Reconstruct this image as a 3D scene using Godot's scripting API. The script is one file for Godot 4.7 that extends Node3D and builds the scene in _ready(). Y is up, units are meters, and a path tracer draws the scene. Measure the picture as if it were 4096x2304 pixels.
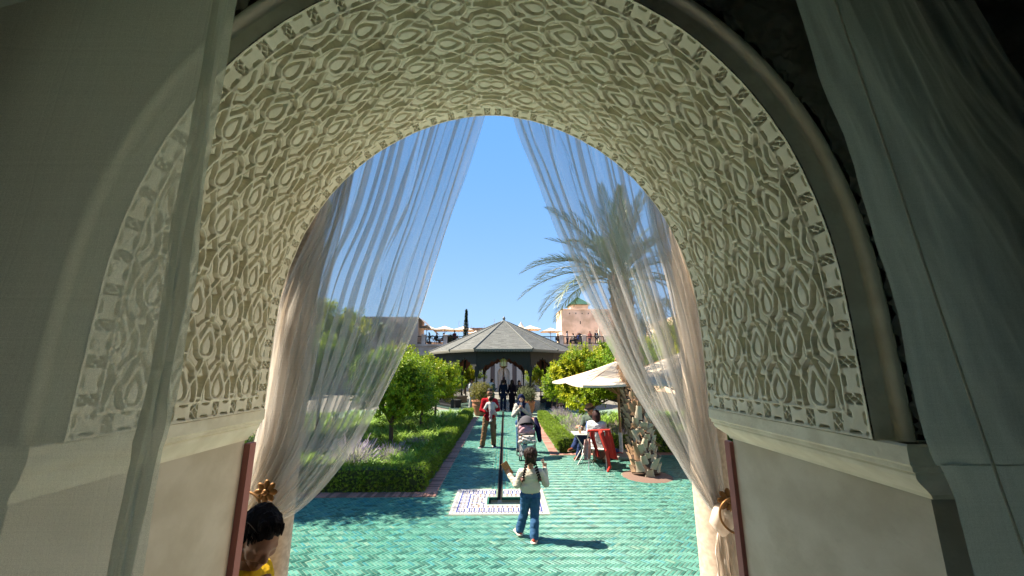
extends Node3D

var taken := {}
var rng := RandomNumberGenerator.new()
var M := {}

func r(a: float, b: float) -> float:
	return rng.randf_range(a, b)

func lin(cr: float, cg: float, cb: float) -> Color:
	return Color(cr, cg, cb).linear_to_srgb()

func numbered(called: String, parent: Node) -> String:
	var k := str(parent.get_instance_id()) + called
	var n: int = taken.get(k, 0)
	taken[k] = n + 1
	return called if n == 0 else "%s_%03d" % [called, n]

func put(o: Node3D, called: String, parent: Node) -> void:
	o.name = numbered(called, parent)
	parent.add_child(o, true)

func tag(o: Node, label: String, category: String, group := "") -> Node:
	o.set_meta("label", label)
	o.set_meta("category", category)
	o.set_meta("kind", "thing")
	if group != "":
		o.set_meta("group", group)
	return o

func thing(called: String, label: String, category: String, at := Vector3.ZERO, turn := 0.0, group := "") -> Node3D:
	var o := Node3D.new()
	put(o, called, self)
	o.position = at
	o.rotation.y = turn
	tag(o, label, category, group)
	return o

func obj(called: String, mesh: Mesh, mat: Material, parent: Node = self) -> MeshInstance3D:
	var o := MeshInstance3D.new()
	o.mesh = mesh
	o.material_override = mat
	put(o, called, parent)
	return o

func struct(called: String, mesh: Mesh, mat: Material, parent: Node = self) -> MeshInstance3D:
	var o := obj(called, mesh, mat, parent)
	o.set_meta("kind", "structure")
	return o

func dup(src: Node3D, at: Vector3, turn: float, label := "", sc := 1.0) -> Node3D:
	var c: Node3D = src.duplicate()
	var base := String(src.name)
	if base.length() > 4 and base[base.length() - 4] == "_" and base.right(3).is_valid_int():
		base = base.left(base.length() - 4)
	c.name = numbered(base, self)
	add_child(c, true)
	c.position = at
	c.rotation.y = turn
	c.scale = Vector3.ONE * sc
	if label != "":
		c.set_meta("label", label)
	return c

func many(called: String, mesh: Mesh, mat: Material, xf: Array, cols: Array, parent: Node) -> MultiMeshInstance3D:
	var mm := MultiMesh.new()
	mm.transform_format = MultiMesh.TRANSFORM_3D
	mm.use_colors = cols.size() > 0
	mm.mesh = mesh
	mm.instance_count = xf.size()
	for i in xf.size():
		mm.set_instance_transform(i, xf[i])
		if cols.size() > 0:
			mm.set_instance_color(i, cols[i])
	var o := MultiMeshInstance3D.new()
	o.multimesh = mm
	o.material_override = mat
	put(o, called, parent)
	o.set_meta("kind", "stuff")
	return o

func noise_tex(freq: float, lo: Color, hi: Color, seed_: int, octaves := 4, normal := false, bump := 4.0, w := 512) -> NoiseTexture2D:
	var f := FastNoiseLite.new()
	f.seed = seed_
	f.frequency = freq
	f.fractal_octaves = octaves
	var t := NoiseTexture2D.new()
	t.width = w
	t.height = w
	t.seamless = true
	t.noise = f
	if normal:
		t.as_normal_map = true
		t.bump_strength = bump
	else:
		var g := Gradient.new()
		g.set_color(0, lo)
		g.set_color(1, hi)
		g.set_offset(0, 0.25)
		g.set_offset(1, 0.75)
		t.color_ramp = g
	return t

func mat(c: Color, rough := 0.8, o := {}) -> StandardMaterial3D:
	var m := StandardMaterial3D.new()
	m.albedo_color = c
	m.roughness = rough
	m.metallic_specular = o.get("spec", 0.5)
	m.metallic = o.get("metal", 0.0)
	m.cull_mode = BaseMaterial3D.CULL_DISABLED
	if o.get("vc", false):
		m.vertex_color_use_as_albedo = true
	if o.has("tex"):
		m.albedo_texture = o.tex
	if o.has("nrm"):
		m.normal_enabled = true
		m.normal_texture = o.nrm
		m.normal_scale = o.get("nscale", 1.0)
	if o.has("tri"):
		m.uv1_triplanar = true
		m.uv1_world_triplanar = o.get("world", true)
		m.uv1_scale = Vector3.ONE * float(o.tri)
	if o.has("back"):
		m.backlight_enabled = true
		m.backlight = o.back
	if o.has("rim"):
		m.rim_enabled = true
		m.rim = o.rim
	if o.has("coat"):
		m.clearcoat_enabled = true
		m.clearcoat = o.coat
		m.clearcoat_roughness = o.get("coatr", 0.1)
	if c.a < 1.0 or o.get("alpha", false):
		m.transparency = BaseMaterial3D.TRANSPARENCY_ALPHA
	return m

# ---- mesh collector: corners are given counter-clockwise as seen from outside
class G:
	var v := PackedVector3Array()
	var n := PackedVector3Array()
	var c := PackedColorArray()
	var u := PackedVector2Array()
	var i := PackedInt32Array()
	var col := Color.WHITE
	var use_uv := false

	func add(p: Vector3, nn: Vector3, uv := Vector2.ZERO) -> int:
		v.append(p)
		n.append(nn)
		c.append(col)
		u.append(uv)
		return v.size() - 1

	func tri(a: Vector3, b: Vector3, d: Vector3) -> void:
		var nn := (b - a).cross(d - a).normalized()
		var k := add(a, nn)
		add(b, nn)
		add(d, nn)
		i.append_array([k, k + 2, k + 1])

	func quad(a: Vector3, b: Vector3, d: Vector3, e: Vector3) -> void:
		var nn := (d - a).cross(e - b).normalized()
		var k := add(a, nn, Vector2(0, 0))
		add(b, nn, Vector2(1, 0))
		add(d, nn, Vector2(1, 1))
		add(e, nn, Vector2(0, 1))
		i.append_array([k, k + 2, k + 1, k, k + 3, k + 2])

	# smooth sheet of nu x nv points (u fastest); uvs optional
	func sheet(pts: PackedVector3Array, nu: int, nv: int, closed := false, uvs := PackedVector2Array(), cols := PackedColorArray()) -> void:
		var base := v.size()
		var nn := PackedVector3Array()
		nn.resize(pts.size())
		var uu := nu if closed else nu - 1
		for y in nv - 1:
			for x in uu:
				var x2 := (x + 1) % nu
				var a := y * nu + x
				var b := y * nu + x2
				var d := (y + 1) * nu + x2
				var e := (y + 1) * nu + x
				var f := (pts[d] - pts[a]).cross(pts[e] - pts[b])
				nn[a] += f
				nn[b] += f
				nn[d] += f
				nn[e] += f
				i.append_array([base + a, base + d, base + b, base + a, base + e, base + d])
		for k in pts.size():
			v.append(pts[k])
			n.append(nn[k].normalized())
			c.append(cols[k] if cols.size() > 0 else col)
			u.append(uvs[k] if uvs.size() > 0 else Vector2.ZERO)

	func box(ce: Vector3, s: Vector3, b := Basis.IDENTITY) -> void:
		var h := s * 0.5
		var q := []
		for k in 8:
			q.append(ce + b * Vector3(h.x if k & 1 else -h.x, h.y if k & 2 else -h.y, h.z if k & 4 else -h.z))
		quad(q[4], q[5], q[7], q[6])
		quad(q[1], q[0], q[2], q[3])
		quad(q[5], q[1], q[3], q[7])
		quad(q[0], q[4], q[6], q[2])
		quad(q[6], q[7], q[3], q[2])
		quad(q[0], q[1], q[5], q[4])

	# box with chamfered top edge (y up in b)
	func slab(ce: Vector3, s: Vector3, ch: float, b := Basis.IDENTITY) -> void:
		var h := s * 0.5
		var lo := []
		var mi := []
		var hi := []
		for k in [Vector2(-1, 1), Vector2(1, 1), Vector2(1, -1), Vector2(-1, -1)]:
			lo.append(ce + b * Vector3(k.x * h.x, -h.y, k.y * h.z))
			mi.append(ce + b * Vector3(k.x * h.x, h.y - ch, k.y * h.z))
			hi.append(ce + b * Vector3(k.x * (h.x - ch), h.y, k.y * (h.z - ch)))
		for k in 4:
			var m := (k + 1) % 4
			quad(lo[k], lo[m], mi[m], mi[k])
			quad(mi[k], mi[m], hi[m], hi[k])
		quad(hi[0], hi[1], hi[2], hi[3])
		quad(lo[3], lo[2], lo[1], lo[0])

	func tube(pts: Array, rad: Array, sides := 8, caps := true) -> void:
		var ps := PackedVector3Array()
		var prev := Vector3.ZERO
		for k in pts.size():
			var t: Vector3 = (pts[mini(k + 1, pts.size() - 1)] - pts[maxi(k - 1, 0)]).normalized()
			var a := prev - t * prev.dot(t)
			if a.length() < 0.01:
				a = t.cross(Vector3.UP if absf(t.y) < 0.9 else Vector3.RIGHT)
			a = a.normalized()
			prev = a
			var b := t.cross(a)
			var rr: float = rad[k] if k < rad.size() else rad[rad.size() - 1]
			for s in sides:
				var an := TAU * s / sides
				ps.append(pts[k] + (a * cos(an) + b * sin(an)) * rr)
		sheet(ps, sides, pts.size(), true)
		if caps:
			for e in [0, pts.size() - 1]:
				for s in range(1, sides - 1):
					var o: int = e * sides
					if e == 0:
						tri(ps[o], ps[o + s + 1], ps[o + s])
					else:
						tri(ps[o], ps[o + s], ps[o + s + 1])

	func lathe(prof: Array, sides: int, at := Vector3.ZERO, b := Basis.IDENTITY) -> void:
		var ps := PackedVector3Array()
		for p in prof:
			for s in sides:
				var an := -TAU * s / sides
				ps.append(at + b * Vector3(cos(an) * p.x, p.y, sin(an) * p.x))
		sheet(ps, sides, prof.size(), true)

	func ball(ce: Vector3, s: Vector3, b := Basis.IDENTITY, nu := 12, nv := 8) -> void:
		var ps := PackedVector3Array()
		for y in nv + 1:
			var t := PI * (float(y) / nv - 0.5)
			for x in nu:
				var an := -TAU * x / nu
				ps.append(ce + b * Vector3(cos(an) * cos(t) * s.x, sin(t) * s.y, sin(an) * cos(t) * s.z))
		sheet(ps, nu, nv + 1, true)

	func mesh() -> ArrayMesh:
		var a := []
		a.resize(Mesh.ARRAY_MAX)
		a[Mesh.ARRAY_VERTEX] = v
		a[Mesh.ARRAY_NORMAL] = n
		a[Mesh.ARRAY_COLOR] = c
		if use_uv:
			a[Mesh.ARRAY_TEX_UV] = u
		a[Mesh.ARRAY_INDEX] = i
		var m := ArrayMesh.new()
		m.add_surface_from_arrays(Mesh.PRIMITIVE_TRIANGLES, a)
		return m

	# tapered, optionally flattened capsules joined with a smooth minimum and meshed as surface nets
	# bone: [a, b, ra, rb] or [a, b, ra, rb, axis, factor] (factor > 1 flattens along axis)
	func blob(bones: Array, cell: float, k := 0.03) -> void:
		var lo := Vector3.ONE * 1e9
		var hi := -lo
		for bo in bones:
			var rm: float = maxf(bo[2], bo[3])
			for e in 2:
				lo = lo.min(bo[e] - Vector3.ONE * rm)
				hi = hi.max(bo[e] + Vector3.ONE * rm)
		var pad := cell * 3.0 + k
		lo -= Vector3.ONE * pad
		hi += Vector3.ONE * pad
		var nx := int((hi.x - lo.x) / cell) + 2
		var ny := int((hi.y - lo.y) / cell) + 2
		var nz := int((hi.z - lo.z) / cell) + 2
		var f := PackedFloat32Array()
		f.resize(nx * ny * nz)
		f.fill(1.0)
		for bo in bones:
			var a: Vector3 = bo[0]
			var b: Vector3 = bo[1]
			var ra: float = bo[2]
			var rb: float = bo[3]
			var flat: bool = bo.size() > 4
			var ax: Vector3 = bo[4].normalized() if flat else Vector3.UP
			var fac: float = bo[5] if flat else 1.0
			var rm := maxf(ra, rb) + pad
			var l0 := ((a.min(b) - Vector3.ONE * rm - lo) / cell).floor()
			var h0 := ((a.max(b) + Vector3.ONE * rm - lo) / cell).ceil()
			var x0 := maxi(0, int(l0.x))
			var x1 := mini(nx, int(h0.x))
			var ab := b - a
			if flat:
				ab += ax * (ab.dot(ax) * (fac - 1.0))
			var il := 1.0 / maxf(ab.length_squared(), 1e-9)
			for z in range(maxi(0, int(l0.z)), mini(nz, int(h0.z))):
				for y in range(maxi(0, int(l0.y)), mini(ny, int(h0.y))):
					var o := (z * ny + y) * nx
					var p := lo + Vector3(x0, y, z) * cell - a
					for x in range(x0, x1):
						var q := p
						if flat:
							q += ax * (q.dot(ax) * (fac - 1.0))
						var t := clampf(q.dot(ab) * il, 0.0, 1.0)
						var d := (q - ab * t).length() - lerpf(ra, rb, t)
						var e := f[o + x]
						var hh := k - absf(d - e)
						d = minf(d, e)
						if hh > 0.0:
							d -= hh * hh / k * 0.25
						f[o + x] = d
						p.x += cell
		var idx := PackedInt32Array()
		idx.resize(f.size())
		idx.fill(-1)
		var sx := 1
		var sy := nx
		var sz := nx * ny
		var offs := [0, sx, sy, sx + sy, sz, sz + sx, sz + sy, sz + sx + sy]
		var base := v.size()
		for z in nz - 1:
			for y in ny - 1:
				var o := z * sz + y * sy
				for x in nx - 1:
					var c0 := f[o + x]
					if c0 > cell * 2.0 or c0 < -cell * 2.0:
						continue
					var at := o + x
					var f1 := f[at + 1]
					var f2 := f[at + sy]
					var f3 := f[at + sy + 1]
					var f4 := f[at + sz]
					var f5 := f[at + sz + 1]
					var f6 := f[at + sz + sy]
					var f7 := f[at + sz + sy + 1]
					var cnt := int(c0 < 0.0) + int(f1 < 0.0) + int(f2 < 0.0) + int(f3 < 0.0) + int(f4 < 0.0) + int(f5 < 0.0) + int(f6 < 0.0) + int(f7 < 0.0)
					if cnt == 0 or cnt == 8:
						continue
					# trilinear gradient at the middle, then one step onto the surface
					var gx := (f1 + f3 + f5 + f7 - c0 - f2 - f4 - f6) * 0.25
					var gy := (f2 + f3 + f6 + f7 - c0 - f1 - f4 - f5) * 0.25
					var gz := (f4 + f5 + f6 + f7 - c0 - f1 - f2 - f3) * 0.25
					var mid := (c0 + f1 + f2 + f3 + f4 + f5 + f6 + f7) * 0.125
					var gr := Vector3(gx, gy, gz)
					var st := gr * (-mid / maxf(gr.length_squared(), 1e-9))
					st = st.clamp(Vector3.ONE * -0.5, Vector3.ONE * 0.5)
					idx[at] = v.size()
					v.append(lo + (Vector3(x, y, z) + Vector3.ONE * 0.5 + st) * cell)
					n.append(gr.normalized())
					c.append(col)
					u.append(Vector2.ZERO)
		for z in range(1, nz - 1):
			for y in range(1, ny - 1):
				var o := z * sz + y * sy
				for x in range(1, nx - 1):
					var at := o + x
					if idx[at] < 0 and absf(f[at]) > cell * 2.0:
						continue
					var s0 := f[at] < 0.0
					if s0 != (f[at + 1] < 0.0):
						_q(idx[at], idx[at - sy], idx[at - sy - sz], idx[at - sz], s0)
					if s0 != (f[at + sy] < 0.0):
						_q(idx[at], idx[at - sz], idx[at - sz - sx], idx[at - sx], s0)
					if s0 != (f[at + sz] < 0.0):
						_q(idx[at], idx[at - sx], idx[at - sx - sy], idx[at - sy], s0)

	# soft creases: shifts points along their normals and tilts the normals to match
	func wrinkle(amp: float, freq: float, seed_: int, from := 0, stretch := Vector3.ONE) -> void:
		var nz := FastNoiseLite.new()
		nz.seed = seed_
		nz.frequency = freq
		nz.fractal_octaves = 3
		var e := 0.006
		for k in range(from, v.size()):
			var p := v[k] * stretch
			var f0 := nz.get_noise_3dv(p)
			var gr := Vector3(nz.get_noise_3dv(p + Vector3(e, 0, 0)) - f0, nz.get_noise_3dv(p + Vector3(0, e, 0)) - f0, nz.get_noise_3dv(p + Vector3(0, 0, e)) - f0) / e * amp * stretch
			v[k] += n[k] * f0 * amp
			n[k] = (n[k] - (gr - n[k] * gr.dot(n[k]))).normalized()

	func _q(a: int, b: int, d: int, e: int, s: bool) -> void:
		if a < 0 or b < 0 or d < 0 or e < 0:
			return
		if s:
			i.append_array([a, d, b, a, e, d])
		else:
			i.append_array([a, b, d, a, d, e])

func _ready() -> void:
	rng.seed = 20240
	# ---- camera
	var cam := Camera3D.new()
	cam.name = "camera"
	cam.fov = 74.66
	cam.near = 0.05
	cam.far = 600.0
	add_child(cam)
	cam.position = Vector3(0, 2.3, 0)
	cam.rotation = Vector3(atan(205.0 / 950.0), -deg_to_rad(1.06), 0)
	cam.current = true
	# ---- sky, sun, exposure
	var sm := ProceduralSkyMaterial.new()
	sm.sky_top_color = Color(0.37, 0.59, 0.84)
	sm.sky_horizon_color = Color(0.65, 0.775, 0.89)
	sm.sky_curve = 0.2
	sm.ground_bottom_color = Color(0.35, 0.32, 0.27)
	sm.ground_horizon_color = Color(0.55, 0.6, 0.62)
	sm.sun_angle_max = 25.0
	var sky := Sky.new()
	sky.sky_material = sm
	var env := Environment.new()
	env.background_mode = Environment.BG_SKY
	env.sky = sky
	env.background_energy_multiplier = 0.43
	env.tonemap_mode = Environment.TONE_MAPPER_LINEAR
	env.tonemap_exposure = 3.7
	env.ambient_light_source = Environment.AMBIENT_SOURCE_SKY
	env.sdfgi_enabled = true
	env.ssao_enabled = true
	env.ssil_enabled = true
	var we := WorldEnvironment.new()
	we.name = "world"
	we.environment = env
	add_child(we)
	var sun := DirectionalLight3D.new()
	sun.name = "sun"
	sun.light_energy = 1.6
	sun.light_color = Color(1.0, 0.95, 0.87)
	sun.light_angular_distance = 0.5
	sun.shadow_enabled = true
	add_child(sun)
	sun.look_at_from_position(Vector3.ZERO, Vector3(0.612, -0.772, 0.155))
	materials()
	ground()
	archway()
	portico()
	room_curtains()
	porch_curtains()
	paving()
	beds()
	pavilion()
	terrace()
	surroundings()
	people()
	cafe()
	small_things()

func materials() -> void:
	var blot := noise_tex(0.012, Color(0.80, 0.80, 0.80), Color(1, 1, 1), 3, 5)
	var fine := noise_tex(0.05, Color(0.86, 0.86, 0.86), Color(1, 1, 1), 8, 4)
	var rough_n := noise_tex(0.06, Color.BLACK, Color.WHITE, 5, 5, true, 3.0)
	var stain := noise_tex(0.008, Color(0.86, 0.85, 0.82), Color(1, 1, 1), 17, 6)
	M.blot = blot
	var subtle := noise_tex(0.010, Color(0.93, 0.92, 0.90), Color(1, 1, 1), 27, 6)
	M.fine = fine
	M.rough_n = rough_n
	M.plaster = mat(lin(0.93, 0.88, 0.69), 0.85, {"tex": subtle, "nrm": rough_n, "nscale": 0.35, "tri": 1.3})
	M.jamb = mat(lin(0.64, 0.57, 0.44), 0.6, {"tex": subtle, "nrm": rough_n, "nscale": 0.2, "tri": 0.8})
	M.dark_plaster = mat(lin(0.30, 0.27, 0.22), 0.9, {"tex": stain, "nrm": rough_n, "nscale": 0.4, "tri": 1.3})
	M.room = mat(lin(0.22, 0.2, 0.17), 0.9, {"tex": blot, "tri": 0.5})
	M.cream = mat(lin(0.5, 0.4, 0.31), 0.7, {"tex": fine, "tri": 1.0})
	M.red_paint = mat(lin(0.36, 0.13, 0.11), 0.6)
	M.marble = mat(lin(0.8, 0.79, 0.74), 0.35, {"tex": blot, "tri": 0.6})
	M.brass = mat(lin(0.20, 0.10, 0.035), 0.5, {"metal": 0.7, "nrm": rough_n, "nscale": 0.2, "tri": 8.0})
	M.soil = mat(lin(0.10, 0.075, 0.05), 1.0, {"tex": fine, "nrm": rough_n, "tri": 1.5})
	M.grout = mat(lin(0.15, 0.225, 0.165), 0.9, {"tex": stain, "tri": 0.7})
	M.tile = mat(Color.WHITE, 0.34, {"vc": true, "spec": 0.22, "nrm": rough_n, "nscale": 0.12, "tri": 5.0})
	M.vc = mat(Color.WHITE, 0.75, {"vc": true})
	M.cloth = mat(Color.WHITE, 0.9, {"vc": true, "nrm": rough_n, "nscale": 0.35, "tri": 9.0, "spec": 0.2})
	M.skin = mat(Color.WHITE, 0.55, {"vc": true, "spec": 0.35})
	M.hair = mat(lin(0.018, 0.012, 0.010), 0.6, {"spec": 0.2, "nrm": rough_n, "nscale": 0.6, "tri": 12.0})
	M.black = mat(lin(0.02, 0.02, 0.022), 0.45)
	M.steel = mat(lin(0.5, 0.5, 0.5), 0.35, {"metal": 0.8})
	M.leaf = mat(Color.WHITE, 0.42, {"vc": true, "back": Color(0.8, 0.8, 0.8), "spec": 0.25})
	M.bark = mat(lin(0.10, 0.075, 0.055), 0.95, {"tex": fine, "nrm": rough_n, "nscale": 1.0, "tri": 4.0})
	M.terrace = mat(lin(0.50, 0.43, 0.38), 0.9, {"tex": stain, "nrm": rough_n, "nscale": 0.3, "tri": 0.15})
	M.pink = mat(lin(0.78, 0.58, 0.43), 0.9, {"tex": stain, "nrm": rough_n, "nscale": 0.3, "tri": 0.12})
	M.white = mat(lin(0.62, 0.60, 0.56), 0.8, {"tex": fine, "tri": 0.6})
	M.canvas = mat(lin(0.58, 0.50, 0.40), 0.85, {"back": Color(0.25, 0.22, 0.18), "tex": subtle, "tri": 0.5})
	M.wood = mat(lin(0.36, 0.19, 0.08), 0.6, {"tex": fine, "tri": 3.0})
	M.dark_green = mat(lin(0.012, 0.014, 0.010), 0.8, {"tex": fine, "tri": 1.5})
	M.door_white = mat(lin(0.40, 0.39, 0.37), 0.8, {"tex": fine, "tri": 0.6})
	M.terracotta = mat(lin(0.34, 0.14, 0.075), 0.85, {"tex": stain, "nrm": rough_n, "nscale": 0.4, "tri": 2.0})

# ---------- the arch outline, from the right springing over the crown to the left one
const AX := -0.071
var arch_p := PackedVector2Array()
var arch_s := PackedFloat32Array()
var arch_len := 0.0

func arch_setup() -> void:
	var half := [Vector2(1.028, 2.125), Vector2(1.028, 2.42), Vector2(1.020, 2.63), Vector2(0.99, 2.805), Vector2(0.93, 2.995), Vector2(0.82, 3.195), Vector2(0.665, 3.375), Vector2(0.49, 3.505), Vector2(0.29, 3.602), Vector2(0.12, 3.646), Vector2(0, 3.656)]
	var cv := Curve2D.new()
	var pts := []
	for p in half:
		pts.append(Vector2(AX + p.x, p.y))
	for k in range(half.size() - 2, -1, -1):
		pts.append(Vector2(AX - half[k].x, half[k].y))
	for k in pts.size():
		var t: Vector2 = (pts[mini(k + 1, pts.size() - 1)] - pts[maxi(k - 1, 0)]) / 6.0
		var l0: float = (pts[k] - pts[maxi(k - 1, 0)]).length()
		var l1: float = (pts[mini(k + 1, pts.size() - 1)] - pts[k]).length()
		var td: Vector2 = t.normalized()
		cv.add_point(pts[k], -td * l0 / 3.0, td * l1 / 3.0)
	cv.bake_interval = 0.004
	arch_len = cv.get_baked_length()
	M.arch_curve = cv

# point and direction into the wall at arc length s
func arch_at(s: float) -> Array:
	var cv: Curve2D = M.arch_curve
	var p := cv.sample_baked(clampf(s, 0, arch_len), true)
	var a := cv.sample_baked(clampf(s - 0.02, 0, arch_len), true)
	var b := cv.sample_baked(clampf(s + 0.02, 0, arch_len), true)
	var t := (b - a).normalized()
	return [p, Vector2(t.y, -t.x)]

static func seg_d(p: Vector2, a: Vector2, b: Vector2) -> float:
	var ab := b - a
	var t := clampf((p - a).dot(ab) / maxf(ab.length_squared(), 1e-9), 0, 1)
	return p.distance_to(a + ab * t)

const CW := 0.165
const CH := 0.150
var tile_h := PackedFloat32Array()
const TN := 56
const TV := 100

# one cell of the carved drop-and-tendril pattern, half-drop repeat, heights in metres
func carve_table() -> void:
	var sc := Vector2(CW, CH)
	var drop := PackedVector2Array()
	for q in [[0, 0.0], [0.09, 0.025], [0.165, 0.11], [0.195, 0.25], [0.165, 0.42], [0.085, 0.58], [0.0, 0.74]]:
		drop.append(Vector2(q[0], q[1]) * sc)
	for k in range(drop.size() - 2, 0, -1):
		drop.append(Vector2(-drop[k].x, drop[k].y))
	var inner := PackedVector2Array()
	for p in drop:
		inner.append((p - Vector2(0, 0.27) * sc) * Vector2(0.70, 0.80) + Vector2(0, 0.255) * sc)
	var lines := []
	var path := func(ps: Array, w0: float, w1: float):
		for sgn in [-1.0, 1.0]:
			for k in ps.size() - 1:
				lines.append([Vector2(ps[k][0] * sgn, ps[k][1]) * sc, Vector2(ps[k + 1][0] * sgn, ps[k + 1][1]) * sc, lerpf(w0, w1, float(k) / (ps.size() - 1))])
	for k in drop.size():
		lines.append([drop[k], drop[(k + 1) % drop.size()], 0.0058])
	path.call([[0.5, 1.03], [0.46, 0.88], [0.385, 0.72], [0.31, 0.58], [0.245, 0.44], [0.205, 0.28]], 0.0048, 0.0062)
	path.call([[0.21, 0.40], [0.12, 0.62], [0.0, 0.88]], 0.0038, 0.0038)
	path.call([[0.335, 0.66], [0.27, 0.78], [0.18, 0.885], [0.11, 0.93], [0.07, 0.935]], 0.0054, 0.0054)
	path.call([[0.075, 0.93], [0.07, 1.02], [0.10, 1.07], [0.075, 1.14], [0.085, 1.28], [0.12, 1.45], [0.165, 1.58], [0.225, 1.68]], 0.0052, 0.0056)
	lines.append([Vector2(-0.06, 1.085) * sc, Vector2(0.06, 1.085) * sc, 0.006])
	tile_h.resize(TN * TV)
	var bt := PackedFloat32Array()
	var dt := PackedFloat32Array()
	bt.resize(TN * TV)
	dt.resize(TN * TV)
	var offs := []
	for a in range(-2, 3):
		for b in range(-3, 4):
			offs.append(Vector2(a + (0.5 if posmod(b, 2) == 1 else 0.0), b))
	for y in TV:
		for x in TN:
			var p := Vector2(float(x) / TN, 2.0 * y / TV) * sc
			var band := 0.0
			var deep := 0.0
			for o in offs:
				var q: Vector2 = p - o * sc
				if absf(q.x) > 0.6 * CW or q.y < -0.2 * CH or q.y > 1.85 * CH:
					continue
				for l in lines:
					var d := seg_d(q, l[0], l[1])
					band = maxf(band, 1.0 - smoothstep(l[2] - 0.0008, l[2] + 0.0024, d))
				var dp := 0.0
				if Geometry2D.is_point_in_polygon(q, drop):
					dp = 1.0
					if Geometry2D.is_point_in_polygon(q, inner):
						var dd := 1.0
						for k in inner.size():
							dd = minf(dd, seg_d(q, inner[k], inner[(k + 1) % inner.size()]))
						dp = 1.0 - 2.0 * smoothstep(0.0, 0.0055, dd)
				if absf(q.x) < 0.06 * CW + maxf(0.0, q.y / CH - 1.14) * 0.16 * CW and q.y > 0.94 * CH and q.y < 1.60 * CH:
					dp = maxf(dp, 0.9)
				if absf(dp) > absf(deep):
					deep = dp
			bt[y * TN + x] = band
			dt[y * TN + x] = deep
	# slant cut: each ridge rises from a trench cut on its lower, inner side
	var dir := Vector2(0.80, 0.60)
	for y in TV:
		for x in TN:
			var p := Vector2(float(x) / TN, 2.0 * y / TV) * sc
			var tr := 0.0
			for k in range(1, 11):
				var q := (p + dir * (k * 0.001)) / sc
				var v: float = bt[(int(roundf(q.y * 0.5 * TV)) % TV + TV) % TV * TN + (int(roundf(q.x * TN)) % TN + TN) % TN]
				tr = maxf(tr, v * (1.0 - maxf(0.0, k - 3.0) / 8.0))
			var q2 := (p - dir * 0.002) / sc
			var v2: float = bt[(int(roundf(q2.y * 0.5 * TV)) % TV + TV) % TV * TN + (int(roundf(q2.x * TN)) % TN + TN) % TN]
			tr = maxf(tr, v2 * 0.5)
			var deep := dt[y * TN + x]
			var gr := 0.0135 - 0.028 * tr
			if deep > 0.0:
				gr = minf(gr, lerpf(0.0135, -0.011, clampf(deep, 0, 1)))
			elif deep < 0.0:
				gr = 0.004 - 0.013 * deep
			tile_h[y * TN + x] = lerpf(gr, 0.0185, bt[y * TN + x])

func carve(u: float, v: float) -> float:
	var x := fposmod(u, 1.0) * TN
	var y := fposmod(v, 2.0) * TV * 0.5
	var x0 := int(x) % TN
	var y0 := int(y) % TV
	var x1 := (x0 + 1) % TN
	var y1 := (y0 + 1) % TV
	var fx := x - floorf(x)
	var fy := y - floorf(y)
	return lerpf(lerpf(tile_h[y0 * TN + x0], tile_h[y0 * TN + x1], fx), lerpf(tile_h[y1 * TN + x0], tile_h[y1 * TN + x1], fx), fy)

# the pierced border: rails, lozenges with corner holes, plates with lens holes
func border(ac: float, along: float) -> float:
	var aa := absf(ac)
	if aa > 0.72:
		return 0.016
	var bb := absf(fposmod(along / 0.098, 1.0) - 0.5) * 2.0
	bb = 1.0 - bb
	var h := 0.013
	if bb < 0.30:
		var q := aa / 0.42 + bb / 0.17
		var arm := absf(absf(aa - 0.42) * 0.62 - bb)
		h = 0.014 if absf(q - 1.0) < 0.24 or (arm < 0.07 and q > 1.0) or bb > 0.265 + 0.03 * (1.0 - aa) else -0.010
	else:
		var e := Vector2((aa - 0.72) / 0.19, (bb - 1.0) / 0.34).length()
		if e < 1.0:
			h = -0.006
	return h

const Z_NEAR := -1.008
const Z_FAR := -1.8
const BW := 0.066

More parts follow.
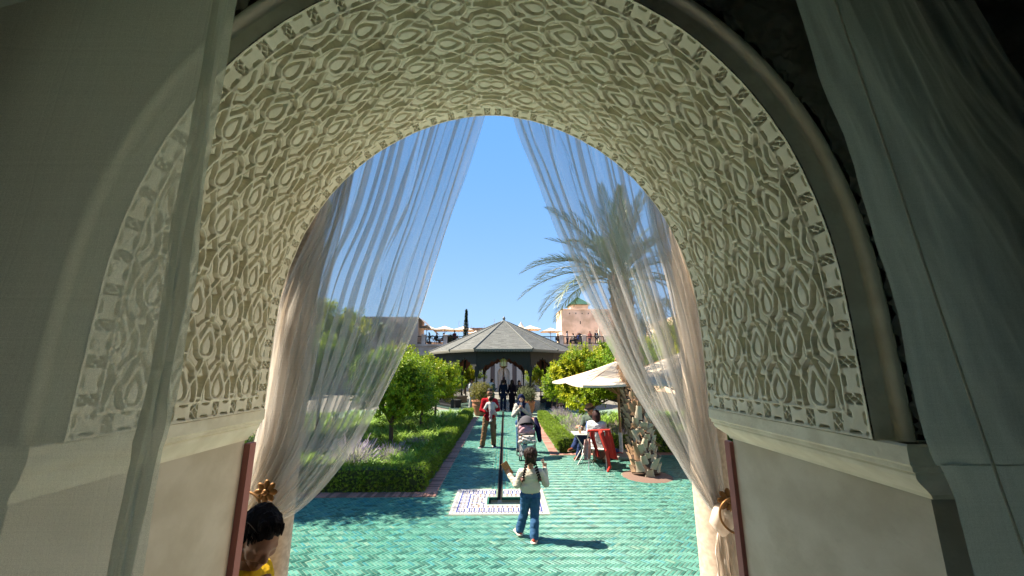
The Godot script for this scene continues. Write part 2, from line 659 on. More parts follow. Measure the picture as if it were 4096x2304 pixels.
func archway() -> void:
	arch_setup()
	carve_table()
	var w := thing("arched_wall", "thick plaster wall with a deep carved round archway opening on the courtyard", "wall")
	# carved soffit
	var cells := 4
	var nt := 20 + cells * TN + 20 + 1
	var zs := PackedFloat32Array()
	for t in nt:
		var wd := -Z_FAR + Z_NEAR
		var inn := wd - BW * 2.0
		if t <= 20:
			zs.append(BW * t / 20.0)
		elif t <= 20 + cells * TN:
			zs.append(BW + inn * (t - 20) / float(cells * TN))
		else:
			zs.append(wd - BW + BW * (t - 20 - cells * TN) / 20.0)
	var rows := 1300
	var ps := PackedVector3Array()
	var nz := FastNoiseLite.new()
	nz.seed = 4
	nz.frequency = 9.0
	for k in rows + 1:
		var s := arch_len * k / rows
		var pn := arch_at(s)
		var p: Vector2 = pn[0]
		var nn: Vector2 = pn[1]
		var a := minf(s, arch_len - s)
		for t in nt:
			var z := zs[t]
			var h := 0.0
			var wd := -Z_FAR + Z_NEAR
			var e := minf(z, wd - z)
			if e < BW and (a > BW or e < a):
				h = border(e / BW * 2.0 - 1.0, a)
			elif a < BW:
				h = border(a / BW * 2.0 - 1.0, z)
			else:
				h = carve((z - BW) / (wd - 2 * BW) * cells + 0.5 + 0.06 * nz.get_noise_2d(s * 0.5, z * 0.5 + 7.0), (a - BW) / CH + 0.07 * nz.get_noise_2d(s * 0.5 + 3.0, z * 0.5)) * (1.0 + 0.35 * nz.get_noise_2d(s * 0.3 + 9.0, z * 0.3))
			h += nz.get_noise_2d(s, z) * 0.0020
			ps.append(Vector3(p.x - nn.x * h, p.y - nn.y * h, Z_NEAR - z))
	var g := G.new()
	g.sheet(ps, nt, rows + 1)
	obj("carved_soffit", g.mesh(), M.plaster, w)
	# archivolt: step and roll round the near edge, swept along the arch
	var prof := [Vector2(-0.012, -1.007), Vector2(0.004, -1.002), Vector2(0.030, -1.000), Vector2(0.034, -0.998)]
	for k in 9:
		var an := PI * k / 8.0
		prof.append(Vector2(0.050 - cos(an) * 0.016, -0.992 + sin(an) * 0.022))
	prof.append(Vector2(0.070, -0.992))
	prof.append(Vector2(0.074, -0.985))
	g = G.new()
	ps = PackedVector3Array()
	var na := 160
	for k in na + 1:
		var pn := arch_at(arch_len * k / na)
		for q in prof:
			ps.append(Vector3(pn[0].x + pn[1].x * q.x, pn[0].y + pn[1].y * q.x, q.y))
	g.sheet(ps, prof.size(), na + 1)
	obj("archivolt_moulding", g.mesh(), M.plaster, w)
	# carved spandrel: the inner wall face round the arch, out to the room corners
	g = G.new()
	ps = PackedVector3Array()
	var nr := 90
	var ka := 420
	var ce := Vector2(AX, 2.6)
	for k in ka + 1:
		var pn := arch_at(arch_len * k / ka)
		var inn: Vector2 = pn[0] + pn[1] * 0.072
		var d := (inn - ce)
		if k == 0:
			d = Vector2(1, 0)
		if k == ka:
			d = Vector2(-1, 0)
		d = d.normalized() if inn.y > ce.y else Vector2(signf(d.x), 0)
		var t := 1e9
		if d.x > 0.001:
			t = minf(t, (3.0 - inn.x) / d.x)
		if d.x < -0.001:
			t = minf(t, (-3.0 - inn.x) / d.x)
		if d.y > 0.001:
			t = minf(t, (4.6 - inn.y) / d.y)
		for q in nr + 1:
			var f := pow(float(q) / nr, 1.6)
			var p: Vector2 = inn + d * t * f
			ps.append(Vector3(p.x, p.y, -0.985 + scroll(p)))
	g.sheet(ps, nr + 1, ka + 1)
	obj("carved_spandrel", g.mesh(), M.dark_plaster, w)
	# lower piers with their plain reveals, as solid blocks
	for sd: float in [-1.0, 1.0]:
		g = G.new()
		var xj := 1.035 if sd > 0 else -1.151
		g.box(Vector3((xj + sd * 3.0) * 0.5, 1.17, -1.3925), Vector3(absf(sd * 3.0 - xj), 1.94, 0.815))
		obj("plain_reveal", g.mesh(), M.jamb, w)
		# impost: fascia, bead and cyma, returned along the inner face
		var xp := AX + sd * 1.028
		var d := absf(xj - xp)
		var pf := [Vector2(d + 0.004, 2.127), Vector2(d + 0.012, 2.122), Vector2(d + 0.012, 2.082), Vector2(d + 0.004, 2.076), Vector2(d + 0.004, 2.066), Vector2(d - 0.006, 2.062)]
		for k in 7:
			var f := k / 6.0
			pf.append(Vector2((d - 0.008) * (1.0 - smoothstep(0.0, 1.0, f)) + 0.004, 2.056 - 0.062 * f))
		g = G.new()
		ps = PackedVector3Array()
		for q in pf:
			var o: float = q.x
			ps.append(Vector3(xj - sd * o, q.y, -1.815))
			ps.append(Vector3(xj - sd * o, q.y, -0.985 + o * 0.55 + 0.006))
			ps.append(Vector3(xj + sd * 0.16, q.y, -0.985 + o * 0.55 + 0.006))
			ps.append(Vector3(xj + sd * 2.0, q.y, -0.985 + o * 0.55 + 0.006))
		g.use_uv = false
		for y in pf.size() - 1:
			for x in 3:
				var a := y * 4 + x
				g.quad(ps[a], ps[a + 1], ps[a + 5], ps[a + 4])
		# closing faces: top and far end
		g.quad(Vector3(xj - sd * (d + 0.004), 2.127, -1.815), Vector3(xj - sd * (d + 0.004), 2.127, -0.97), Vector3(xj + sd * 0.2, 2.127, -0.97), Vector3(xj + sd * 0.2, 2.127, -1.815))
		for y in pf.size() - 1:
			g.quad(Vector3(xj - sd * pf[y].x, pf[y].y, -1.815), Vector3(xj - sd * pf[y + 1].x, pf[y + 1].y, -1.815), Vector3(xj + sd * 0.05, pf[y + 1].y, -1.815), Vector3(xj + sd * 0.05, pf[y].y, -1.815))
		obj("impost_moulding", g.mesh(), M.plaster, w)
		g = G.new()
		var wd := 0.029 if sd < 0 else 0.020
		g.slab(Vector3(xj - sd * (wd * 0.5 - 0.003), 1.09, -1.822), Vector3(wd, 1.78, 0.04), 0.003)
		obj("painted_edge_strip", g.mesh(), M.red_paint, w)
	# outer face and the mass behind the soffit
	g = G.new()
	for k in 96:
		var a0 := arch_at(arch_len * k / 96.0)
		var a1 := arch_at(arch_len * (k + 1) / 96.0)
		var p0: Vector2 = a0[0]
		var p1: Vector2 = a1[0]
		var top := 5.0
		if k == 0:
			for sd: float in [-1.0, 1.0]:
				var xa: float = AX + sd * 1.03
				g.quad(Vector3(xa, 2.11, -1.8), Vector3(sd * 3.0, 2.11, -1.8), Vector3(sd * 3.0, top, -1.8), Vector3(xa, top, -1.8))
		g.quad(Vector3(p0.x, p0.y, -1.8), Vector3(p0.x, top, -1.8), Vector3(p1.x, top, -1.8), Vector3(p1.x, p1.y, -1.8))
	g.quad(Vector3(-3, 4.98, -0.99), Vector3(3, 4.98, -0.99), Vector3(3, 4.98, -1.79), Vector3(-3, 4.98, -1.79))
	for sd: float in [-1.0, 1.0]:
		g.quad(Vector3(sd * 3, 2.11, -0.99), Vector3(sd * 3, 4.98, -0.99), Vector3(sd * 3, 4.98, -1.79), Vector3(sd * 3, 2.11, -1.79))
	obj("outer_face", g.mesh(), M.cream, w)

func scroll(p: Vector2) -> float:
	if p.y < 2.15:
		return 0.0
	var L := 0.155
	var q := p / L
	var cell := Vector2(floorf(q.x), floorf(q.y))
	var f := (q - cell - Vector2(0.5, 0.5)) * 2.0
	var sg := 1.0 if posmod(int(cell.x + cell.y), 2) == 0 else -1.0
	var rr := f.length()
	var an := atan2(f.y, f.x * sg)
	var arm := sin(an + rr * 8.5)
	var leaf := sin(an * 5.0 + 1.3) * sin(rr * 9.0)
	return 0.012 * smoothstep(-0.15, 0.3, arm) * (1.0 if rr < 1.25 else 0.0) + 0.006 * smoothstep(0.1, 0.5, leaf)

func portico() -> void:
	var g := G.new()
	# room: floor, side and back walls, ceiling, all with thickness
	g.box(Vector3(0, 0.1, 0.55), Vector3(12.0, 0.2, 6.9))
	struct("floor", g.mesh(), M.marble)
	g = G.new()
	g.box(Vector3(0, 5.06, 0.55), Vector3(12.0, 0.16, 6.7))
	g.box(Vector3(0, 4.79, 1.4), Vector3(6.5, 0.38, 4.8))
	struct("ceiling", g.mesh(), M.room)
	for q in [[Vector3(-3.15, 2.6, 1.2), Vector3(0.3, 4.8, 5.2)], [Vector3(3.15, 2.6, 1.2), Vector3(0.3, 4.8, 5.2)], [Vector3(0, 2.6, 3.85), Vector3(6.0, 4.8, 0.3)]]:
		g = G.new()
		g.box(q[0], q[1])
		struct("room_wall", g.mesh(), M.room)
	for sd: float in [-1.0, 1.0]:
		g = G.new()
		g.box(Vector3(sd * 4.5, 2.6, -1.5), Vector3(3.0, 4.8, 0.6))
		struct("facade_wall", g.mesh(), M.cream)
	# porch beam and columns
	g = G.new()
	g.box(Vector3(0, 4.79, -2.5), Vector3(12.0, 0.37, 0.26))
	var b := obj("porch_beam", g.mesh(), M.cream)
	tag(b, "plaster beam above the two porch columns carrying the sheer curtains", "beam")
	for sd: float in [-1.0, 1.0]:
		var cx := 1.275 if sd > 0 else -1.372
		var t := thing("porch_column", "round cream column behind the knotted right curtain" if sd > 0 else "round cream column beside the boy, behind the left curtain", "column", Vector3(cx, 0.2, -2.5), 0, "cream columns of the porch")
		g = G.new()
		g.lathe([Vector2(0.113, 0.14), Vector2(0.112, 1.4), Vector2(0.109, 2.6), Vector2(0.104, 4.02)], 40)
		obj("shaft", g.mesh(), M.cream, t)
		g = G.new()
		g.box(Vector3(0, 0.035, 0), Vector3(0.32, 0.07, 0.32))
		g.lathe([Vector2(0.15, 0.07), Vector2(0.155, 0.09), Vector2(0.13, 0.11), Vector2(0.14, 0.125), Vector2(0.113, 0.14)], 40)
		obj("base", g.mesh(), M.cream, t)
		g = G.new()
		g.lathe([Vector2(0.104, 4.02), Vector2(0.125, 4.03), Vector2(0.125, 4.06), Vector2(0.108, 4.07), Vector2(0.12, 4.2), Vector2(0.17, 4.32), Vector2(0.0, 4.33)], 40)
		g.box(Vector3(0, 4.365, 0), Vector3(0.34, 0.08, 0.34))
		obj("capital", g.mesh(), M.cream, t)

func ground() -> void:
	var g := G.new()
	g.quad(Vector3(-300, -0.3, 60), Vector3(300, -0.3, 60), Vector3(300, -0.3, -500), Vector3(-300, -0.3, -500))
	for q in [[-300, -23.2, 300, -500], [-300, 60, -9, -23.2], [9, 60, 300, -23.2], [-9, 60, 9, -2.8]]:
		g.quad(Vector3(q[0], -0.03, q[1]), Vector3(q[2], -0.03, q[1]), Vector3(q[2], -0.03, q[3]), Vector3(q[0], -0.03, q[3]))
	struct("ground", g.mesh(), mat(lin(0.16, 0.15, 0.12), 0.9, {"tex": M.blot, "tri": 0.3}))

# woven gauze: fine warp and weft, thinner between the threads
func gauze_tex(seed_: int, mean: float, spread: float) -> ImageTexture:
	var rg := RandomNumberGenerator.new()
	rg.seed = seed_
	var n := 512
	var im := Image.create(n, n, false, Image.FORMAT_RGBA8)
	var wx := PackedFloat32Array()
	var wy := PackedFloat32Array()
	for k in n:
		wx.append(rg.randfn(0, 0.22) + sin(k * 0.21) * 0.04)
		wy.append(rg.randfn(0, 0.22))
	for y in n:
		for x in n:
			var a := mean + spread * (wx[x] + wy[y] + rg.randfn(0, 1.1))
			im.set_pixel(x, y, Color(1, 1, 1, clampf(a, 0.05, 0.98)))
	return ImageTexture.create_from_image(im)

func sample_path(ps: Array, t: float) -> Vector2:
	var f := clampf(t, 0, 1) * (ps.size() - 1)
	var k := mini(int(f), ps.size() - 2)
	var p0: Vector2 = ps[maxi(k - 1, 0)]
	var p1: Vector2 = ps[k]
	var p2: Vector2 = ps[k + 1]
	var p3: Vector2 = ps[mini(k + 2, ps.size() - 1)]
	return p1.cubic_interpolate(p2, p0, p3, f - k)

# hanging cloth between two edge lines; folds as loops across, deep ones overlapping
func drape(outer: Array, inner: Array, z: float, folds: int, nu: int, nv: int, over: float, seed_: int, depth := 0.05, warp := 1.9) -> G:
	var nz := FastNoiseLite.new()
	nz.seed = seed_
	nz.frequency = 1.0
	var ps := PackedVector3Array()
	var w_top := (sample_path(inner, 0.0) - sample_path(outer, 0.0)).length()
	for v in nv + 1:
		var t := float(v) / nv
		var o := sample_path(outer, t)
		var e := sample_path(inner, t)
		var W := (e - o).length()
		var dir := (e - o) / maxf(W, 1e-4)
		for k in nu + 1:
			var u := float(k) / nu
			var ph := TAU * (folds * u + warp * nz.get_noise_2d(u * 3.1, t * 0.35) + 0.3 * nz.get_noise_2d(u * 9.0 + 50.0, t * 0.8))
			var am := 0.75 + 1.1 * nz.get_noise_2d(floorf(ph / TAU) * 7.3, 9.0) + 0.35 * nz.get_noise_2d(u * 4.0, t * 2.0 + 20.0)
			am = clampf(am, 0.15, 1.7) * over * clampf(1.0 + 0.9 * (w_top / maxf(W, 0.01) - 1.0), 1.0, 3.2)
			var a := am * W / (TAU * folds)
			var end := smoothstep(0.0, 0.04, u) * smoothstep(1.0, 0.96, u)
			var p := o.lerp(e, u) + dir * a * sin(ph) * end
			var b := depth * (0.4 + 0.6 * clampf(W / 0.8, 0.0, 1.0))
			ps.append(Vector3(p.x, p.y, z + b * cos(ph) * minf(am, 1.6) * 0.8 + 0.02 * nz.get_noise_2d(u * 3.0, t * 3.0)))
	var g := G.new()
	g.sheet(ps, nu + 1, nv + 1)
	return g

func room_curtains() -> void:
	M.gauze = mat(lin(0.96, 0.96, 0.88), 0.95, {"alpha": true, "tex": gauze_tex(5, 0.55, 0.085), "tri": 3.4, "back": Color(0.9, 0.9, 0.85), "spec": 0.1})
	M.gauze_hem = mat(lin(0.80, 0.80, 0.72), 0.95, {"alpha": true, "tex": gauze_tex(6, 0.74, 0.07), "tri": 3.4, "back": Color(0.9, 0.9, 0.85), "spec": 0.1})
	M.gauze_dense = mat(lin(0.60, 0.66, 0.64), 0.95, {"alpha": true, "tex": gauze_tex(7, 0.74, 0.09), "tri": 3.4, "back": Color(0.9, 0.9, 0.85), "spec": 0.1})
	var t := thing("room_curtain", "dark grey gauze curtain hanging straight over the left part of the carved arch", "curtain", Vector3.ZERO, 0, "gauze curtains inside the room")
	var g := drape([Vector2(-2.9, 4.5), Vector2(-2.9, 3.0), Vector2(-2.9, 0.25)], [Vector2(-0.672, 4.5), Vector2(-0.648, 2.9), Vector2(-0.628, 2.3), Vector2(-0.632, 1.9), Vector2(-0.63, 0.25)], -0.76, 3, 120, 60, 0.10, 31, 0.010, 0.5)
	obj("cloth", g.mesh(), M.gauze, t)
	g = drape([Vector2(-0.712, 4.5), Vector2(-0.685, 2.9), Vector2(-0.664, 2.3), Vector2(-0.668, 1.9), Vector2(-0.668, 0.25)], [Vector2(-0.671, 4.5), Vector2(-0.647, 2.9), Vector2(-0.627, 2.3), Vector2(-0.631, 1.9), Vector2(-0.629, 0.25)], -0.738, 1, 8, 60, 0.1, 33, 0.002)
	obj("hem", g.mesh(), M.gauze_hem, t)
	t = thing("room_curtain", "dense grey gauze curtain drawn aside over the right wall of the room", "curtain", Vector3.ZERO, 0, "gauze curtains inside the room")
	g = drape([Vector2(0.66, 4.2), Vector2(0.71, 3.18), Vector2(0.755, 2.77), Vector2(0.779, 2.44), Vector2(0.797, 2.15), Vector2(0.818, 1.94), Vector2(0.86, 0.3)], [Vector2(0.92, 4.2), Vector2(1.144, 3.19), Vector2(1.30, 2.75), Vector2(1.45, 2.44), Vector2(1.6, 2.15), Vector2(1.75, 1.94), Vector2(2.4, 0.3)], -0.74, 3, 140, 60, 0.12, 35, 0.008, 0.5)
	obj("cloth", g.mesh(), M.gauze_dense, t)
	g = G.new()
	g.tube([Vector3(0.725, 3.6, -0.715), Vector3(0.774, 3.18, -0.715), Vector3(0.815, 2.75, -0.712), Vector3(0.85, 2.4, -0.714), Vector3(0.88, 2.1, -0.713), Vector3(0.905, 1.9, -0.714), Vector3(0.97, 0.8, -0.715)], [0.0025], 6)
	obj("seam", g.mesh(), M.gauze_hem, t)
	t = thing("curtain_swag", "pale gauze swag sagging across the top left corner", "curtain")
	var ps := PackedVector3Array()
	for v in 13:
		for k in 31:
			var u := k / 30.0
			var f := v / 12.0
			var x := lerpf(-2.4, -0.45, u)
			var lowest := lerpf(2.86, 3.30, pow(u, 1.6)) if x < -0.95 else 2.905 + pow((x + 0.95), 1.0) * 0.22 + pow(maxf(0.0, x + 0.95), 2.0) * 1.6
			if x < -0.95:
				lowest = 2.905 - 0.03 * (-0.95 - x)
			ps.append(Vector3(x, lerpf(lowest, 3.9, f), -0.60 + 0.05 * sin(f * 9.0 + u * 3.0) * (1.0 - f)))
	g = G.new()
	g.sheet(ps, 31, 13)
	obj("cloth", g.mesh(), M.gauze_dense, t)

func porch_curtains() -> void:
	M.sheer = mat(lin(0.74, 0.73, 0.72), 0.9, {"alpha": true, "tex": gauze_tex(9, 0.42, 0.05), "tri": 3.0, "back": Color(0.9, 0.88, 0.85), "spec": 0.15})
	M.sheer_thick = mat(lin(0.80, 0.74, 0.67), 0.9, {"alpha": true, "tex": gauze_tex(12, 0.60, 0.06), "tri": 3.0, "back": Color(0.9, 0.87, 0.82), "spec": 0.15})
	M.sheer_solid = mat(lin(0.74, 0.67, 0.59), 0.9, {"alpha": true, "tex": gauze_tex(10, 0.80, 0.06), "tri": 3.0, "back": Color(0.8, 0.75, 0.7), "spec": 0.15})
	var sc := func(a: Array) -> Array:
		var o := []
		for p: Vector2 in a:
			o.append(Vector2(p.x * 0.944, 2.3 + (p.y - 2.3) * 0.944))
		return o
	var z := -2.36
	var t := thing("sheer_curtain", "white sheer curtain swept to the left column and bulging over its brass ring", "curtain", Vector3.ZERO, 0, "sheer curtains tied to the porch columns")
	var outer: Array = sc.call([Vector2(-1.15, 4.75), Vector2(-1.20, 4.2), Vector2(-1.30, 3.4), Vector2(-1.46, 2.85), Vector2(-1.50, 2.5), Vector2(-1.515, 2.13), Vector2(-1.535, 1.82), Vector2(-1.585, 1.6), Vector2(-1.60, 1.5)])
	var inner: Array = sc.call([Vector2(-0.03, 4.75), Vector2(-0.166, 4.165), Vector2(-0.344, 3.488), Vector2(-0.453, 3.046), Vector2(-0.578, 2.581), Vector2(-0.75, 2.18), Vector2(-0.95, 1.80), Vector2(-1.22, 1.48), Vector2(-1.46, 1.415)])
	obj("cloth", drape(outer, inner, z, 13, 620, 90, 1.45, 41, 0.045).mesh(), M.sheer, t)
	# heavier gather along the outer edge
	outer = sc.call([Vector2(-1.13, 4.75), Vector2(-1.20, 4.2), Vector2(-1.30, 3.4), Vector2(-1.46, 2.85), Vector2(-1.505, 2.5), Vector2(-1.52, 2.13), Vector2(-1.54, 1.82), Vector2(-1.59, 1.6), Vector2(-1.60, 1.48)])
	inner = sc.call([Vector2(-0.97, 4.75), Vector2(-1.05, 4.2), Vector2(-1.14, 3.4), Vector2(-1.21, 2.85), Vector2(-1.23, 2.5), Vector2(-1.25, 2.13), Vector2(-1.30, 1.82), Vector2(-1.42, 1.55), Vector2(-1.50, 1.44)])
	obj("gathered_edge", drape(outer, inner, z - 0.04, 6, 160, 90, 1.2, 47, 0.03).mesh(), M.sheer_thick, t)
	t = thing("sheer_curtain", "white sheer curtain knotted at the right column in front of the palm tree", "curtain", Vector3.ZERO, 0, "sheer curtains tied to the porch columns")
	outer = sc.call([Vector2(1.06, 4.75), Vector2(1.09, 4.2), Vector2(1.17, 3.3), Vector2(1.25, 2.9), Vector2(1.30, 2.5), Vector2(1.32, 2.12), Vector2(1.325, 1.77), Vector2(1.33, 1.55), Vector2(1.325, 1.45)])
	inner = sc.call([Vector2(-0.06, 4.75), Vector2(0.058, 4.168), Vector2(0.197, 3.742), Vector2(0.359, 3.253), Vector2(0.536, 2.799), Vector2(0.775, 2.285), Vector2(1.022, 1.837), Vector2(1.18, 1.575), Vector2(1.275, 1.43)])
	obj("cloth", drape(outer, inner, z, 11, 620, 90, 1.45, 53, 0.045).mesh(), M.sheer, t)
	outer = sc.call([Vector2(1.14, 4.75), Vector2(1.16, 4.2), Vector2(1.24, 3.3), Vector2(1.30, 2.9), Vector2(1.335, 2.5), Vector2(1.34, 2.12), Vector2(1.34, 1.77), Vector2(1.335, 1.55), Vector2(1.325, 1.45)])
	inner = sc.call([Vector2(0.94, 4.75), Vector2(0.98, 4.2), Vector2(1.06, 3.3), Vector2(1.12, 2.9), Vector2(1.17, 2.5), Vector2(1.20, 2.12), Vector2(1.24, 1.77), Vector2(1.275, 1.55), Vector2(1.285, 1.45)])
	obj("gathered_edge", drape(outer, inner, z - 0.035, 5, 140, 90, 1.2, 59, 0.025).mesh(), M.sheer_thick, t)
	# knot and tail
	var g := G.new()
	var kx := 1.228
	var ky := 1.478
	g.tube([Vector3(kx + 0.03, ky + 0.075, z), Vector3(kx - 0.025, ky + 0.05, z + 0.05), Vector3(kx - 0.045, ky - 0.01, z + 0.045), Vector3(kx - 0.01, ky - 0.055, z + 0.04), Vector3(kx + 0.035, ky - 0.05, z + 0.01)], [0.018, 0.030, 0.036, 0.032, 0.02], 14)
	g.tube([Vector3(kx - 0.035, ky + 0.03, z + 0.03), Vector3(kx + 0.01, ky + 0.045, z + 0.07), Vector3(kx + 0.045, ky + 0.0, z + 0.05), Vector3(kx + 0.02, ky - 0.05, z + 0.03)], [0.02, 0.028, 0.028, 0.02], 14)
	obj("knot", g.mesh(), M.sheer_solid, t)
	g = drape([Vector2(kx - 0.03, ky - 0.03), Vector2(kx - 0.055, 1.32), Vector2(kx - 0.06, 1.1), Vector2(kx - 0.04, 0.85), Vector2(kx - 0.02, 0.55)], [Vector2(kx + 0.035, ky - 0.03), Vector2(kx + 0.075, 1.32), Vector2(kx + 0.11, 1.1), Vector2(kx + 0.13, 0.85), Vector2(kx + 0.15, 0.5)], z + 0.03, 3, 60, 40, 1.2, 61, 0.03)
	obj("tail", g.mesh(), M.sheer_solid, t)
	# second pair of hangings outside the columns, seen just past them
	t = thing("side_curtain", "bunched cream curtain hanging behind the right porch column", "curtain")
	g = drape([Vector2(1.33, 1.52), Vector2(1.37, 1.42), Vector2(1.36, 1.2), Vector2(1.37, 0.9), Vector2(1.38, 0.5)], [Vector2(1.40, 1.52), Vector2(1.46, 1.42), Vector2(1.47, 1.2), Vector2(1.50, 0.9), Vector2(1.52, 0.5)], -2.64, 3, 50, 30, 1.1, 63, 0.03)
	obj("cloth", g.mesh(), M.sheer_solid, t)
	# rod along the beam
	g = G.new()
	g.tube([Vector3(-1.9, 4.57, z), Vector3(1.9, 4.57, z)], [0.014], 10)
	tag(obj("curtain_rod", g.mesh(), M.brass), "thin brass rod under the porch beam holding the sheer curtains", "curtain rod")
	# brass rosettes with rings
	for sd: float in [-1.0, 1.0]:
		var c := Vector3(-1.305, 1.645, -2.285) if sd < 0 else Vector3(1.245, 1.590, -2.285)
		var rt := thing("tieback", "brass flower tieback with ring on the left column above the boy" if sd < 0 else "brass flower tieback with ring on the right column beside the knot", "curtain tieback", c, 0, "brass flower tiebacks on the columns")
		g = G.new()
		for k in 8:
			var an := TAU * k / 8.0
			var b := Basis(Vector3(0, 0, 1), an)
			g.ball(b * Vector3(0.038, 0, 0.006), Vector3(0.026, 0.016, 0.010), b, 10, 6)
		g.tube([Vector3(0, 0, 0.0), Vector3(0, 0, -0.13)], [0.008], 8)
		obj("petal_rosette", g.mesh(), M.brass, rt)
		g = G.new()
		g.ball(Vector3(0, 0, 0.014), Vector3(0.017, 0.017, 0.012))
		g.tube([Vector3(0, 0, 0.02), Vector3(0, -0.004, 0.045)], [0.007], 8)
		obj("boss", g.mesh(), M.brass, rt)
		g = G.new()
		var ps := []
		var rc := Vector3(-0.075, -0.078, 0.05) if sd < 0 else Vector3(0.03, -0.065, 0.05)
		for k in 37:
			var an := TAU * k / 36.0
			ps.append(rc + Vector3(cos(an) * 0.098, sin(an) * 0.092, 0.02 * cos(an)))
		g.tube(ps, [0.0065], 10, false)
		obj("ring", g.mesh(), M.brass, rt)

const PX0 := -1.54
const PX1 := 1.52
const LB := -7.9
const RB := -11.3
const BED_END := -19.6

func tile_color() -> Color:
	var k := rng.randf()
	var a := Color(0.046, 0.158, 0.120)
	var b := Color(0.074, 0.198, 0.158)
	var d := Color(0.022, 0.082, 0.064)
	var c := a.lerp(b, rng.randf())
	if k < 0.24:
		c = c.lerp(d, r(0.4, 1.0))
	elif k > 0.965:
		c = c.lerp(Color(0.13, 0.22, 0.16), r(0.3, 0.9))
	elif k > 0.85:
		c = c.lerp(Color(0.02, 0.14, 0.16), 0.6)
	return c * r(0.88, 1.12)

# where herringbone lies
func paved(x: float, z: float) -> bool:
	if z > -2.95 or z < -24.0:
		return false
	if z > -6.70 and absf(x) < 9.0:
		return true
	if z <= -6.70 and z > LB + 0.30:
		if x > -0.93 and x < 0.78 and z > -8.12:
			return false
		return x > -9.0 and x < 9.0 and not in_pit(x, z)
	if x < PX0 + 0.27:
		return false
	if absf(x + 0.085) < 0.175:
		return false
	if z > RB + 0.28:
		if x > -0.93 and x < 0.78 and z > -8.12:
			return false
		return x < 9.0 and not in_pit(x, z)
	return x < PX1 - 0.27

func in_pit(x: float, z: float) -> bool:
	return Vector2(x - 3.14, z + 8.95).length() < 0.56

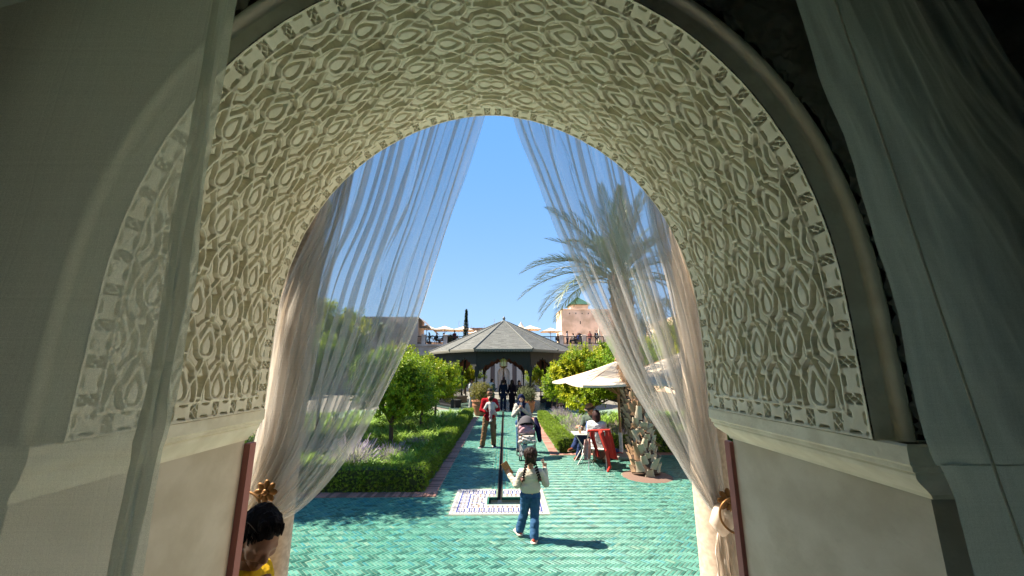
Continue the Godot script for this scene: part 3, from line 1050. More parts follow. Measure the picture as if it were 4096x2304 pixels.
func paving() -> void:
	var g := G.new()
	var y := 0.0
	# bed of light grout, with the channel and basin left open
	for q in [[-9, -2.9, 9, -7.2], [-9, -7.2, -0.30, -7.6], [0.32, -7.2, 9, -7.6], [-9, -7.6, -0.132, -23.2], [-0.038, -7.6, 9, -23.2]]:
		g.quad(Vector3(q[0], y, q[1]), Vector3(q[2], y, q[1]), Vector3(q[2], y, q[3]), Vector3(q[0], y, q[3]))
	var pv := struct("pavement", g.mesh(), M.grout)
	# herringbone
	var w := 0.043
	var n := 3
	var shared: Array[Mesh] = []
	for k in 5:
		g = G.new()
		g.slab(Vector3(0, 0, 0), Vector3(w * n - 0.0056, 0.014, w - 0.0056), 0.003 + 0.0005 * k)
		shared.append(g.mesh())
	var near := []
	var xf := []
	var cols := []
	var rot := Basis(Vector3.UP, deg_to_rad(45))
	for a in range(-500, 500):
		for b in range(-500, 500):
			var t := posmod(a - b, 2 * n)
			var ce: Vector3
			var turn := 0.0
			if t == 0:
				ce = Vector3((a + n * 0.5) * w, 0, (b + 0.5) * w)
			elif t == 2 * n - 1:
				ce = Vector3((a + 0.5) * w, 0, (b + n * 0.5) * w)
				turn = PI * 0.5
			else:
				continue
			var p := rot * ce
			p += Vector3(0, 0, -10)
			if not paved(p.x, p.z):
				continue
			# only what the place shows
			if absf(p.x) > 0.8 * (-p.z) + 1.5:
				continue
			var bs := Basis(Vector3(r(-1, 1), 0, r(-1, 1)).normalized(), r(0, 0.012)) * rot * Basis(Vector3.UP, turn + r(-0.01, 0.01))
			var tr := Transform3D(bs, p + Vector3(0, -0.0015 + r(-0.0012, 0.0012), 0))
			xf.append(tr)
			cols.append(tile_color())
			if p.z > -5.75 and absf(p.x + 0.05) < 2.45:
				near.append([-p.z + absf(p.x) * 0.05, xf.size() - 1])
	near.sort_custom(func(i, j): return i[0] < j[0])
	# the largest tiles in view are pieces of their own
	var pieces := {}
	var tmats := []
	for k in 10:
		tmats.append(mat(tile_color().linear_to_srgb(), 0.34, {"spec": 0.22, "nrm": M.rough_n, "nscale": 0.12, "tri": 5.0}))
	var cnt := 0
	for q in near:
		var p: Vector3 = xf[q[1]].origin
		if -p.z < 4.80 or cnt >= 300:
			continue
		cnt += 1
		pieces[q[1]] = true
		var o := obj("tile", shared[cnt % 5], tmats[rng.randi() % 10], pv)
		o.transform = xf[q[1]]
	var xr := []
	var cr := []
	for k in xf.size():
		if not pieces.has(k):
			xr.append(xf[k])
			cr.append(cols[k])
	many("herringbone_tiles", shared[2], M.tile, xr, cr, pv)
	print("tiles ", xf.size())
	# straight border tiles along the channel
	xf = []
	cols = []
	var ch_len := 0.155
	g = G.new()
	g.slab(Vector3.ZERO, Vector3(0.052, 0.014, ch_len - 0.006), 0.003)
	var bm := g.mesh()
	var zz := -8.16
	while zz > -23.0:
		for x in [-0.164, -0.006, -0.228, 0.058]:
			xf.append(Transform3D(Basis.IDENTITY, Vector3(x, -0.0005, zz)))
			cols.append(tile_color())
		zz -= ch_len
	many("channel_border_tiles", bm, M.tile, xf, cols, pv)
	# water channel and basin
	var wt := thing("water_channel", "narrow dark water channel running down the middle of the green path", "water channel")
	g = G.new()
	for x in [-0.132, -0.038]:
		g.box(Vector3(x + (0.006 if x < -0.1 else -0.006), -0.055, -15.3), Vector3(0.012, 0.125, 15.4))
	g.box(Vector3(-0.085, -0.1, -15.3), Vector3(0.082, 0.02, 15.4))
	obj("lining", g.mesh(), mat(lin(0.05, 0.04, 0.03), 0.8, {"tex": M.fine, "tri": 2.0}), wt)
	g = G.new()
	g.quad(Vector3(-0.126, -0.05, -7.61), Vector3(-0.044, -0.05, -7.61), Vector3(-0.044, -0.05, -23.0), Vector3(-0.126, -0.05, -23.0))
	obj("water", g.mesh(), mat(lin(0.012, 0.011, 0.009), 0.5, {"spec": 0.12}), wt)
	var bt := thing("basin", "small square basin of dark water set in a mosaic rug of tiles", "basin", Vector3(0.01, 0, -7.4))
	g = G.new()
	g.box(Vector3(-0.30, -0.06, 0), Vector3(0.02, 0.14, 0.4))
	g.box(Vector3(0.30, -0.06, 0), Vector3(0.02, 0.14, 0.4))
	g.box(Vector3(0, -0.06, 0.19), Vector3(0.58, 0.14, 0.02))
	g.box(Vector3(-0.222, -0.06, -0.19), Vector3(0.156, 0.14, 0.02))
	g.box(Vector3(0.126, -0.06, -0.19), Vector3(0.348, 0.14, 0.02))
	obj("green_lining", g.mesh(), mat(lin(0.03, 0.14, 0.09), 0.25), bt)
	g = G.new()
	g.box(Vector3(0, -0.12, 0), Vector3(0.58, 0.02, 0.36))
	obj("basin_floor", g.mesh(), M.black, bt)
	g = G.new()
	g.quad(Vector3(-0.29, -0.035, 0.18), Vector3(0.29, -0.035, 0.18), Vector3(0.29, -0.035, -0.18), Vector3(-0.29, -0.035, -0.18))
	obj("water", g.mesh(), mat(lin(0.010, 0.014, 0.013), 0.12, {"spec": 0.2}), bt)
	mosaic(pv)
	# pink brick edging of the beds
	g = G.new()
	g.slab(Vector3.ZERO, Vector3(0.245, 0.03, 0.058), 0.004)
	var brick := g.mesh()
	var bms := []
	for k in 6:
		bms.append(mat(lin(0.30, 0.15, 0.115) * r(0.8, 1.15), 0.85, {"tex": M.fine, "nrm": M.rough_n, "nscale": 0.3, "tri": 3.0}))
	xf = []
	cols = []
	var kerb := struct("brick_edging", mesh_quad(PX0, LB + 0.26, PX0 + 0.26, BED_END), M.grout)
	var k2 := struct("brick_edging", mesh_quad(PX1 - 0.26, RB + 0.26, PX1, BED_END), M.grout)
	var lay := func(p: Vector3, turn: float, own: bool, par: Node):
		if own:
			var o := obj("brick", brick, bms[rng.randi() % 6], par)
			o.position = p
			o.rotation.y = turn + r(-0.012, 0.012)
		else:
			xf.append(Transform3D(Basis(Vector3.UP, turn), p))
			var f := r(0.8, 1.15)
			cols.append(Color(0.30 * f, 0.15 * f, 0.115 * f))
	var z := LB + 0.03
	while z > BED_END:
		lay.call(Vector3(PX0 + 0.128, 0.001 + r(-0.002, 0.002), z), 0.0, z > -13.6, kerb)
		z -= 0.063
	z = RB - 0.03
	while z > BED_END:
		lay.call(Vector3(PX1 - 0.128, 0.001 + r(-0.002, 0.002), z), 0.0, z > -14.5, k2)
		z -= 0.063
	var x := PX0 + 0.24
	while x > -6.0:
		lay.call(Vector3(x, 0.001 + r(-0.002, 0.002), LB + 0.13), PI / 2, x > -4.6, kerb)
		x -= 0.063
	x = PX1 - 0.24
	while x < 8.0:
		lay.call(Vector3(x, 0.001 + r(-0.002, 0.002), RB + 0.13), PI / 2, x < 4.2, k2)
		x += 0.063
	many("far_bricks", brick, mat(Color.WHITE, 0.85, {"vc": true}), xf, cols, kerb)
	# earth pit round the palm, with a ring of tiles
	g = G.new()
	g.lathe([Vector2(0.0, 0.05), Vector2(0.3, 0.04), Vector2(0.52, 0.012), Vector2(0.545, -0.01)], 36)
	var pit := struct("earth", g.mesh(), mat(lin(0.16, 0.10, 0.075), 1.0, {"tex": M.fine, "nrm": M.rough_n, "nscale": 1.0, "tri": 4.0}))
	pit.position = Vector3(3.14, 0.0, -8.95)
	xf = []
	cols = []
	g = G.new()
	g.slab(Vector3.ZERO, Vector3(0.11, 0.014, 0.044), 0.003)
	for k in 74:
		var an := TAU * k / 74.0
		xf.append(Transform3D(Basis(Vector3.UP, -an), Vector3(3.14 + cos(an) * 0.62, 0.003, -8.95 + sin(an) * 0.62)))
		cols.append(tile_color())
	many("ring_tiles", g.mesh(), M.tile, xf, cols, pv)

func mesh_quad(x0: float, z0: float, x1: float, z1: float) -> ArrayMesh:
	var g := G.new()
	g.quad(Vector3(x0, 0.004, z0), Vector3(x1, 0.004, z0), Vector3(x1, 0.004, z1), Vector3(x0, 0.004, z1))
	return g.mesh()

func mosaic(pv: Node) -> void:
	var x0 := -0.90
	var x1 := 0.74
	var z0 := -6.75
	var z1 := -8.07
	var white := Color(0.46, 0.44, 0.42)
	var blue := Color(0.035, 0.055, 0.24)
	var black := Color(0.02, 0.022, 0.025)
	var green := Color(0.03, 0.13, 0.09)
	var ochre := Color(0.28, 0.13, 0.05)
	g_bed(pv, x0, z0, x1, z1)
	var g := G.new()
	var s := 0.0205
	g.slab(Vector3.ZERO, Vector3(s - 0.0022, 0.012, s - 0.0022), 0.0015)
	var m := g.mesh()
	var xf := []
	var cols := []
	var nx := int((x1 - x0) / s)
	var nz := int((z0 - z1) / s)
	for b in nz:
		for a in nx:
			var p := Vector3(x0 + (a + 0.5) * s, 0.006, z0 - (b + 0.5) * s)
			if p.x > -0.335 and p.x < 0.355 and p.z < -7.17 and p.z > -7.63:
				continue
			if absf(p.x + 0.085) < 0.075 and p.z < -7.6:
				continue
			var d := mini(mini(a, nx - 1 - a), mini(b, nz - 1 - b))
			var along := a if (b == d or b == nz - 1 - d) else b
			var c := white
			if d == 0 or d == 1:
				c = white
			elif d == 2 or d == 3:
				c = white if along % 3 < 2 else black
			elif d == 4:
				c = white
			elif d <= 5:
				c = blue
			elif d <= 12:
				# lozenges and stars
				var q := (d - 6) % 3
				var k := along % 4
				if q == 1 and k == 1:
					c = ochre if (along / 4) % 3 == 0 else blue
				elif q == 1 and k == 3:
					c = black
				elif q != 1 and k == 3:
					c = blue
				elif k == 1 and q == 0:
					c = black if (along / 4) % 2 == 0 else white
			elif d <= 13:
				c = blue
			else:
				var q := (d - 14) % 4
				var k := along % 4
				if q == 0:
					c = white
				elif q == 2 and k == 2:
					c = [ochre, black, blue, green][(along / 4 + d) % 4]
				elif (q == 1 or q == 3) and k == 2:
					c = black if (along / 4) % 2 == 0 else ochre
				elif q == 2 and k % 2 == 1:
					c = blue if (along / 4) % 2 == 0 else black
			xf.append(Transform3D(Basis(Vector3(r(-1, 1), 0, r(-1, 1)).normalized(), r(0, 0.02)), p))
			cols.append(c * r(0.85, 1.1))
	# white frame of the basin
	many("mosaic_tiles", m, M.tile, xf, cols, pv)
	g = G.new()
	for q in [[0.01, -7.185, 0.68, 0.025], [-0.32, -7.4, 0.025, 0.40], [0.34, -7.4, 0.025, 0.40], [-0.235, -7.615, 0.18, 0.025], [0.15, -7.615, 0.36, 0.025]]:
		g.slab(Vector3(q[0], 0.004, q[1]), Vector3(q[2], 0.016, q[3]), 0.003)
	obj("basin_frame", g.mesh(), mat(lin(0.40, 0.38, 0.35), 0.3), pv)

func g_bed(pv: Node, x0: float, z0: float, x1: float, z1: float) -> void:
	var g := G.new()
	g.quad(Vector3(x0 - 0.03, 0.003, z0 + 0.03), Vector3(x1 + 0.03, 0.003, z0 + 0.03), Vector3(x1 + 0.03, 0.003, -7.2), Vector3(x0 - 0.03, 0.003, -7.2))
	g.quad(Vector3(x0 - 0.03, 0.003, -7.2), Vector3(-0.31, 0.003, -7.2), Vector3(-0.31, 0.003, z1 - 0.03), Vector3(x0 - 0.03, 0.003, z1 - 0.03))
	g.quad(Vector3(0.33, 0.003, -7.2), Vector3(x1 + 0.03, 0.003, -7.2), Vector3(x1 + 0.03, 0.003, z1 - 0.03), Vector3(0.33, 0.003, z1 - 0.03))
	obj("mosaic_bed", g.mesh(), M.grout, pv)

# a leaf: two halves folded along the midrib, bent down at the tip
func leaf(g: G, p: Vector3, dir: Vector3, up: Vector3, ln: float, wd: float, bend := 0.15) -> void:
	var sd := dir.cross(up).normalized()
	var nn := sd.cross(dir).normalized()
	var tip := p + dir * ln - nn * ln * bend
	var mid := p + dir * ln * 0.45 + nn * ln * 0.02
	var a := mid + sd * wd * 0.5 + nn * wd * 0.16
	var b := mid - sd * wd * 0.5 + nn * wd * 0.16
	var k := g.add(p, nn)
	g.add(a, (nn - sd * 0.3).normalized())
	g.add(tip, nn)
	g.add(b, (nn + sd * 0.3).normalized())
	g.add(mid, nn)
	g.i.append_array([k, k + 4, k + 1, k + 4, k + 2, k + 1, k, k + 3, k + 4, k + 4, k + 3, k + 2])

func spray_mesh(n: int, ln: float, wd: float, spread: float, seed_: int) -> ArrayMesh:
	var keep := rng.state
	rng.seed = seed_
	var g := G.new()
	for k in n:
		var t := float(k) / n
		var p := Vector3(0, spread * t, 0)
		var an := k * 2.4 + r(-0.4, 0.4)
		var tilt := lerpf(0.1, 0.9, t) + r(-0.25, 0.25)
		var d := Vector3(cos(an) * cos(tilt), sin(tilt), sin(an) * cos(tilt)).normalized()
		g.col = Color.WHITE * r(0.75, 1.2)
		leaf(g, p, d, Vector3(r(-0.4, 0.4), 1, r(-0.4, 0.4)).normalized(), ln * r(0.75, 1.15), wd * r(0.8, 1.15), r(0.05, 0.3))
	rng.state = keep
	return g.mesh()

func rand_dir() -> Vector3:
	var z := r(-1, 1)
	var a := r(0, TAU)
	var q := sqrt(1 - z * z)
	return Vector3(q * cos(a), z, q * sin(a))

func basis_up(d: Vector3, turn: float, sc: float) -> Basis:
	var x := d.cross(Vector3(0.31, 0.2, 0.93)).normalized()
	var z := x.cross(d).normalized()
	return (Basis(x, d, z) * Basis(Vector3.UP, turn)).scaled(Vector3.ONE * sc)

var sprays: Array[Mesh] = []

# crown of clumps with gaps, on a stem with limbs
func tree(called: String, label: String, at: Vector3, rad: Vector3, mid: float, clumps: int, per: int, pal: Array, group := "", sc := 1.0, stem := 0.055, lean := Vector3.ZERO) -> Node3D:
	var t := thing(called, label, "tree", at, 0, group)
	var cen := Vector3(0, mid, 0) + lean
	var xf := []
	var cols := []
	var ends := []
	for k in clumps:
		var d := rand_dir()
		if d.y < -0.55:
			d.y *= -0.6
			d = d.normalized()
		var f := r(0.62, 1.04) if k % 4 else r(0.2, 0.6)
		var c := cen + d * rad * f
		var cr := r(0.22, 0.42) * minf(rad.x, rad.y)
		if k < 14:
			ends.append(c)
		var base: Color = pal[rng.randi() % pal.size()]
		for j in per:
			var e := rand_dir()
			var q := pow(rng.randf(), 0.5)
			var p := c + e * cr * q * Vector3(1, 0.85, 1)
			if p.y < 0.12:
				continue
			var up := (e * 0.6 + d * 0.6 + Vector3(0, 0.45, 0)).normalized()
			xf.append(Transform3D(basis_up(up, r(0, TAU), sc * r(0.8, 1.25)), p))
			cols.append(base.lerp(pal[rng.randi() % pal.size()], r(0, 0.5)) * r(0.75, 1.25))
	many("crown", sprays[0], M.leaf, xf, cols, t)
	var g := G.new()
	var fork := Vector3(lean.x * 0.3, mid - rad.y * 0.75, lean.z * 0.3)
	g.tube([Vector3(0, -0.05, 0), Vector3(r(-0.03, 0.03), fork.y * 0.5, r(-0.03, 0.03)), fork], [stem * 1.35, stem, stem * 0.92], 9)
	obj("trunk", g.mesh(), M.bark, t)
	g = G.new()
	for e: Vector3 in ends:
		var m := fork.lerp(e, 0.45) + Vector3(r(-0.1, 0.1), r(-0.05, 0.12), r(-0.1, 0.1)) * rad.x
		g.tube([fork, m, e], [stem * 0.7, stem * 0.42, stem * 0.14], 6)
	obj("limbs", g.mesh(), M.bark, t)
	return t

func hedge(label: String, a: Vector2, b: Vector2, h: float, den := 620) -> void:
	var lo := a.min(b)
	var hi := a.max(b)
	var ce := Vector3((lo.x + hi.x) / 2, 0, (lo.y + hi.y) / 2)
	var t := thing("box_hedge", label, "hedge", ce, 0, "clipped hedges round the garden beds")
	var s := Vector3(hi.x - lo.x, h, hi.y - lo.y)
	var g := G.new()
	g.box(Vector3(0, h * 0.5 - 0.02, 0), s - Vector3(0.07, 0.04, 0.07))
	obj("core", g.mesh(), mat(lin(0.035, 0.05, 0.015), 1.0), t)
	var xf := []
	var cols := []
	var faces := [[Vector3(0, 1, 0), s.x * s.z], [Vector3(1, 0, 0), s.z * h], [Vector3(-1, 0, 0), s.z * h], [Vector3(0, 0, 1), s.x * h], [Vector3(0, 0, -1), s.x * h]]
	var nz := FastNoiseLite.new()
	nz.seed = 77
	nz.frequency = 0.9
	for f in faces:
		for k in int(f[1] * den):
			var d: Vector3 = f[0]
			var p := Vector3(r(-0.5, 0.5) * s.x, r(0.02, 1.0) * h, r(-0.5, 0.5) * s.z)
			if d.y > 0.5:
				p.y = h
			elif absf(d.x) > 0.5:
				p.x = d.x * s.x * 0.5
			else:
				p.z = d.z * s.z * 0.5
			var wv := nz.get_noise_3d(p.x + ce.x, p.y, p.z + ce.z)
			p += d * (r(-0.045, 0.012) + wv * 0.03)
			var up := (d + rand_dir() * 0.7).normalized()
			xf.append(Transform3D(basis_up(up, r(0, TAU), r(0.75, 1.3)), p))
			cols.append(Color(0.13, 0.23, 0.018).lerp(Color(0.22, 0.31, 0.03), rng.randf()) * r(0.7, 1.2) * (1.0 + wv * 0.35))
	many("foliage", sprays[1], M.leaf, xf, cols, t)

func beds() -> void:
	sprays.append(spray_mesh(9, 0.085, 0.042, 0.13, 101))
	sprays.append(spray_mesh(8, 0.026, 0.016, 0.045, 102))
	# strap-leaved clump
	var g := G.new()
	rng.seed = 555
	for k in 18:
		var an := r(0, TAU)
		var out := r(0.10, 0.30)
		var h := r(0.26, 0.46)
		var d := Vector3(cos(an), 0, sin(an))
		var sd := Vector3(-d.z, 0, d.x) * r(0.007, 0.011)
		var ps := []
		for q in 5:
			var f := q / 4.0
			ps.append(d * out * f * f * 1.1 + Vector3(0, h * (f * 1.35 - 0.55 * f * f * f * 1.0), 0))
		g.col = Color.WHITE * r(0.75, 1.25)
		for q in 4:
			var w0 := 1.0 if q < 3 else 0.8
			var w1 := 0.9 if q < 3 else 0.1
			g.quad(ps[q] - sd * w0, ps[q] + sd * w0, ps[q + 1] + sd * w1, ps[q + 1] - sd * w1)
	var strap := g.mesh()
	# lavender clump: fine grey stems, violet tips
	g = G.new()
	for k in 110:
		var d := rand_dir()
		d.y = absf(d.y) * 1.4 + 0.35
		d = d.normalized()
		var ln := r(0.30, 0.52)
		var sd := d.cross(rand_dir()).normalized() * 0.004
		var b := Vector3(r(-0.05, 0.05), 0, r(-0.05, 0.05))
		var gr := r(0.8, 1.2)
		g.col = Color(0.42, 0.45, 0.30) * gr
		g.quad(b - sd, b + sd, b + d * ln * 0.85 + sd * 0.6, b + d * ln * 0.85 - sd * 0.6)
		for q in 3:
			var p := b + d * ln * r(0.15, 0.75)
			leaf(g, p, (d + rand_dir() * 0.7).normalized(), rand_dir(), 0.06, 0.012)
		if k % 2 == 0:
			g.col = Color(0.34, 0.29, 0.38) * gr
			g.quad(b + d * ln * 0.82 - sd * 1.6, b + d * ln * 0.82 + sd * 1.6, b + d * ln * 1.05 + sd, b + d * ln * 1.05 - sd)
	var lav := g.mesh()
	# ---- beds of earth
	g = G.new()
	g.slab(Vector3(-6.27, 0.0, -13.7), Vector3(8.92, 0.08, 11.0), 0.02)
	struct("left_bed_earth", g.mesh(), M.soil)
	g = G.new()
	g.slab(Vector3(6.27, 0.0, -15.5), Vector3(9.0, 0.08, 7.6), 0.02)
	struct("right_bed_earth", g.mesh(), M.soil)
	hedge("clipped hedge along the left side of the green path", Vector2(-1.96, -8.3), Vector2(-1.56, BED_END), 0.42)
	hedge("shaded clipped hedge across the front of the left bed", Vector2(-9.0, -8.32), Vector2(-1.56, -7.93), 0.43)
	hedge("sunny clipped hedge along the right side of the green path", Vector2(1.54, -11.72), Vector2(1.94, -18.4), 0.42)
	hedge("clipped hedge behind the café table, in front of the right bed", Vector2(1.54, -11.70), Vector2(8.0, -11.33), 0.42)
	# ---- strap-leaved ground cover
	var xf := []
	var cols := []
	for side in 2:
		for k in (1500 if side == 0 else 700):
			var p := Vector3(r(-9.0, -2.0), 0.03, r(-8.45, -19.5)) if side == 0 else Vector3(r(2.0, 9.0), 0.03, r(-11.9, -19.0))
			if side == 0 and p.x < -6.0 and k % 2 == 0:
				p.x = r(-6.0, -2.0)
			xf.append(Transform3D(Basis(Vector3.UP, r(0, TAU)).scaled(Vector3.ONE * r(0.75, 1.2)), p))
			cols.append(Color(0.18, 0.34, 0.04).lerp(Color(0.30, 0.43, 0.08), rng.randf()) * r(0.7, 1.25))
	var o := many("strap_leaved_ground_cover", strap, M.leaf, xf, cols, self)
	tag(o, "green strap leaved plants covering the earth of the garden beds", "ground cover")
	o.set_meta("kind", "stuff")
	# ---- lavender bushes, each its own
	var lp := [[-3.5, -9.3, 1.5, "large grey lavender bush beside the left curtain, nearest in the left bed"], [-2.75, -9.9, 1.0, "small pale lavender bush at the foot of the forked trunk in the left bed"], [-4.6, -10.2, 1.1, "grey lavender bush seen through the left sheer curtain"], [-2.6, -11.6, 0.85, "olive grey bush behind the forked trunk in the left bed"], [2.6, -18.0, 1.25, "tall lavender bush at the far end of the right bed"], [2.55, -15.0, 1.15, "lavender bush half way along the right hedge"], [2.35, -13.2, 1.05, "grey lavender bush left of the seated man in the hat"], [3.15, -13.9, 1.1, "lavender bush behind the hat of the seated man"], [4.15, -13.2, 1.2, "lavender bush between the parasol pole and the palm trunk"], [3.65, -12.5, 0.95, "low lavender bush right of the seated woman"], [5.2, -13.5, 1.2, "lavender bush behind the palm trunk"]]
	for q in lp:
		var t := thing("lavender_bush", q[3], "bush", Vector3(q[0], 0.03, q[1]), 0, "lavender bushes in the beds")
		var x2 := []
		var c2 := []
		for k in 7:
			var a := r(0, TAU)
			x2.append(Transform3D(Basis(Vector3.UP, r(0, TAU)).scaled(Vector3.ONE * r(0.85, 1.15)), Vector3(cos(a), 0, sin(a)) * (0.24 * sqrt(k / 7.0))))
			c2.append(Color(1, 1, 1) * r(0.85, 1.2))
		many("stems", lav, M.leaf, x2, c2, t)
		t.scale = Vector3.ONE * float(q[2])
	# ---- citrus trees
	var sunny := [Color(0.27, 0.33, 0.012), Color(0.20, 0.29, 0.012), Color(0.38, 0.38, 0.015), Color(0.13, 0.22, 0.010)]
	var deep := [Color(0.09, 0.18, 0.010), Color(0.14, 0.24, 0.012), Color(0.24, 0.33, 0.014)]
	var gr := "citrus trees in the garden beds"
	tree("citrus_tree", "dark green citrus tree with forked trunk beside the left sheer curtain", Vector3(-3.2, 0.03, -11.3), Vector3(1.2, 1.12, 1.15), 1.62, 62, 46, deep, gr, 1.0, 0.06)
	tree("citrus_tree", "yellow green citrus tree, middle of the left row along the path", Vector3(-3.1, 0.03, -14.9), Vector3(1.4, 1.12, 1.35), 1.6, 70, 46, sunny, gr, 1.05)
	tree("citrus_tree", "bright citrus tree at the far end of the left row beside the white shirted man", Vector3(-3.15, 0.03, -18.0), Vector3(0.85, 0.9, 0.9), 1.7, 40, 38, sunny, gr, 1.05)
	tree("citrus_tree", "citrus tree behind the left row, its top against the terrace wall", Vector3(-4.9, 0.03, -16.8), Vector3(1.25, 1.2, 1.2), 2.0, 44, 40, sunny, gr, 1.15)
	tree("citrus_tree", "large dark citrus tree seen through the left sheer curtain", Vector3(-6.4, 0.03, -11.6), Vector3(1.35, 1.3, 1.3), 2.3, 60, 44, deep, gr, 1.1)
	tree("citrus_tree", "tall leafy tree behind the left sheer curtain, highest of the left bed", Vector3(-6.6, 0.03, -14.2), Vector3(1.4, 1.7, 1.4), 2.9, 60, 40, sunny, gr, 1.2)
	tree("citrus_tree", "leafy tree at the far left, behind the left porch column", Vector3(-8.4, 0.03, -12.2), Vector3(1.4, 1.5, 1.4), 2.4, 50, 38, deep, gr, 1.2)
	tree("citrus_tree", "sunny citrus tree leaning over the right hedge, left of the parasol", Vector3(3.05, 0.03, -13.8), Vector3(1.38, 1.05, 1.25), 1.75, 76, 48, sunny, gr, 1.05, 0.06, Vector3(-0.1, 0, 0))
	tree("citrus_tree", "citrus tree with dark forked trunk directly behind the parasol pole", Vector3(3.9, 0.03, -13.0), Vector3(1.2, 1.0, 1.1), 1.95, 56, 46, deep, gr, 1.05, 0.075)
	tree("citrus_tree", "tall bright citrus tree rising between the gazebo roof and the right curtain", Vector3(5.0, 0.03, -16.6), Vector3(1.3, 1.2, 1.3), 2.4, 52, 44, sunny, gr, 1.15)
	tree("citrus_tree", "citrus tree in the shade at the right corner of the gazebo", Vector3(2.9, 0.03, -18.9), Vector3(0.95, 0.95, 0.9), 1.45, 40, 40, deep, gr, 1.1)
	tree("citrus_tree", "bright citrus tree seen through the right sheer curtain beyond the second parasol", Vector3(6.9, 0.03, -15.6), Vector3(1.4, 1.4, 1.4), 2.5, 52, 42, sunny, gr, 1.15)
	tree("citrus_tree", "sunlit tree beyond the gazebo, framed between its right posts", Vector3(2.9, 0.03, -31.5), Vector3(1.2, 1.3, 1.2), 1.9, 40, 36, sunny, gr, 1.3)
	tree("citrus_tree", "sunlit tree beyond the gazebo, framed between its left posts", Vector3(-3.1, 0.03, -31.0), Vector3(1.2, 1.2, 1.2), 1.7, 40, 36, sunny, gr, 1.3)
	tree("citrus_tree", "tall tree at the front corner of the left bed, throwing its shade on the pavement", Vector3(-6.3, 0.03, -8.3), Vector3(1.6, 1.4, 0.8), 3.9, 70, 44, deep, gr, 1.15, 0.09)
	tree("citrus_tree", "slender tall tree behind the left porch column, shading the green path", Vector3(-6.2, 0.03, -10.3), Vector3(0.95, 1.2, 0.9), 6.4, 44, 40, deep, gr, 1.15, 0.09)
	palm()

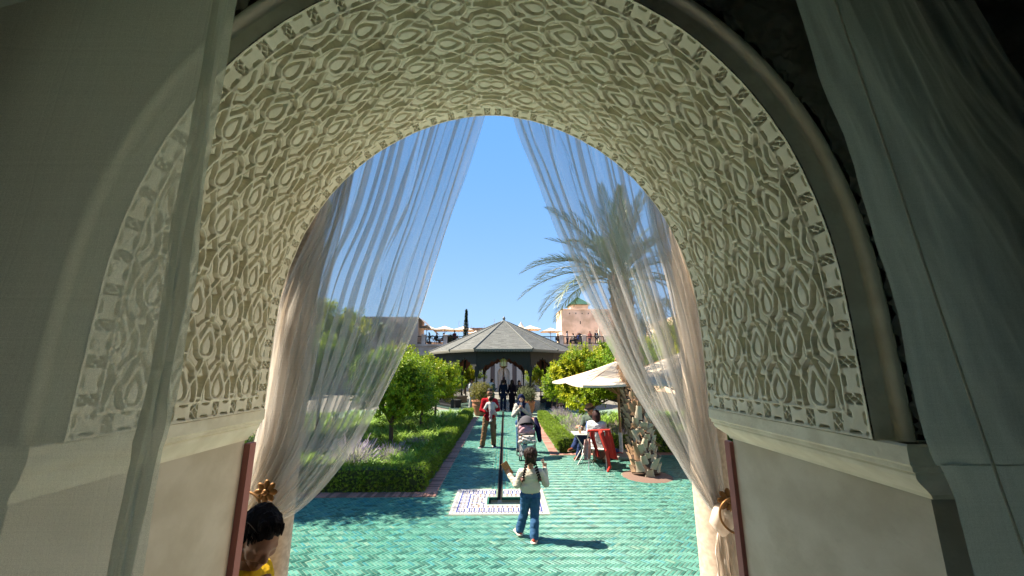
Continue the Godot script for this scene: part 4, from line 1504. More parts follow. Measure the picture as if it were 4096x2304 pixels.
func palm() -> void:
	rng.seed = 909
	var t := thing("palm_tree", "tall date palm with shaggy cut trunk rising from a round earth pit", "palm tree", Vector3(3.14, 0.03, -9.0))
	var axis := func(y: float) -> Vector3:
		return Vector3(-0.05 * sin(y * 0.42) + 0.02 * y, y, -0.27 * y)
	var radf := func(y: float) -> float:
		return 0.29 + 0.07 * exp(-y * 2.2) - 0.025 * smoothstep(1.0, 3.5, y) + 0.03 * smoothstep(3.2, 4.3, y)
	var g := G.new()
	var ps := []
	var rs := []
	for k in 25:
		var y := k * 0.2
		ps.append(axis.call(y))
		rs.append(radf.call(y) * 0.86)
	g.tube(ps, rs, 20)
	obj("trunk", g.mesh(), mat(lin(0.075, 0.043, 0.026), 1.0, {"tex": M.fine, "nrm": M.rough_n, "nscale": 1.0, "tri": 3.0}), t)
	# cut leaf bases, spiralling up; pale sawn faces low down, shaggy higher up
	var bms := []
	for k in 5:
		bms.append(mat(lin(0.34, 0.20, 0.11).lerp(lin(0.42, 0.29, 0.18), k / 4.0), 0.95, {"tex": M.fine, "nrm": M.rough_n, "nscale": 0.8, "tri": 6.0}))
	var grey := mat(lin(0.42, 0.36, 0.26), 0.95, {"tex": M.fine, "nrm": M.rough_n, "nscale": 0.7, "tri": 6.0})
	var boots: Array[Mesh] = []
	for k in 6:
		g = G.new()
		var w := r(0.09, 0.125)
		var h := r(0.17, 0.25)
		var d := r(0.08, 0.12)
		var pts := PackedVector3Array()
		for y in 5:
			var f := y / 4.0
			for x in 9:
				var an := PI * (x / 8.0 - 0.5)
				var ww := w * lerpf(1.0, 0.62, f) * (1.0 + r(-0.06, 0.06))
				pts.append(Vector3(sin(an) * ww, f * h + (r(-0.012, 0.012) if y == 4 else 0.0), cos(an) * lerpf(0.03, d * 0.55, f) * (1.0 + r(-0.1, 0.1)) + f * f * d * 0.38))
		g.sheet(pts, 9, 5)
		# sawn top
		var o := 4 * 9
		for x in 8:
			g.tri(pts[o + x], pts[o + x + 1], Vector3(0, h * 0.93, f_mid(d)))
		boots.append(g.mesh())
	var n := 0
	var y := 0.02
	var k := 0
	while y < 4.75:
		var an := k * 2.399963 + r(-0.1, 0.1)
		var c: Vector3 = axis.call(y)
		var rr: float = radf.call(y)
		var dir := Vector3(sin(an), 0, cos(an))
		var low: bool = y < 1.2 and dir.dot(Vector3(0.8, 0, 0.6)) > -0.1
		var o := obj("leaf_base", boots[rng.randi() % 6], grey if low else bms[rng.randi() % 5], t)
		o.position = c + dir * (rr * r(0.76, 0.86))
		o.rotation = Vector3(r(-0.12, 0.2), an, r(-0.28, 0.28))
		o.scale = Vector3(r(0.8, 1.2), r(0.7, 1.25), r(0.8, 1.2))
		k += 1
		y += 0.0165 if y < 3.2 else 0.022
	# fibres
	g = G.new()
	for q in 700:
		var yy := r(0.5, 4.2)
		var an := r(0, TAU)
		var c: Vector3 = axis.call(yy)
		var rr: float = radf.call(yy)
		var d := Vector3(sin(an), 0, cos(an))
		var p := c + d * rr * r(0.92, 1.06)
		var e := p + (Vector3(-d.z, 0, d.x) * r(-1, 1) + Vector3(0, r(-1.0, 0.4), 0) + d * r(0.0, 0.5)).normalized() * r(0.08, 0.22)
		g.tube([p, p.lerp(e, 0.5) + d * 0.02, e], [0.007, 0.006, 0.003], 4, false)
	obj("fibre", g.mesh(), mat(lin(0.27, 0.15, 0.075), 1.0), t).set_meta("kind", "stuff")
	# fronds
	var fr: Array[Mesh] = []
	for q in 4:
		fr.append(frond_mesh(2.5 + 0.15 * q, 0.22 + 0.26 * q, 300 + q))
	var top: Vector3 = axis.call(4.8)
	var fm := mat(Color.WHITE, 0.42, {"vc": true, "back": Color(0.45, 0.45, 0.4)})
	for q in 36:
		var an := q * 2.399963
		var lvl := q / 35.0
		var el := lerpf(1.48, 0.30, pow(lvl, 0.9)) + r(-0.1, 0.1)
		var o := obj("frond", fr[clampi(int(lvl * 3.2 + r(0, 0.9)), 0, 3)], fm, t)
		var b := Basis(Vector3.UP, an) * Basis(Vector3(1, 0, 0), -el)
		o.transform = Transform3D(b.scaled(Vector3.ONE * r(0.85, 1.05)), top + Vector3(0, 0.15 - 0.35 * lvl, 0) + Vector3(sin(an), 0, cos(an)) * 0.12)
	# one long drooping frond to the left, against open sky
	for q in [[-1.62, 0.36, 1.08], [-1.45, 0.58, 1.05], [-1.75, 0.10, 0.95], [1.5, 0.1, 0.95], [1.8, -0.3, 0.9]]:
		var o := obj("frond", fr[2], fm, t)
		o.transform = Transform3D((Basis(Vector3.UP, q[0]) * Basis(Vector3(1, 0, 0), -q[1])).scaled(Vector3.ONE * float(q[2])), top)

func f_mid(d: float) -> float:
	return d * 0.85

# frond along +z, curving down by droop
func frond_mesh(ln: float, droop: float, seed_: int) -> ArrayMesh:
	var keep := rng.state
	rng.seed = seed_
	var g := G.new()
	var pts := []
	var n := 22
	var p := Vector3.ZERO
	for k in n + 1:
		pts.append(p)
		var f := float(k) / n
		var an := -droop * f * 1.6
		p += Vector3(0, sin(an), cos(an)) * ln / n
	g.col = Color(0.12, 0.12, 0.035)
	var rs := []
	for k in n + 1:
		rs.append(lerpf(0.022, 0.004, float(k) / n))
	g.tube(pts, rs, 5)
	var m := 56
	for k in m:
		var f := 0.12 + 0.88 * k / (m - 1.0)
		var q := f * n
		var a := mini(int(q), n - 1)
		var c: Vector3 = pts[a].lerp(pts[a + 1], q - a)
		var t: Vector3 = (pts[a + 1] - pts[a]).normalized()
		var up := Vector3(1, 0, 0).cross(t) * -1.0
		var l := ln * 0.205 * (sin(PI * clampf(f * 0.86 + 0.14, 0, 1)) * 0.75 + 0.28)
		for sd: float in [-1.0, 1.0]:
			var d := (Vector3(sd, 0, 0) * r(0.62, 0.8) + t * lerpf(0.62, 1.1, f) + up * r(-0.05, 0.38)).normalized()
			var e := c + d * l * r(0.88, 1.06)
			var w := (d.cross(up + Vector3(0, 0, r(-0.5, 0.5)))).normalized() * 0.0105
			var mid := c.lerp(e, 0.5) + up * 0.012
			e -= Vector3(0, l * 0.10, 0)
			g.col = Color(0.075, 0.11, 0.055).lerp(Color(0.14, 0.17, 0.085), rng.randf())
			g.quad(c - w * 0.6, c + w * 0.6, mid + w, mid - w)
			g.tri(mid - w, mid + w, e)
	rng.state = keep
	return g.mesh()

func pavilion() -> void:
	rng.seed = 313
	var t := thing("gazebo", "dark wooden gazebo with wide grey shingled roof and scalloped arches", "gazebo", Vector3(-0.08, 0, -26.5))
	var vx := [Vector2(-1.69, 4.5), Vector2(1.69, 4.5), Vector2(3.37, 2.7), Vector2(5.14, 0), Vector2(3.37, -2.7), Vector2(1.69, -4.5), Vector2(-1.69, -4.5), Vector2(-3.37, -2.7), Vector2(-5.14, 0), Vector2(-3.37, 2.7)]
	var n := vx.size()
	var ye := 3.46
	var ya := 5.66
	var shingle := mat(Color.WHITE, 0.8, {"vc": true, "nrm": M.rough_n, "nscale": 0.5, "tri": 3.0, "tex": M.fine})
	var red := mat(lin(0.10, 0.028, 0.018), 0.7)
	for k in n:
		var a: Vector2 = vx[k]
		var b: Vector2 = vx[(k + 1) % n]
		var A := Vector3(a.x, ye, a.y)
		var B := Vector3(b.x, ye, b.y)
		var P := Vector3(0, ya, 0)
		var nn := (B - A).cross(P - A).normalized()
		var g := G.new()
		var rows := 34
		for q in rows:
			var f0 := float(q) / rows * 0.955
			var f1 := float(q + 1) / rows * 0.955
			var cols := maxi(2, int((B - A).length() * (1 - f0) / 0.32))
			for c in cols:
				var u0 := float(c) / cols
				var u1 := float(c + 1) / cols
				var sh := r(0.86, 1.12)
				g.col = Color(0.165, 0.168, 0.15) * sh * (0.85 if (q * 7 + c * 13) % 11 == 0 else 1.0)
				var l := nn * (0.020 + r(-0.003, 0.003))
				var p0 := A.lerp(B, u0).lerp(P, f0)
				var p1 := A.lerp(B, u1).lerp(P, f0)
				var p2 := A.lerp(B, u1).lerp(P, f1)
				var p3 := A.lerp(B, u0).lerp(P, f1)
				g.quad(p0 + l, p1 + l, p2 + nn * 0.002, p3 + nn * 0.002)
				g.quad(p0, p1, p1 + l, p0 + l)
		obj("roof_panel", g.mesh(), shingle, t)
		# ridge, fascia with teeth, soffit
		g = G.new()
		g.tube([A + Vector3(0, 0.03, 0), A.lerp(P, 0.96) + Vector3(0, 0.03, 0)], [0.05, 0.035], 6)
		g.ball(A + Vector3(0, 0.03, 0), Vector3(0.07, 0.07, 0.07), Basis.IDENTITY, 8, 6)
		obj("ridge", g.mesh(), mat(lin(0.085, 0.09, 0.08), 0.7), t)
		g = G.new()
		var dir := (B - A).normalized()
		var nout := Vector3(dir.z, 0, -dir.x) * -1.0
		var len := (B - A).length()
		g.box((A + B) / 2 + Vector3(0, -0.035, 0), Vector3(len, 0.10, 0.03), Basis(dir, Vector3.UP, dir.cross(Vector3.UP)))
		var teeth := int(len / 0.09)
		for q in teeth:
			var p := A.lerp(B, (q + 0.5) / teeth) + Vector3(0, -0.085, 0)
			g.box(p + Vector3(0, -0.035, 0), Vector3(0.05, 0.07, 0.02), Basis(dir, Vector3.UP, dir.cross(Vector3.UP)))
		obj("toothed_fascia", g.mesh(), mat(lin(0.16, 0.15, 0.12), 0.8), t)
		# arch panel between posts
		var pa := A * Vector3(0.92, 0, 0.92)
		var pb := B * Vector3(0.92, 0, 0.92)
		g = G.new()
		var m := 64
		var top := 3.42
		var span := (pb - pa).length()
		var lowf := func(f: float) -> float:
			var x := absf(f - 0.5) * 2.0
			var base := 3.02 - 0.85 * pow(x, 1.7) if x < 0.86 else 2.34 - (x - 0.86) * 3.0
			var lob := absf(sin(x * PI * 4.5)) * 0.15
			return maxf(base - lob, 1.95)
		for q in m:
			var f0 := float(q) / m
			var f1 := float(q + 1) / m
			var y0: float = lowf.call(f0)
			var y1: float = lowf.call(f1)
			var p0 := pa.lerp(pb, f0)
			var p1 := pa.lerp(pb, f1)
			var th := nout * 0.03
			g.quad(p0 + th + Vector3(0, y0, 0), p1 + th + Vector3(0, y1, 0), p1 + th + Vector3(0, top, 0), p0 + th + Vector3(0, top, 0))
			g.quad(p1 - th + Vector3(0, y1, 0), p0 - th + Vector3(0, y0, 0), p0 - th + Vector3(0, top, 0), p1 - th + Vector3(0, top, 0))
			g.quad(p0 - th + Vector3(0, y0, 0), p1 - th + Vector3(0, y1, 0), p1 + th + Vector3(0, y1, 0), p0 + th + Vector3(0, y0, 0))
		obj("arch_panel", g.mesh(), M.dark_green, t)
		# painted inner arch, set back behind the panel
		g = G.new()
		for q in 40:
			var f0 := lerpf(0.06, 0.94, q / 40.0)
			var f1 := lerpf(0.06, 0.94, (q + 1) / 40.0)
			var c0 := pa.lerp(pb, f0) - nout * 0.22
			var c1 := pa.lerp(pb, f1) - nout * 0.22
			var y0: float = 3.02 - 0.95 * pow(absf(f0 - 0.5) * 2.0, 2.0)
			var y1: float = 3.02 - 0.95 * pow(absf(f1 - 0.5) * 2.0, 2.0)
			g.quad(c0 + Vector3(0, y0 - 0.10, 0), c1 + Vector3(0, y1 - 0.10, 0), c1 + Vector3(0, 3.4, 0), c0 + Vector3(0, 3.4, 0))
			g.quad(c1 - nout * 0.04 + Vector3(0, y1 - 0.10, 0), c0 - nout * 0.04 + Vector3(0, y0 - 0.10, 0), c0 - nout * 0.04 + Vector3(0, 3.4, 0), c1 - nout * 0.04 + Vector3(0, 3.4, 0))
		obj("inner_arch", g.mesh(), red, t)
		# turned post
		g = G.new()
		var bs := pa
		g.box(bs + Vector3(0, 0.25, 0), Vector3(0.17, 0.5, 0.17))
		g.lathe([Vector2(0.075, 0.5), Vector2(0.06, 0.56), Vector2(0.08, 0.62), Vector2(0.055, 0.70), Vector2(0.052, 1.55), Vector2(0.075, 1.62), Vector2(0.055, 1.68), Vector2(0.072, 1.78), Vector2(0.05, 1.84), Vector2(0.07, 1.92)], 12, bs)
		g.box(bs + Vector3(0, 2.20, 0), Vector3(0.20, 0.56, 0.20))
		obj("post", g.mesh(), M.dark_green, t)
		# low balustrade on the side bays
		if k in [2, 3, 7, 8]:
			g = G.new()
			var bb := Basis(dir, Vector3.UP, dir.cross(Vector3.UP))
			g.box((pa + pb) / 2 + Vector3(0, 0.80, 0), Vector3(span - 0.2, 0.08, 0.08), bb)
			g.box((pa + pb) / 2 + Vector3(0, 0.16, 0), Vector3(span - 0.2, 0.08, 0.06), bb)
			for q in int(span / 0.16):
				g.box(pa.lerp(pb, (q + 0.7) / (span / 0.16)) + Vector3(0, 0.48, 0), Vector3(0.045, 0.60, 0.045), bb)
			obj("balustrade", g.mesh(), M.black, t)
			g = G.new()
			g.box((pa + pb) / 2 * 0.88 + Vector3(0, 0.40, 0), Vector3(span * 0.8, 0.10, 0.5), bb)
			g.box((pa + pb) / 2 * 0.88 + Vector3(0, 0.19, 0), Vector3(span * 0.78, 0.34, 0.4), bb)
			obj("bench", g.mesh(), M.black, t)
	# soffit boards and ceiling
	var g := G.new()
	for k in n:
		var a: Vector2 = vx[k]
		var b: Vector2 = vx[(k + 1) % n]
		g.quad(Vector3(a.x, 3.415, a.y), Vector3(0, 3.415, 0), Vector3(0, 3.415, 0.001), Vector3(b.x, 3.415, b.y))
	obj("ceiling_boards", g.mesh(), mat(lin(0.10, 0.06, 0.04), 0.8), t)
	g = G.new()
	g.lathe([Vector2(0.30, 5.50), Vector2(0.33, 5.53), Vector2(0.10, 5.68), Vector2(0.07, 5.70), Vector2(0.10, 5.78), Vector2(0.105, 5.84), Vector2(0.05, 5.92), Vector2(0.0, 6.0)], 12)
	obj("finial", g.mesh(), mat(lin(0.09, 0.10, 0.09), 0.5), t)
	# tiled floor under the roof
	g = G.new()
	for k in n:
		var a: Vector2 = vx[k]
		var b: Vector2 = vx[(k + 1) % n]
		g.quad(Vector3(-0.08, 0.008, -26.5), Vector3(-0.08 + a.x * 1.0, 0.008, -26.5 + a.y), Vector3(-0.08 + b.x, 0.008, -26.5 + b.y), Vector3(-0.08, 0.008, -26.501))
	struct("gazebo_floor", g.mesh(), mat(lin(0.07, 0.12, 0.10), 0.25, {"tex": M.fine, "tri": 1.0}))
	# hanging lantern
	var lt := thing("lantern", "pierced brass lantern hanging under the front arch of the gazebo", "lantern", Vector3(-0.08, 2.45, -22.6))
	g = G.new()
	g.lathe([Vector2(0.02, 0.72), Vector2(0.06, 0.62), Vector2(0.22, 0.5), Vector2(0.24, 0.48)], 8)
	g.lathe([Vector2(0.23, 0.04), Vector2(0.22, 0.0), Vector2(0.02, -0.10)], 8)
	for k in 8:
		var an := TAU * k / 8.0
		g.tube([Vector3(cos(an), 0, sin(an)) * 0.23 + Vector3(0, 0.03, 0), Vector3(cos(an), 0, sin(an)) * 0.235 + Vector3(0, 0.49, 0)], [0.012], 5)
	obj("frame", g.mesh(), M.brass, lt)
	g = G.new()
	g.lathe([Vector2(0.205, 0.03), Vector2(0.21, 0.48)], 8)
	obj("glass", g.mesh(), mat(Color(0.75, 0.78, 0.45, 0.45), 0.3), lt)
	g = G.new()
	g.tube([Vector3(0, 0.70, 0), Vector3(0, 0.96, 0)], [0.01], 5)
	obj("chain", g.mesh(), M.black, lt)

# a garden parasol: canopy of panels with a sag, ribs, pole
func parasol(called: String, label: String, at: Vector3, half: float, eave: float, apex: float, turn: float, square: bool, group: String, pole_r := 0.03) -> Node3D:
	var t := thing(called, label, "parasol", at, turn, group)
	var g := G.new()
	var n := 8
	var rim := []
	for k in n:
		var an := TAU * k / n
		var d := Vector3(cos(an), 0, sin(an))
		var l := half * (1.414 if (k % 2 == 1) else 1.0) if square else half
		rim.append(d * l + Vector3(0, eave - (0.035 * half if square and k % 2 == 1 else 0.0), 0))
	for k in n:
		var a: Vector3 = rim[k]
		var b: Vector3 = rim[(k + 1) % n]
		var P := Vector3(0, apex, 0)
		var ps := PackedVector3Array()
		for v in 9:
			for u in 9:
				var f := v / 8.0
				var w := u / 8.0
				var q := P.lerp(a.lerp(b, w), f)
				q.y -= (apex - eave) * 0.05 * sin(PI * w) * f * f + (apex - eave) * 0.06 * sin(PI * f)
				ps.append(q)
		g.sheet(ps, 9, 9)
		# valance
		var vs := PackedVector3Array()
		for u in 9:
			vs.append(ps[8 * 9 + u])
		for u in 9:
			vs.append(ps[8 * 9 + u] * Vector3(1.003, 1, 1.003) - Vector3(0, 0.035 * half, 0))
		g.sheet(vs, 9, 2)
	obj("canopy", g.mesh(), M.canvas, t)
	g = G.new()
	g.tube([Vector3(0, 0, 0), Vector3(0, apex + 0.02, 0)], [pole_r], 10)
	g.ball(Vector3(0, apex + 0.04, 0), Vector3.ONE * pole_r * 1.5, Basis.IDENTITY, 8, 6)
	obj("pole", g.mesh(), M.wood, t)
	for k in n:
		g = G.new()
		g.tube([Vector3(0, apex - 0.06, 0), (rim[k] as Vector3) + Vector3(0, -0.02, 0)], [pole_r * 0.55, pole_r * 0.4], 5)
		var p: Vector3 = Vector3(0, apex, 0).lerp(rim[k], 0.55) - Vector3(0, 0.05, 0)
		g.tube([Vector3(0, eave - 0.25 * half, 0), p], [pole_r * 0.4], 5)
		obj("rib", g.mesh(), M.wood, t)
	return t

func prism(g: G, a: Vector2, b: Vector2, y0: float, y1: float) -> void:
	var lo := a.min(b)
	var hi := a.max(b)
	g.box(Vector3((lo.x + hi.x) / 2, (y0 + y1) / 2, (lo.y + hi.y) / 2), Vector3(hi.x - lo.x, y1 - y0, hi.y - lo.y))

func terrace() -> void:
	rng.seed = 717
	var t := thing("terrace_building", "long plastered building with a roof terrace behind the gazebo", "building", Vector3(0, 0, -44))
	var g := G.new()
	prism(g, Vector2(-24, 0), Vector2(24, -12), 0, 4.9)
	obj("wall", g.mesh(), M.terrace, t)
	g = G.new()
	prism(g, Vector2(-24, 0.10), Vector2(24, -0.5), 4.905, 5.16)
	obj("ledge", g.mesh(), M.terrace, t)
	g = G.new()
	prism(g, Vector2(-24, -0.51), Vector2(24, -14), 4.905, 5.12)
	obj("terrace_floor", g.mesh(), M.pink, t)
	g = G.new()
	prism(g, Vector2(-24, -13), Vector2(4, -13.3), 5.12, 6.3)
	obj("back_parapet", g.mesh(), M.pink, t)
	var px := [-14.5, -11.95, -9.4, -6.88, -4.3, -1.75, 0.8, 3.75, 6.57, 9.2, 11.78, 14.4, 17.0]
	for k in px.size():
		g = G.new()
		prism(g, Vector2(px[k] - 0.22, 0.03), Vector2(px[k] + 0.22, -0.35), 5.162, 6.16)
		g.slab(Vector3(px[k], 6.20, -0.16), Vector3(0.54, 0.10, 0.50), 0.04)
		obj("parapet_pier", g.mesh(), M.terrace, t)
		if k == px.size() - 1:
			continue
		var x0: float = px[k] + 0.225
		var x1: float = px[k + 1] - 0.225
		g = G.new()
		prism(g, Vector2(x0, -0.10), Vector2(x1, -0.20), 6.02, 6.10)
		prism(g, Vector2(x0, -0.10), Vector2(x1, -0.20), 5.24, 5.33)
		prism(g, Vector2(x0, -0.11), Vector2(x0 + 0.07, -0.19), 5.17, 6.01)
		prism(g, Vector2(x1 - 0.07, -0.11), Vector2(x1, -0.19), 5.17, 6.01)
		var m := int((x1 - x0) / 0.15)
		for q in range(1, m):
			var x := x0 + (x1 - x0) * q / m
			g.box(Vector3(x, 5.675, -0.15), Vector3(0.04, 0.68, 0.04))
		obj("railing", g.mesh(), M.dark_green, t)
	for q in [9.85, 13.2, -11.5]:
		g = G.new()
		prism(g, Vector2(q, 0.005), Vector2(q + 0.12, -0.3), 3.55, 4.25)
		obj("slit_window", g.mesh(), M.black, t)
	# green tiled awnings over side doors
	for q in [[-8.3, "small green tiled awning on the terrace wall left of the gazebo"], [8.4, "small green tiled awning on the terrace wall right of the gazebo"]]:
		var w := thing("tiled_awning", q[1], "awning", Vector3(q[0], 3.2, -44), 0, "green tiled awnings")
		g = G.new()
		g.quad(Vector3(-1.9, 0, 1.1), Vector3(1.9, 0, 1.1), Vector3(1.35, 0.62, 0), Vector3(-1.35, 0.62, 0))
		g.quad(Vector3(-1.9, 0, 0.0), Vector3(-1.9, 0, 1.1), Vector3(-1.35, 0.62, 0), Vector3(-1.36, 0.62, 0))
		g.quad(Vector3(1.9, 0, 1.1), Vector3(1.9, 0, 0.0), Vector3(1.36, 0.62, 0), Vector3(1.35, 0.62, 0))
		for k in 26:
			var f := (k + 0.5) / 26.0
			g.tube([Vector3(lerpf(-1.9, 1.9, f), 0.02, 1.12), Vector3(lerpf(-1.35, 1.35, f), 0.63, 0.02)], [0.05], 6)
		obj("tiles", g.mesh(), mat(lin(0.012, 0.05, 0.055), 0.3), w)
		g = G.new()
		prism(g, Vector2(-1.85, 0.002), Vector2(1.85, 1.05), -0.22, -0.012)
		prism(g, Vector2(-1.8, 0.85), Vector2(-1.62, 1.02), -3.2, -0.22)
		prism(g, Vector2(1.62, 0.85), Vector2(1.8, 1.02), -3.2, -0.22)
		prism(g, Vector2(-1.6, 0.01), Vector2(1.6, 0.03), -3.2, -0.25)
		obj("timber_frame", g.mesh(), M.black, w)
	# central doorway, pale, with pilasters and drawn curtains
	var d := thing("arched_doorway", "tall white arched doorway with carved surround and drawn curtains beyond the gazebo", "doorway", Vector3(-0.14, 0, -42.3))
	g = G.new()
	var arch := func(f: float) -> Vector2:
		var an := PI * f
		return Vector2(cos(an) * 0.66 * (1.0 + 0.06 * sin(an * 2.0) * signf(cos(an))), 1.75 + sin(an) * 0.80)
	for k in 24:
		var a: Vector2 = arch.call(k / 24.0)
		var b: Vector2 = arch.call((k + 1) / 24.0)
		g.quad(Vector3(a.x, a.y, 0), Vector3(a.x, 3.5, 0), Vector3(b.x, 3.5, 0), Vector3(b.x, b.y, 0))
		g.quad(Vector3(b.x, b.y, 0), Vector3(b.x, b.y, -0.5), Vector3(a.x, a.y, -0.5), Vector3(a.x, a.y, 0))
	prism(g, Vector2(0.66, 0.0), Vector2(0.95, -0.5), 0.0, 3.5)
	prism(g, Vector2(-0.95, 0.0), Vector2(-0.66, -0.5), 0.0, 3.5)
	obj("carved_surround", g.mesh(), M.door_white, d)
	g = G.new()
	prism(g, Vector2(-1.42, -0.05), Vector2(-0.955, -0.45), 0, 3.4)
	prism(g, Vector2(0.955, -0.05), Vector2(1.42, -0.45), 0, 3.4)
	obj("dark_panels", g.mesh(), mat(lin(0.10, 0.075, 0.07), 0.7, {"tex": M.fine, "tri": 2.0}), d)
	for sd: float in [-1.0, 1.0]:
		g = G.new()
		prism(g, Vector2(sd * 1.43, 0.1), Vector2(sd * 1.95, -0.5), 0, 2.75)
		prism(g, Vector2(sd * 1.38, 0.16), Vector2(sd * 2.02, -0.5), 2.755, 3.3)
		obj("pilaster", g.mesh(), M.door_white, d)
		g = G.new()
		prism(g, Vector2(sd * 1.98, -0.05), Vector2(sd * 4.5, -0.5), 0, 3.6)
		obj("side_wall", g.mesh(), M.door_white, d)
		obj("door_curtain", drape([Vector2(sd * 0.66, 2.5), Vector2(sd * 0.66, 1.2), Vector2(sd * 0.66, 0.0)], [Vector2(sd * 0.02, 2.5), Vector2(sd * 0.12, 1.5), Vector2(sd * 0.30, 0.0)], -0.3, 4, 40, 10, 1.0, 71, 0.05).mesh(), M.sheer_solid, d)
	g = G.new()
	prism(g, Vector2(-4.5, 0.2), Vector2(4.5, -1.6), 3.62, 4.1)
	obj("lintel", g.mesh(), M.door_white, d)
	# tower
	var w := thing("tower", "square pink rammed earth tower with a row of putlog holes right of the gazebo", "tower", Vector3(7.53, 0, -50))
	g = G.new()
	prism(g, Vector2(0, 0), Vector2(8.5, -5.2), 0, 10.16)
	obj("wall", g.mesh(), M.pink, w)
	g = G.new()
	g.slab(Vector3(4.25, 10.2, -2.6), Vector3(8.62, 0.10, 5.32), 0.03)
	obj("coping", g.mesh(), M.pink, w)
	for k in 8:
		g = G.new()
		prism(g, Vector2(1.05 + k * 0.84, 0.004), Vector2(1.17 + k * 0.84, -0.1), 9.55, 9.73)
		obj("putlog_hole", g.mesh(), M.black, w)
	g = G.new()
	prism(g, Vector2(2.45, 0.004), Vector2(2.57, -0.1), 8.20, 8.62)
	obj("slit_window", g.mesh(), M.black, w)
	for c in [2.35, -0.45]:
		g = G.new()
		var ps := []
		for k in 13:
			var an := PI * k / 12.0
			ps.append(Vector3(c + cos(an) * 0.55, 6.45 + sin(an) * 0.58, 0.006 if c > 0 else 0.02))
		if c > 0:
			for k in range(1, 12):
				g.tri(ps[0], ps[k], ps[k + 1])
			g.quad(Vector3(c - 0.55, 5.12, 0.006), Vector3(c + 0.55, 5.12, 0.006), Vector3(c + 0.55, 6.45, 0.006), Vector3(c - 0.55, 6.45, 0.006))
			obj("arched_opening", g.mesh(), M.black, w)
			g = G.new()
			g.tube([Vector3(c - 0.6, 5.12, 0.01)] + [Vector3(c - 0.62, 6.45, 0.01), Vector3(c - 0.44, 6.9, 0.01), Vector3(c, 7.10, 0.01), Vector3(c + 0.44, 6.9, 0.01), Vector3(c + 0.62, 6.45, 0.01), Vector3(c + 0.6, 5.12, 0.01)], [0.06], 6)
			obj("arch_trim", g.mesh(), M.pink, w)
	var pr := thing("green_tiled_roof", "small green tiled pyramid roof on top of the pink tower", "roof", Vector3(10.45, 10.26, -53.5))
	g = G.new()
	prism(g, Vector2(-1.25, 1.25), Vector2(1.25, -1.25), 0, 0.95)
	obj("base", g.mesh(), M.pink, pr)
	g = G.new()
	for k in 4:
		var b := Basis(Vector3.UP, k * PI / 2)
		g.tri(b * Vector3(-1.5, 0.96, 1.5), b * Vector3(1.5, 0.96, 1.5), Vector3(0, 2.2, 0))
		for q in 22:
			var x := lerpf(-1.45, 1.45, q / 21.0)
			var e := 1.0 - absf(x) / 1.5
			g.tube([b * Vector3(x, 0.97, 1.52), b * Vector3(x, 0.97 + e * 1.24, 1.52 - e * 1.5)], [0.045, 0.03], 5)
	obj("tiles", g.mesh(), mat(lin(0.02, 0.09, 0.05), 0.35), pr)
	g = G.new()
	for k in 4:
		g.tube([Basis(Vector3.UP, k * PI / 2 + PI / 4) * Vector3(0, 0.98, 2.13), Vector3(0, 2.24, 0)], [0.06], 6)
	obj("hips", g.mesh(), mat(lin(0.07, 0.14, 0.09), 0.4), pr)
	# parasols on the terrace
	var gp := "parasols on the roof terrace"
	var ul := [[-9.48, -46.0, 1.0, 7.12, 7.62, "white terrace parasol farthest left, beside the left sheer curtain"], [-7.3, -46.0, 1.28, 6.98, 7.48, "white terrace parasol second from the left, above the ochre shrub"], [-5.05, -46.4, 1.22, 7.0, 7.5, "white terrace parasol just left of the cypress top"], [-3.75, -49.0, 1.0, 6.85, 7.22, "low white terrace parasol between the cypress and the gazebo roof"], [3.05, -46.0, 1.2, 7.08, 7.58, "white terrace parasol right of the gazebo finial"], [3.5, -51.0, 1.3, 6.75, 7.25, "low white terrace parasol half hidden behind the one right of the finial"], [5.55, -46.0, 1.15, 6.82, 7.28, "white terrace parasol beside the pink tower"], [-11.8, -46.5, 1.2, 7.0, 7.5, "white terrace parasol seen through the left sheer curtain"]]
	for q in ul:
		parasol("terrace_parasol", q[5], Vector3(q[0], 5.12, q[1]), q[2], q[3] - 5.12, q[4] - 5.12, r(-0.2, 0.2), true, gp, 0.03)
	var cp := thing("closed_parasol", "tall folded cream parasol on the terrace at the edge of the right curtain", "parasol", Vector3(11.6, 5.12, -46.5))
	g = G.new()
	var pts := PackedVector3Array()
	for v in 9:
		for u in 24:
			var an := TAU * u / 24.0
			var f := v / 8.0
			var rr := lerpf(0.36, 0.03, pow(f, 0.8)) * (1.0 + 0.22 * cos(an * 6.0) * (1.0 - f))
			pts.append(Vector3(cos(an) * rr, 0.35 + 1.95 * f, -sin(an) * rr))
	g.sheet(pts, 24, 9, true)
	obj("folded_canopy", g.mesh(), M.canvas, cp)
	g = G.new()
	g.tube([Vector3(0, 0, 0), Vector3(0, 2.35, 0)], [0.03], 8)
	obj("pole", g.mesh(), M.wood, cp)
	# reed screen, poles, tent top
	var rs := thing("reed_screen", "brown reed screen on poles on the roof behind the gazebo", "screen", Vector3(-3.0, 5.1, -51))
	g = G.new()
	for k in 110:
		var x := lerpf(-1.75, 1.75, k / 109.0)
		g.col = Color(0.20, 0.12, 0.075) * r(0.6, 1.25)
		g.box(Vector3(x, 1.35, r(-0.02, 0.02)), Vector3(0.034, 2.7 + r(-0.08, 0.04), 0.02))
	obj("reeds", g.mesh(), M.vc, rs)
	for q in [[-1.5, 3.0], [0.2, 3.1], [1.55, 3.9], [-3.2, 3.6]]:
		g = G.new()
		g.tube([Vector3(q[0], 0, 0.1), Vector3(q[0], q[1], 0.1)], [0.035], 6)
		obj("pole", g.mesh(), M.steel, rs)
	var tt := thing("tent", "white pointed tent top on the roof, right of the gazebo finial", "tent", Vector3(2.2, 5.12, -52))
	g = G.new()
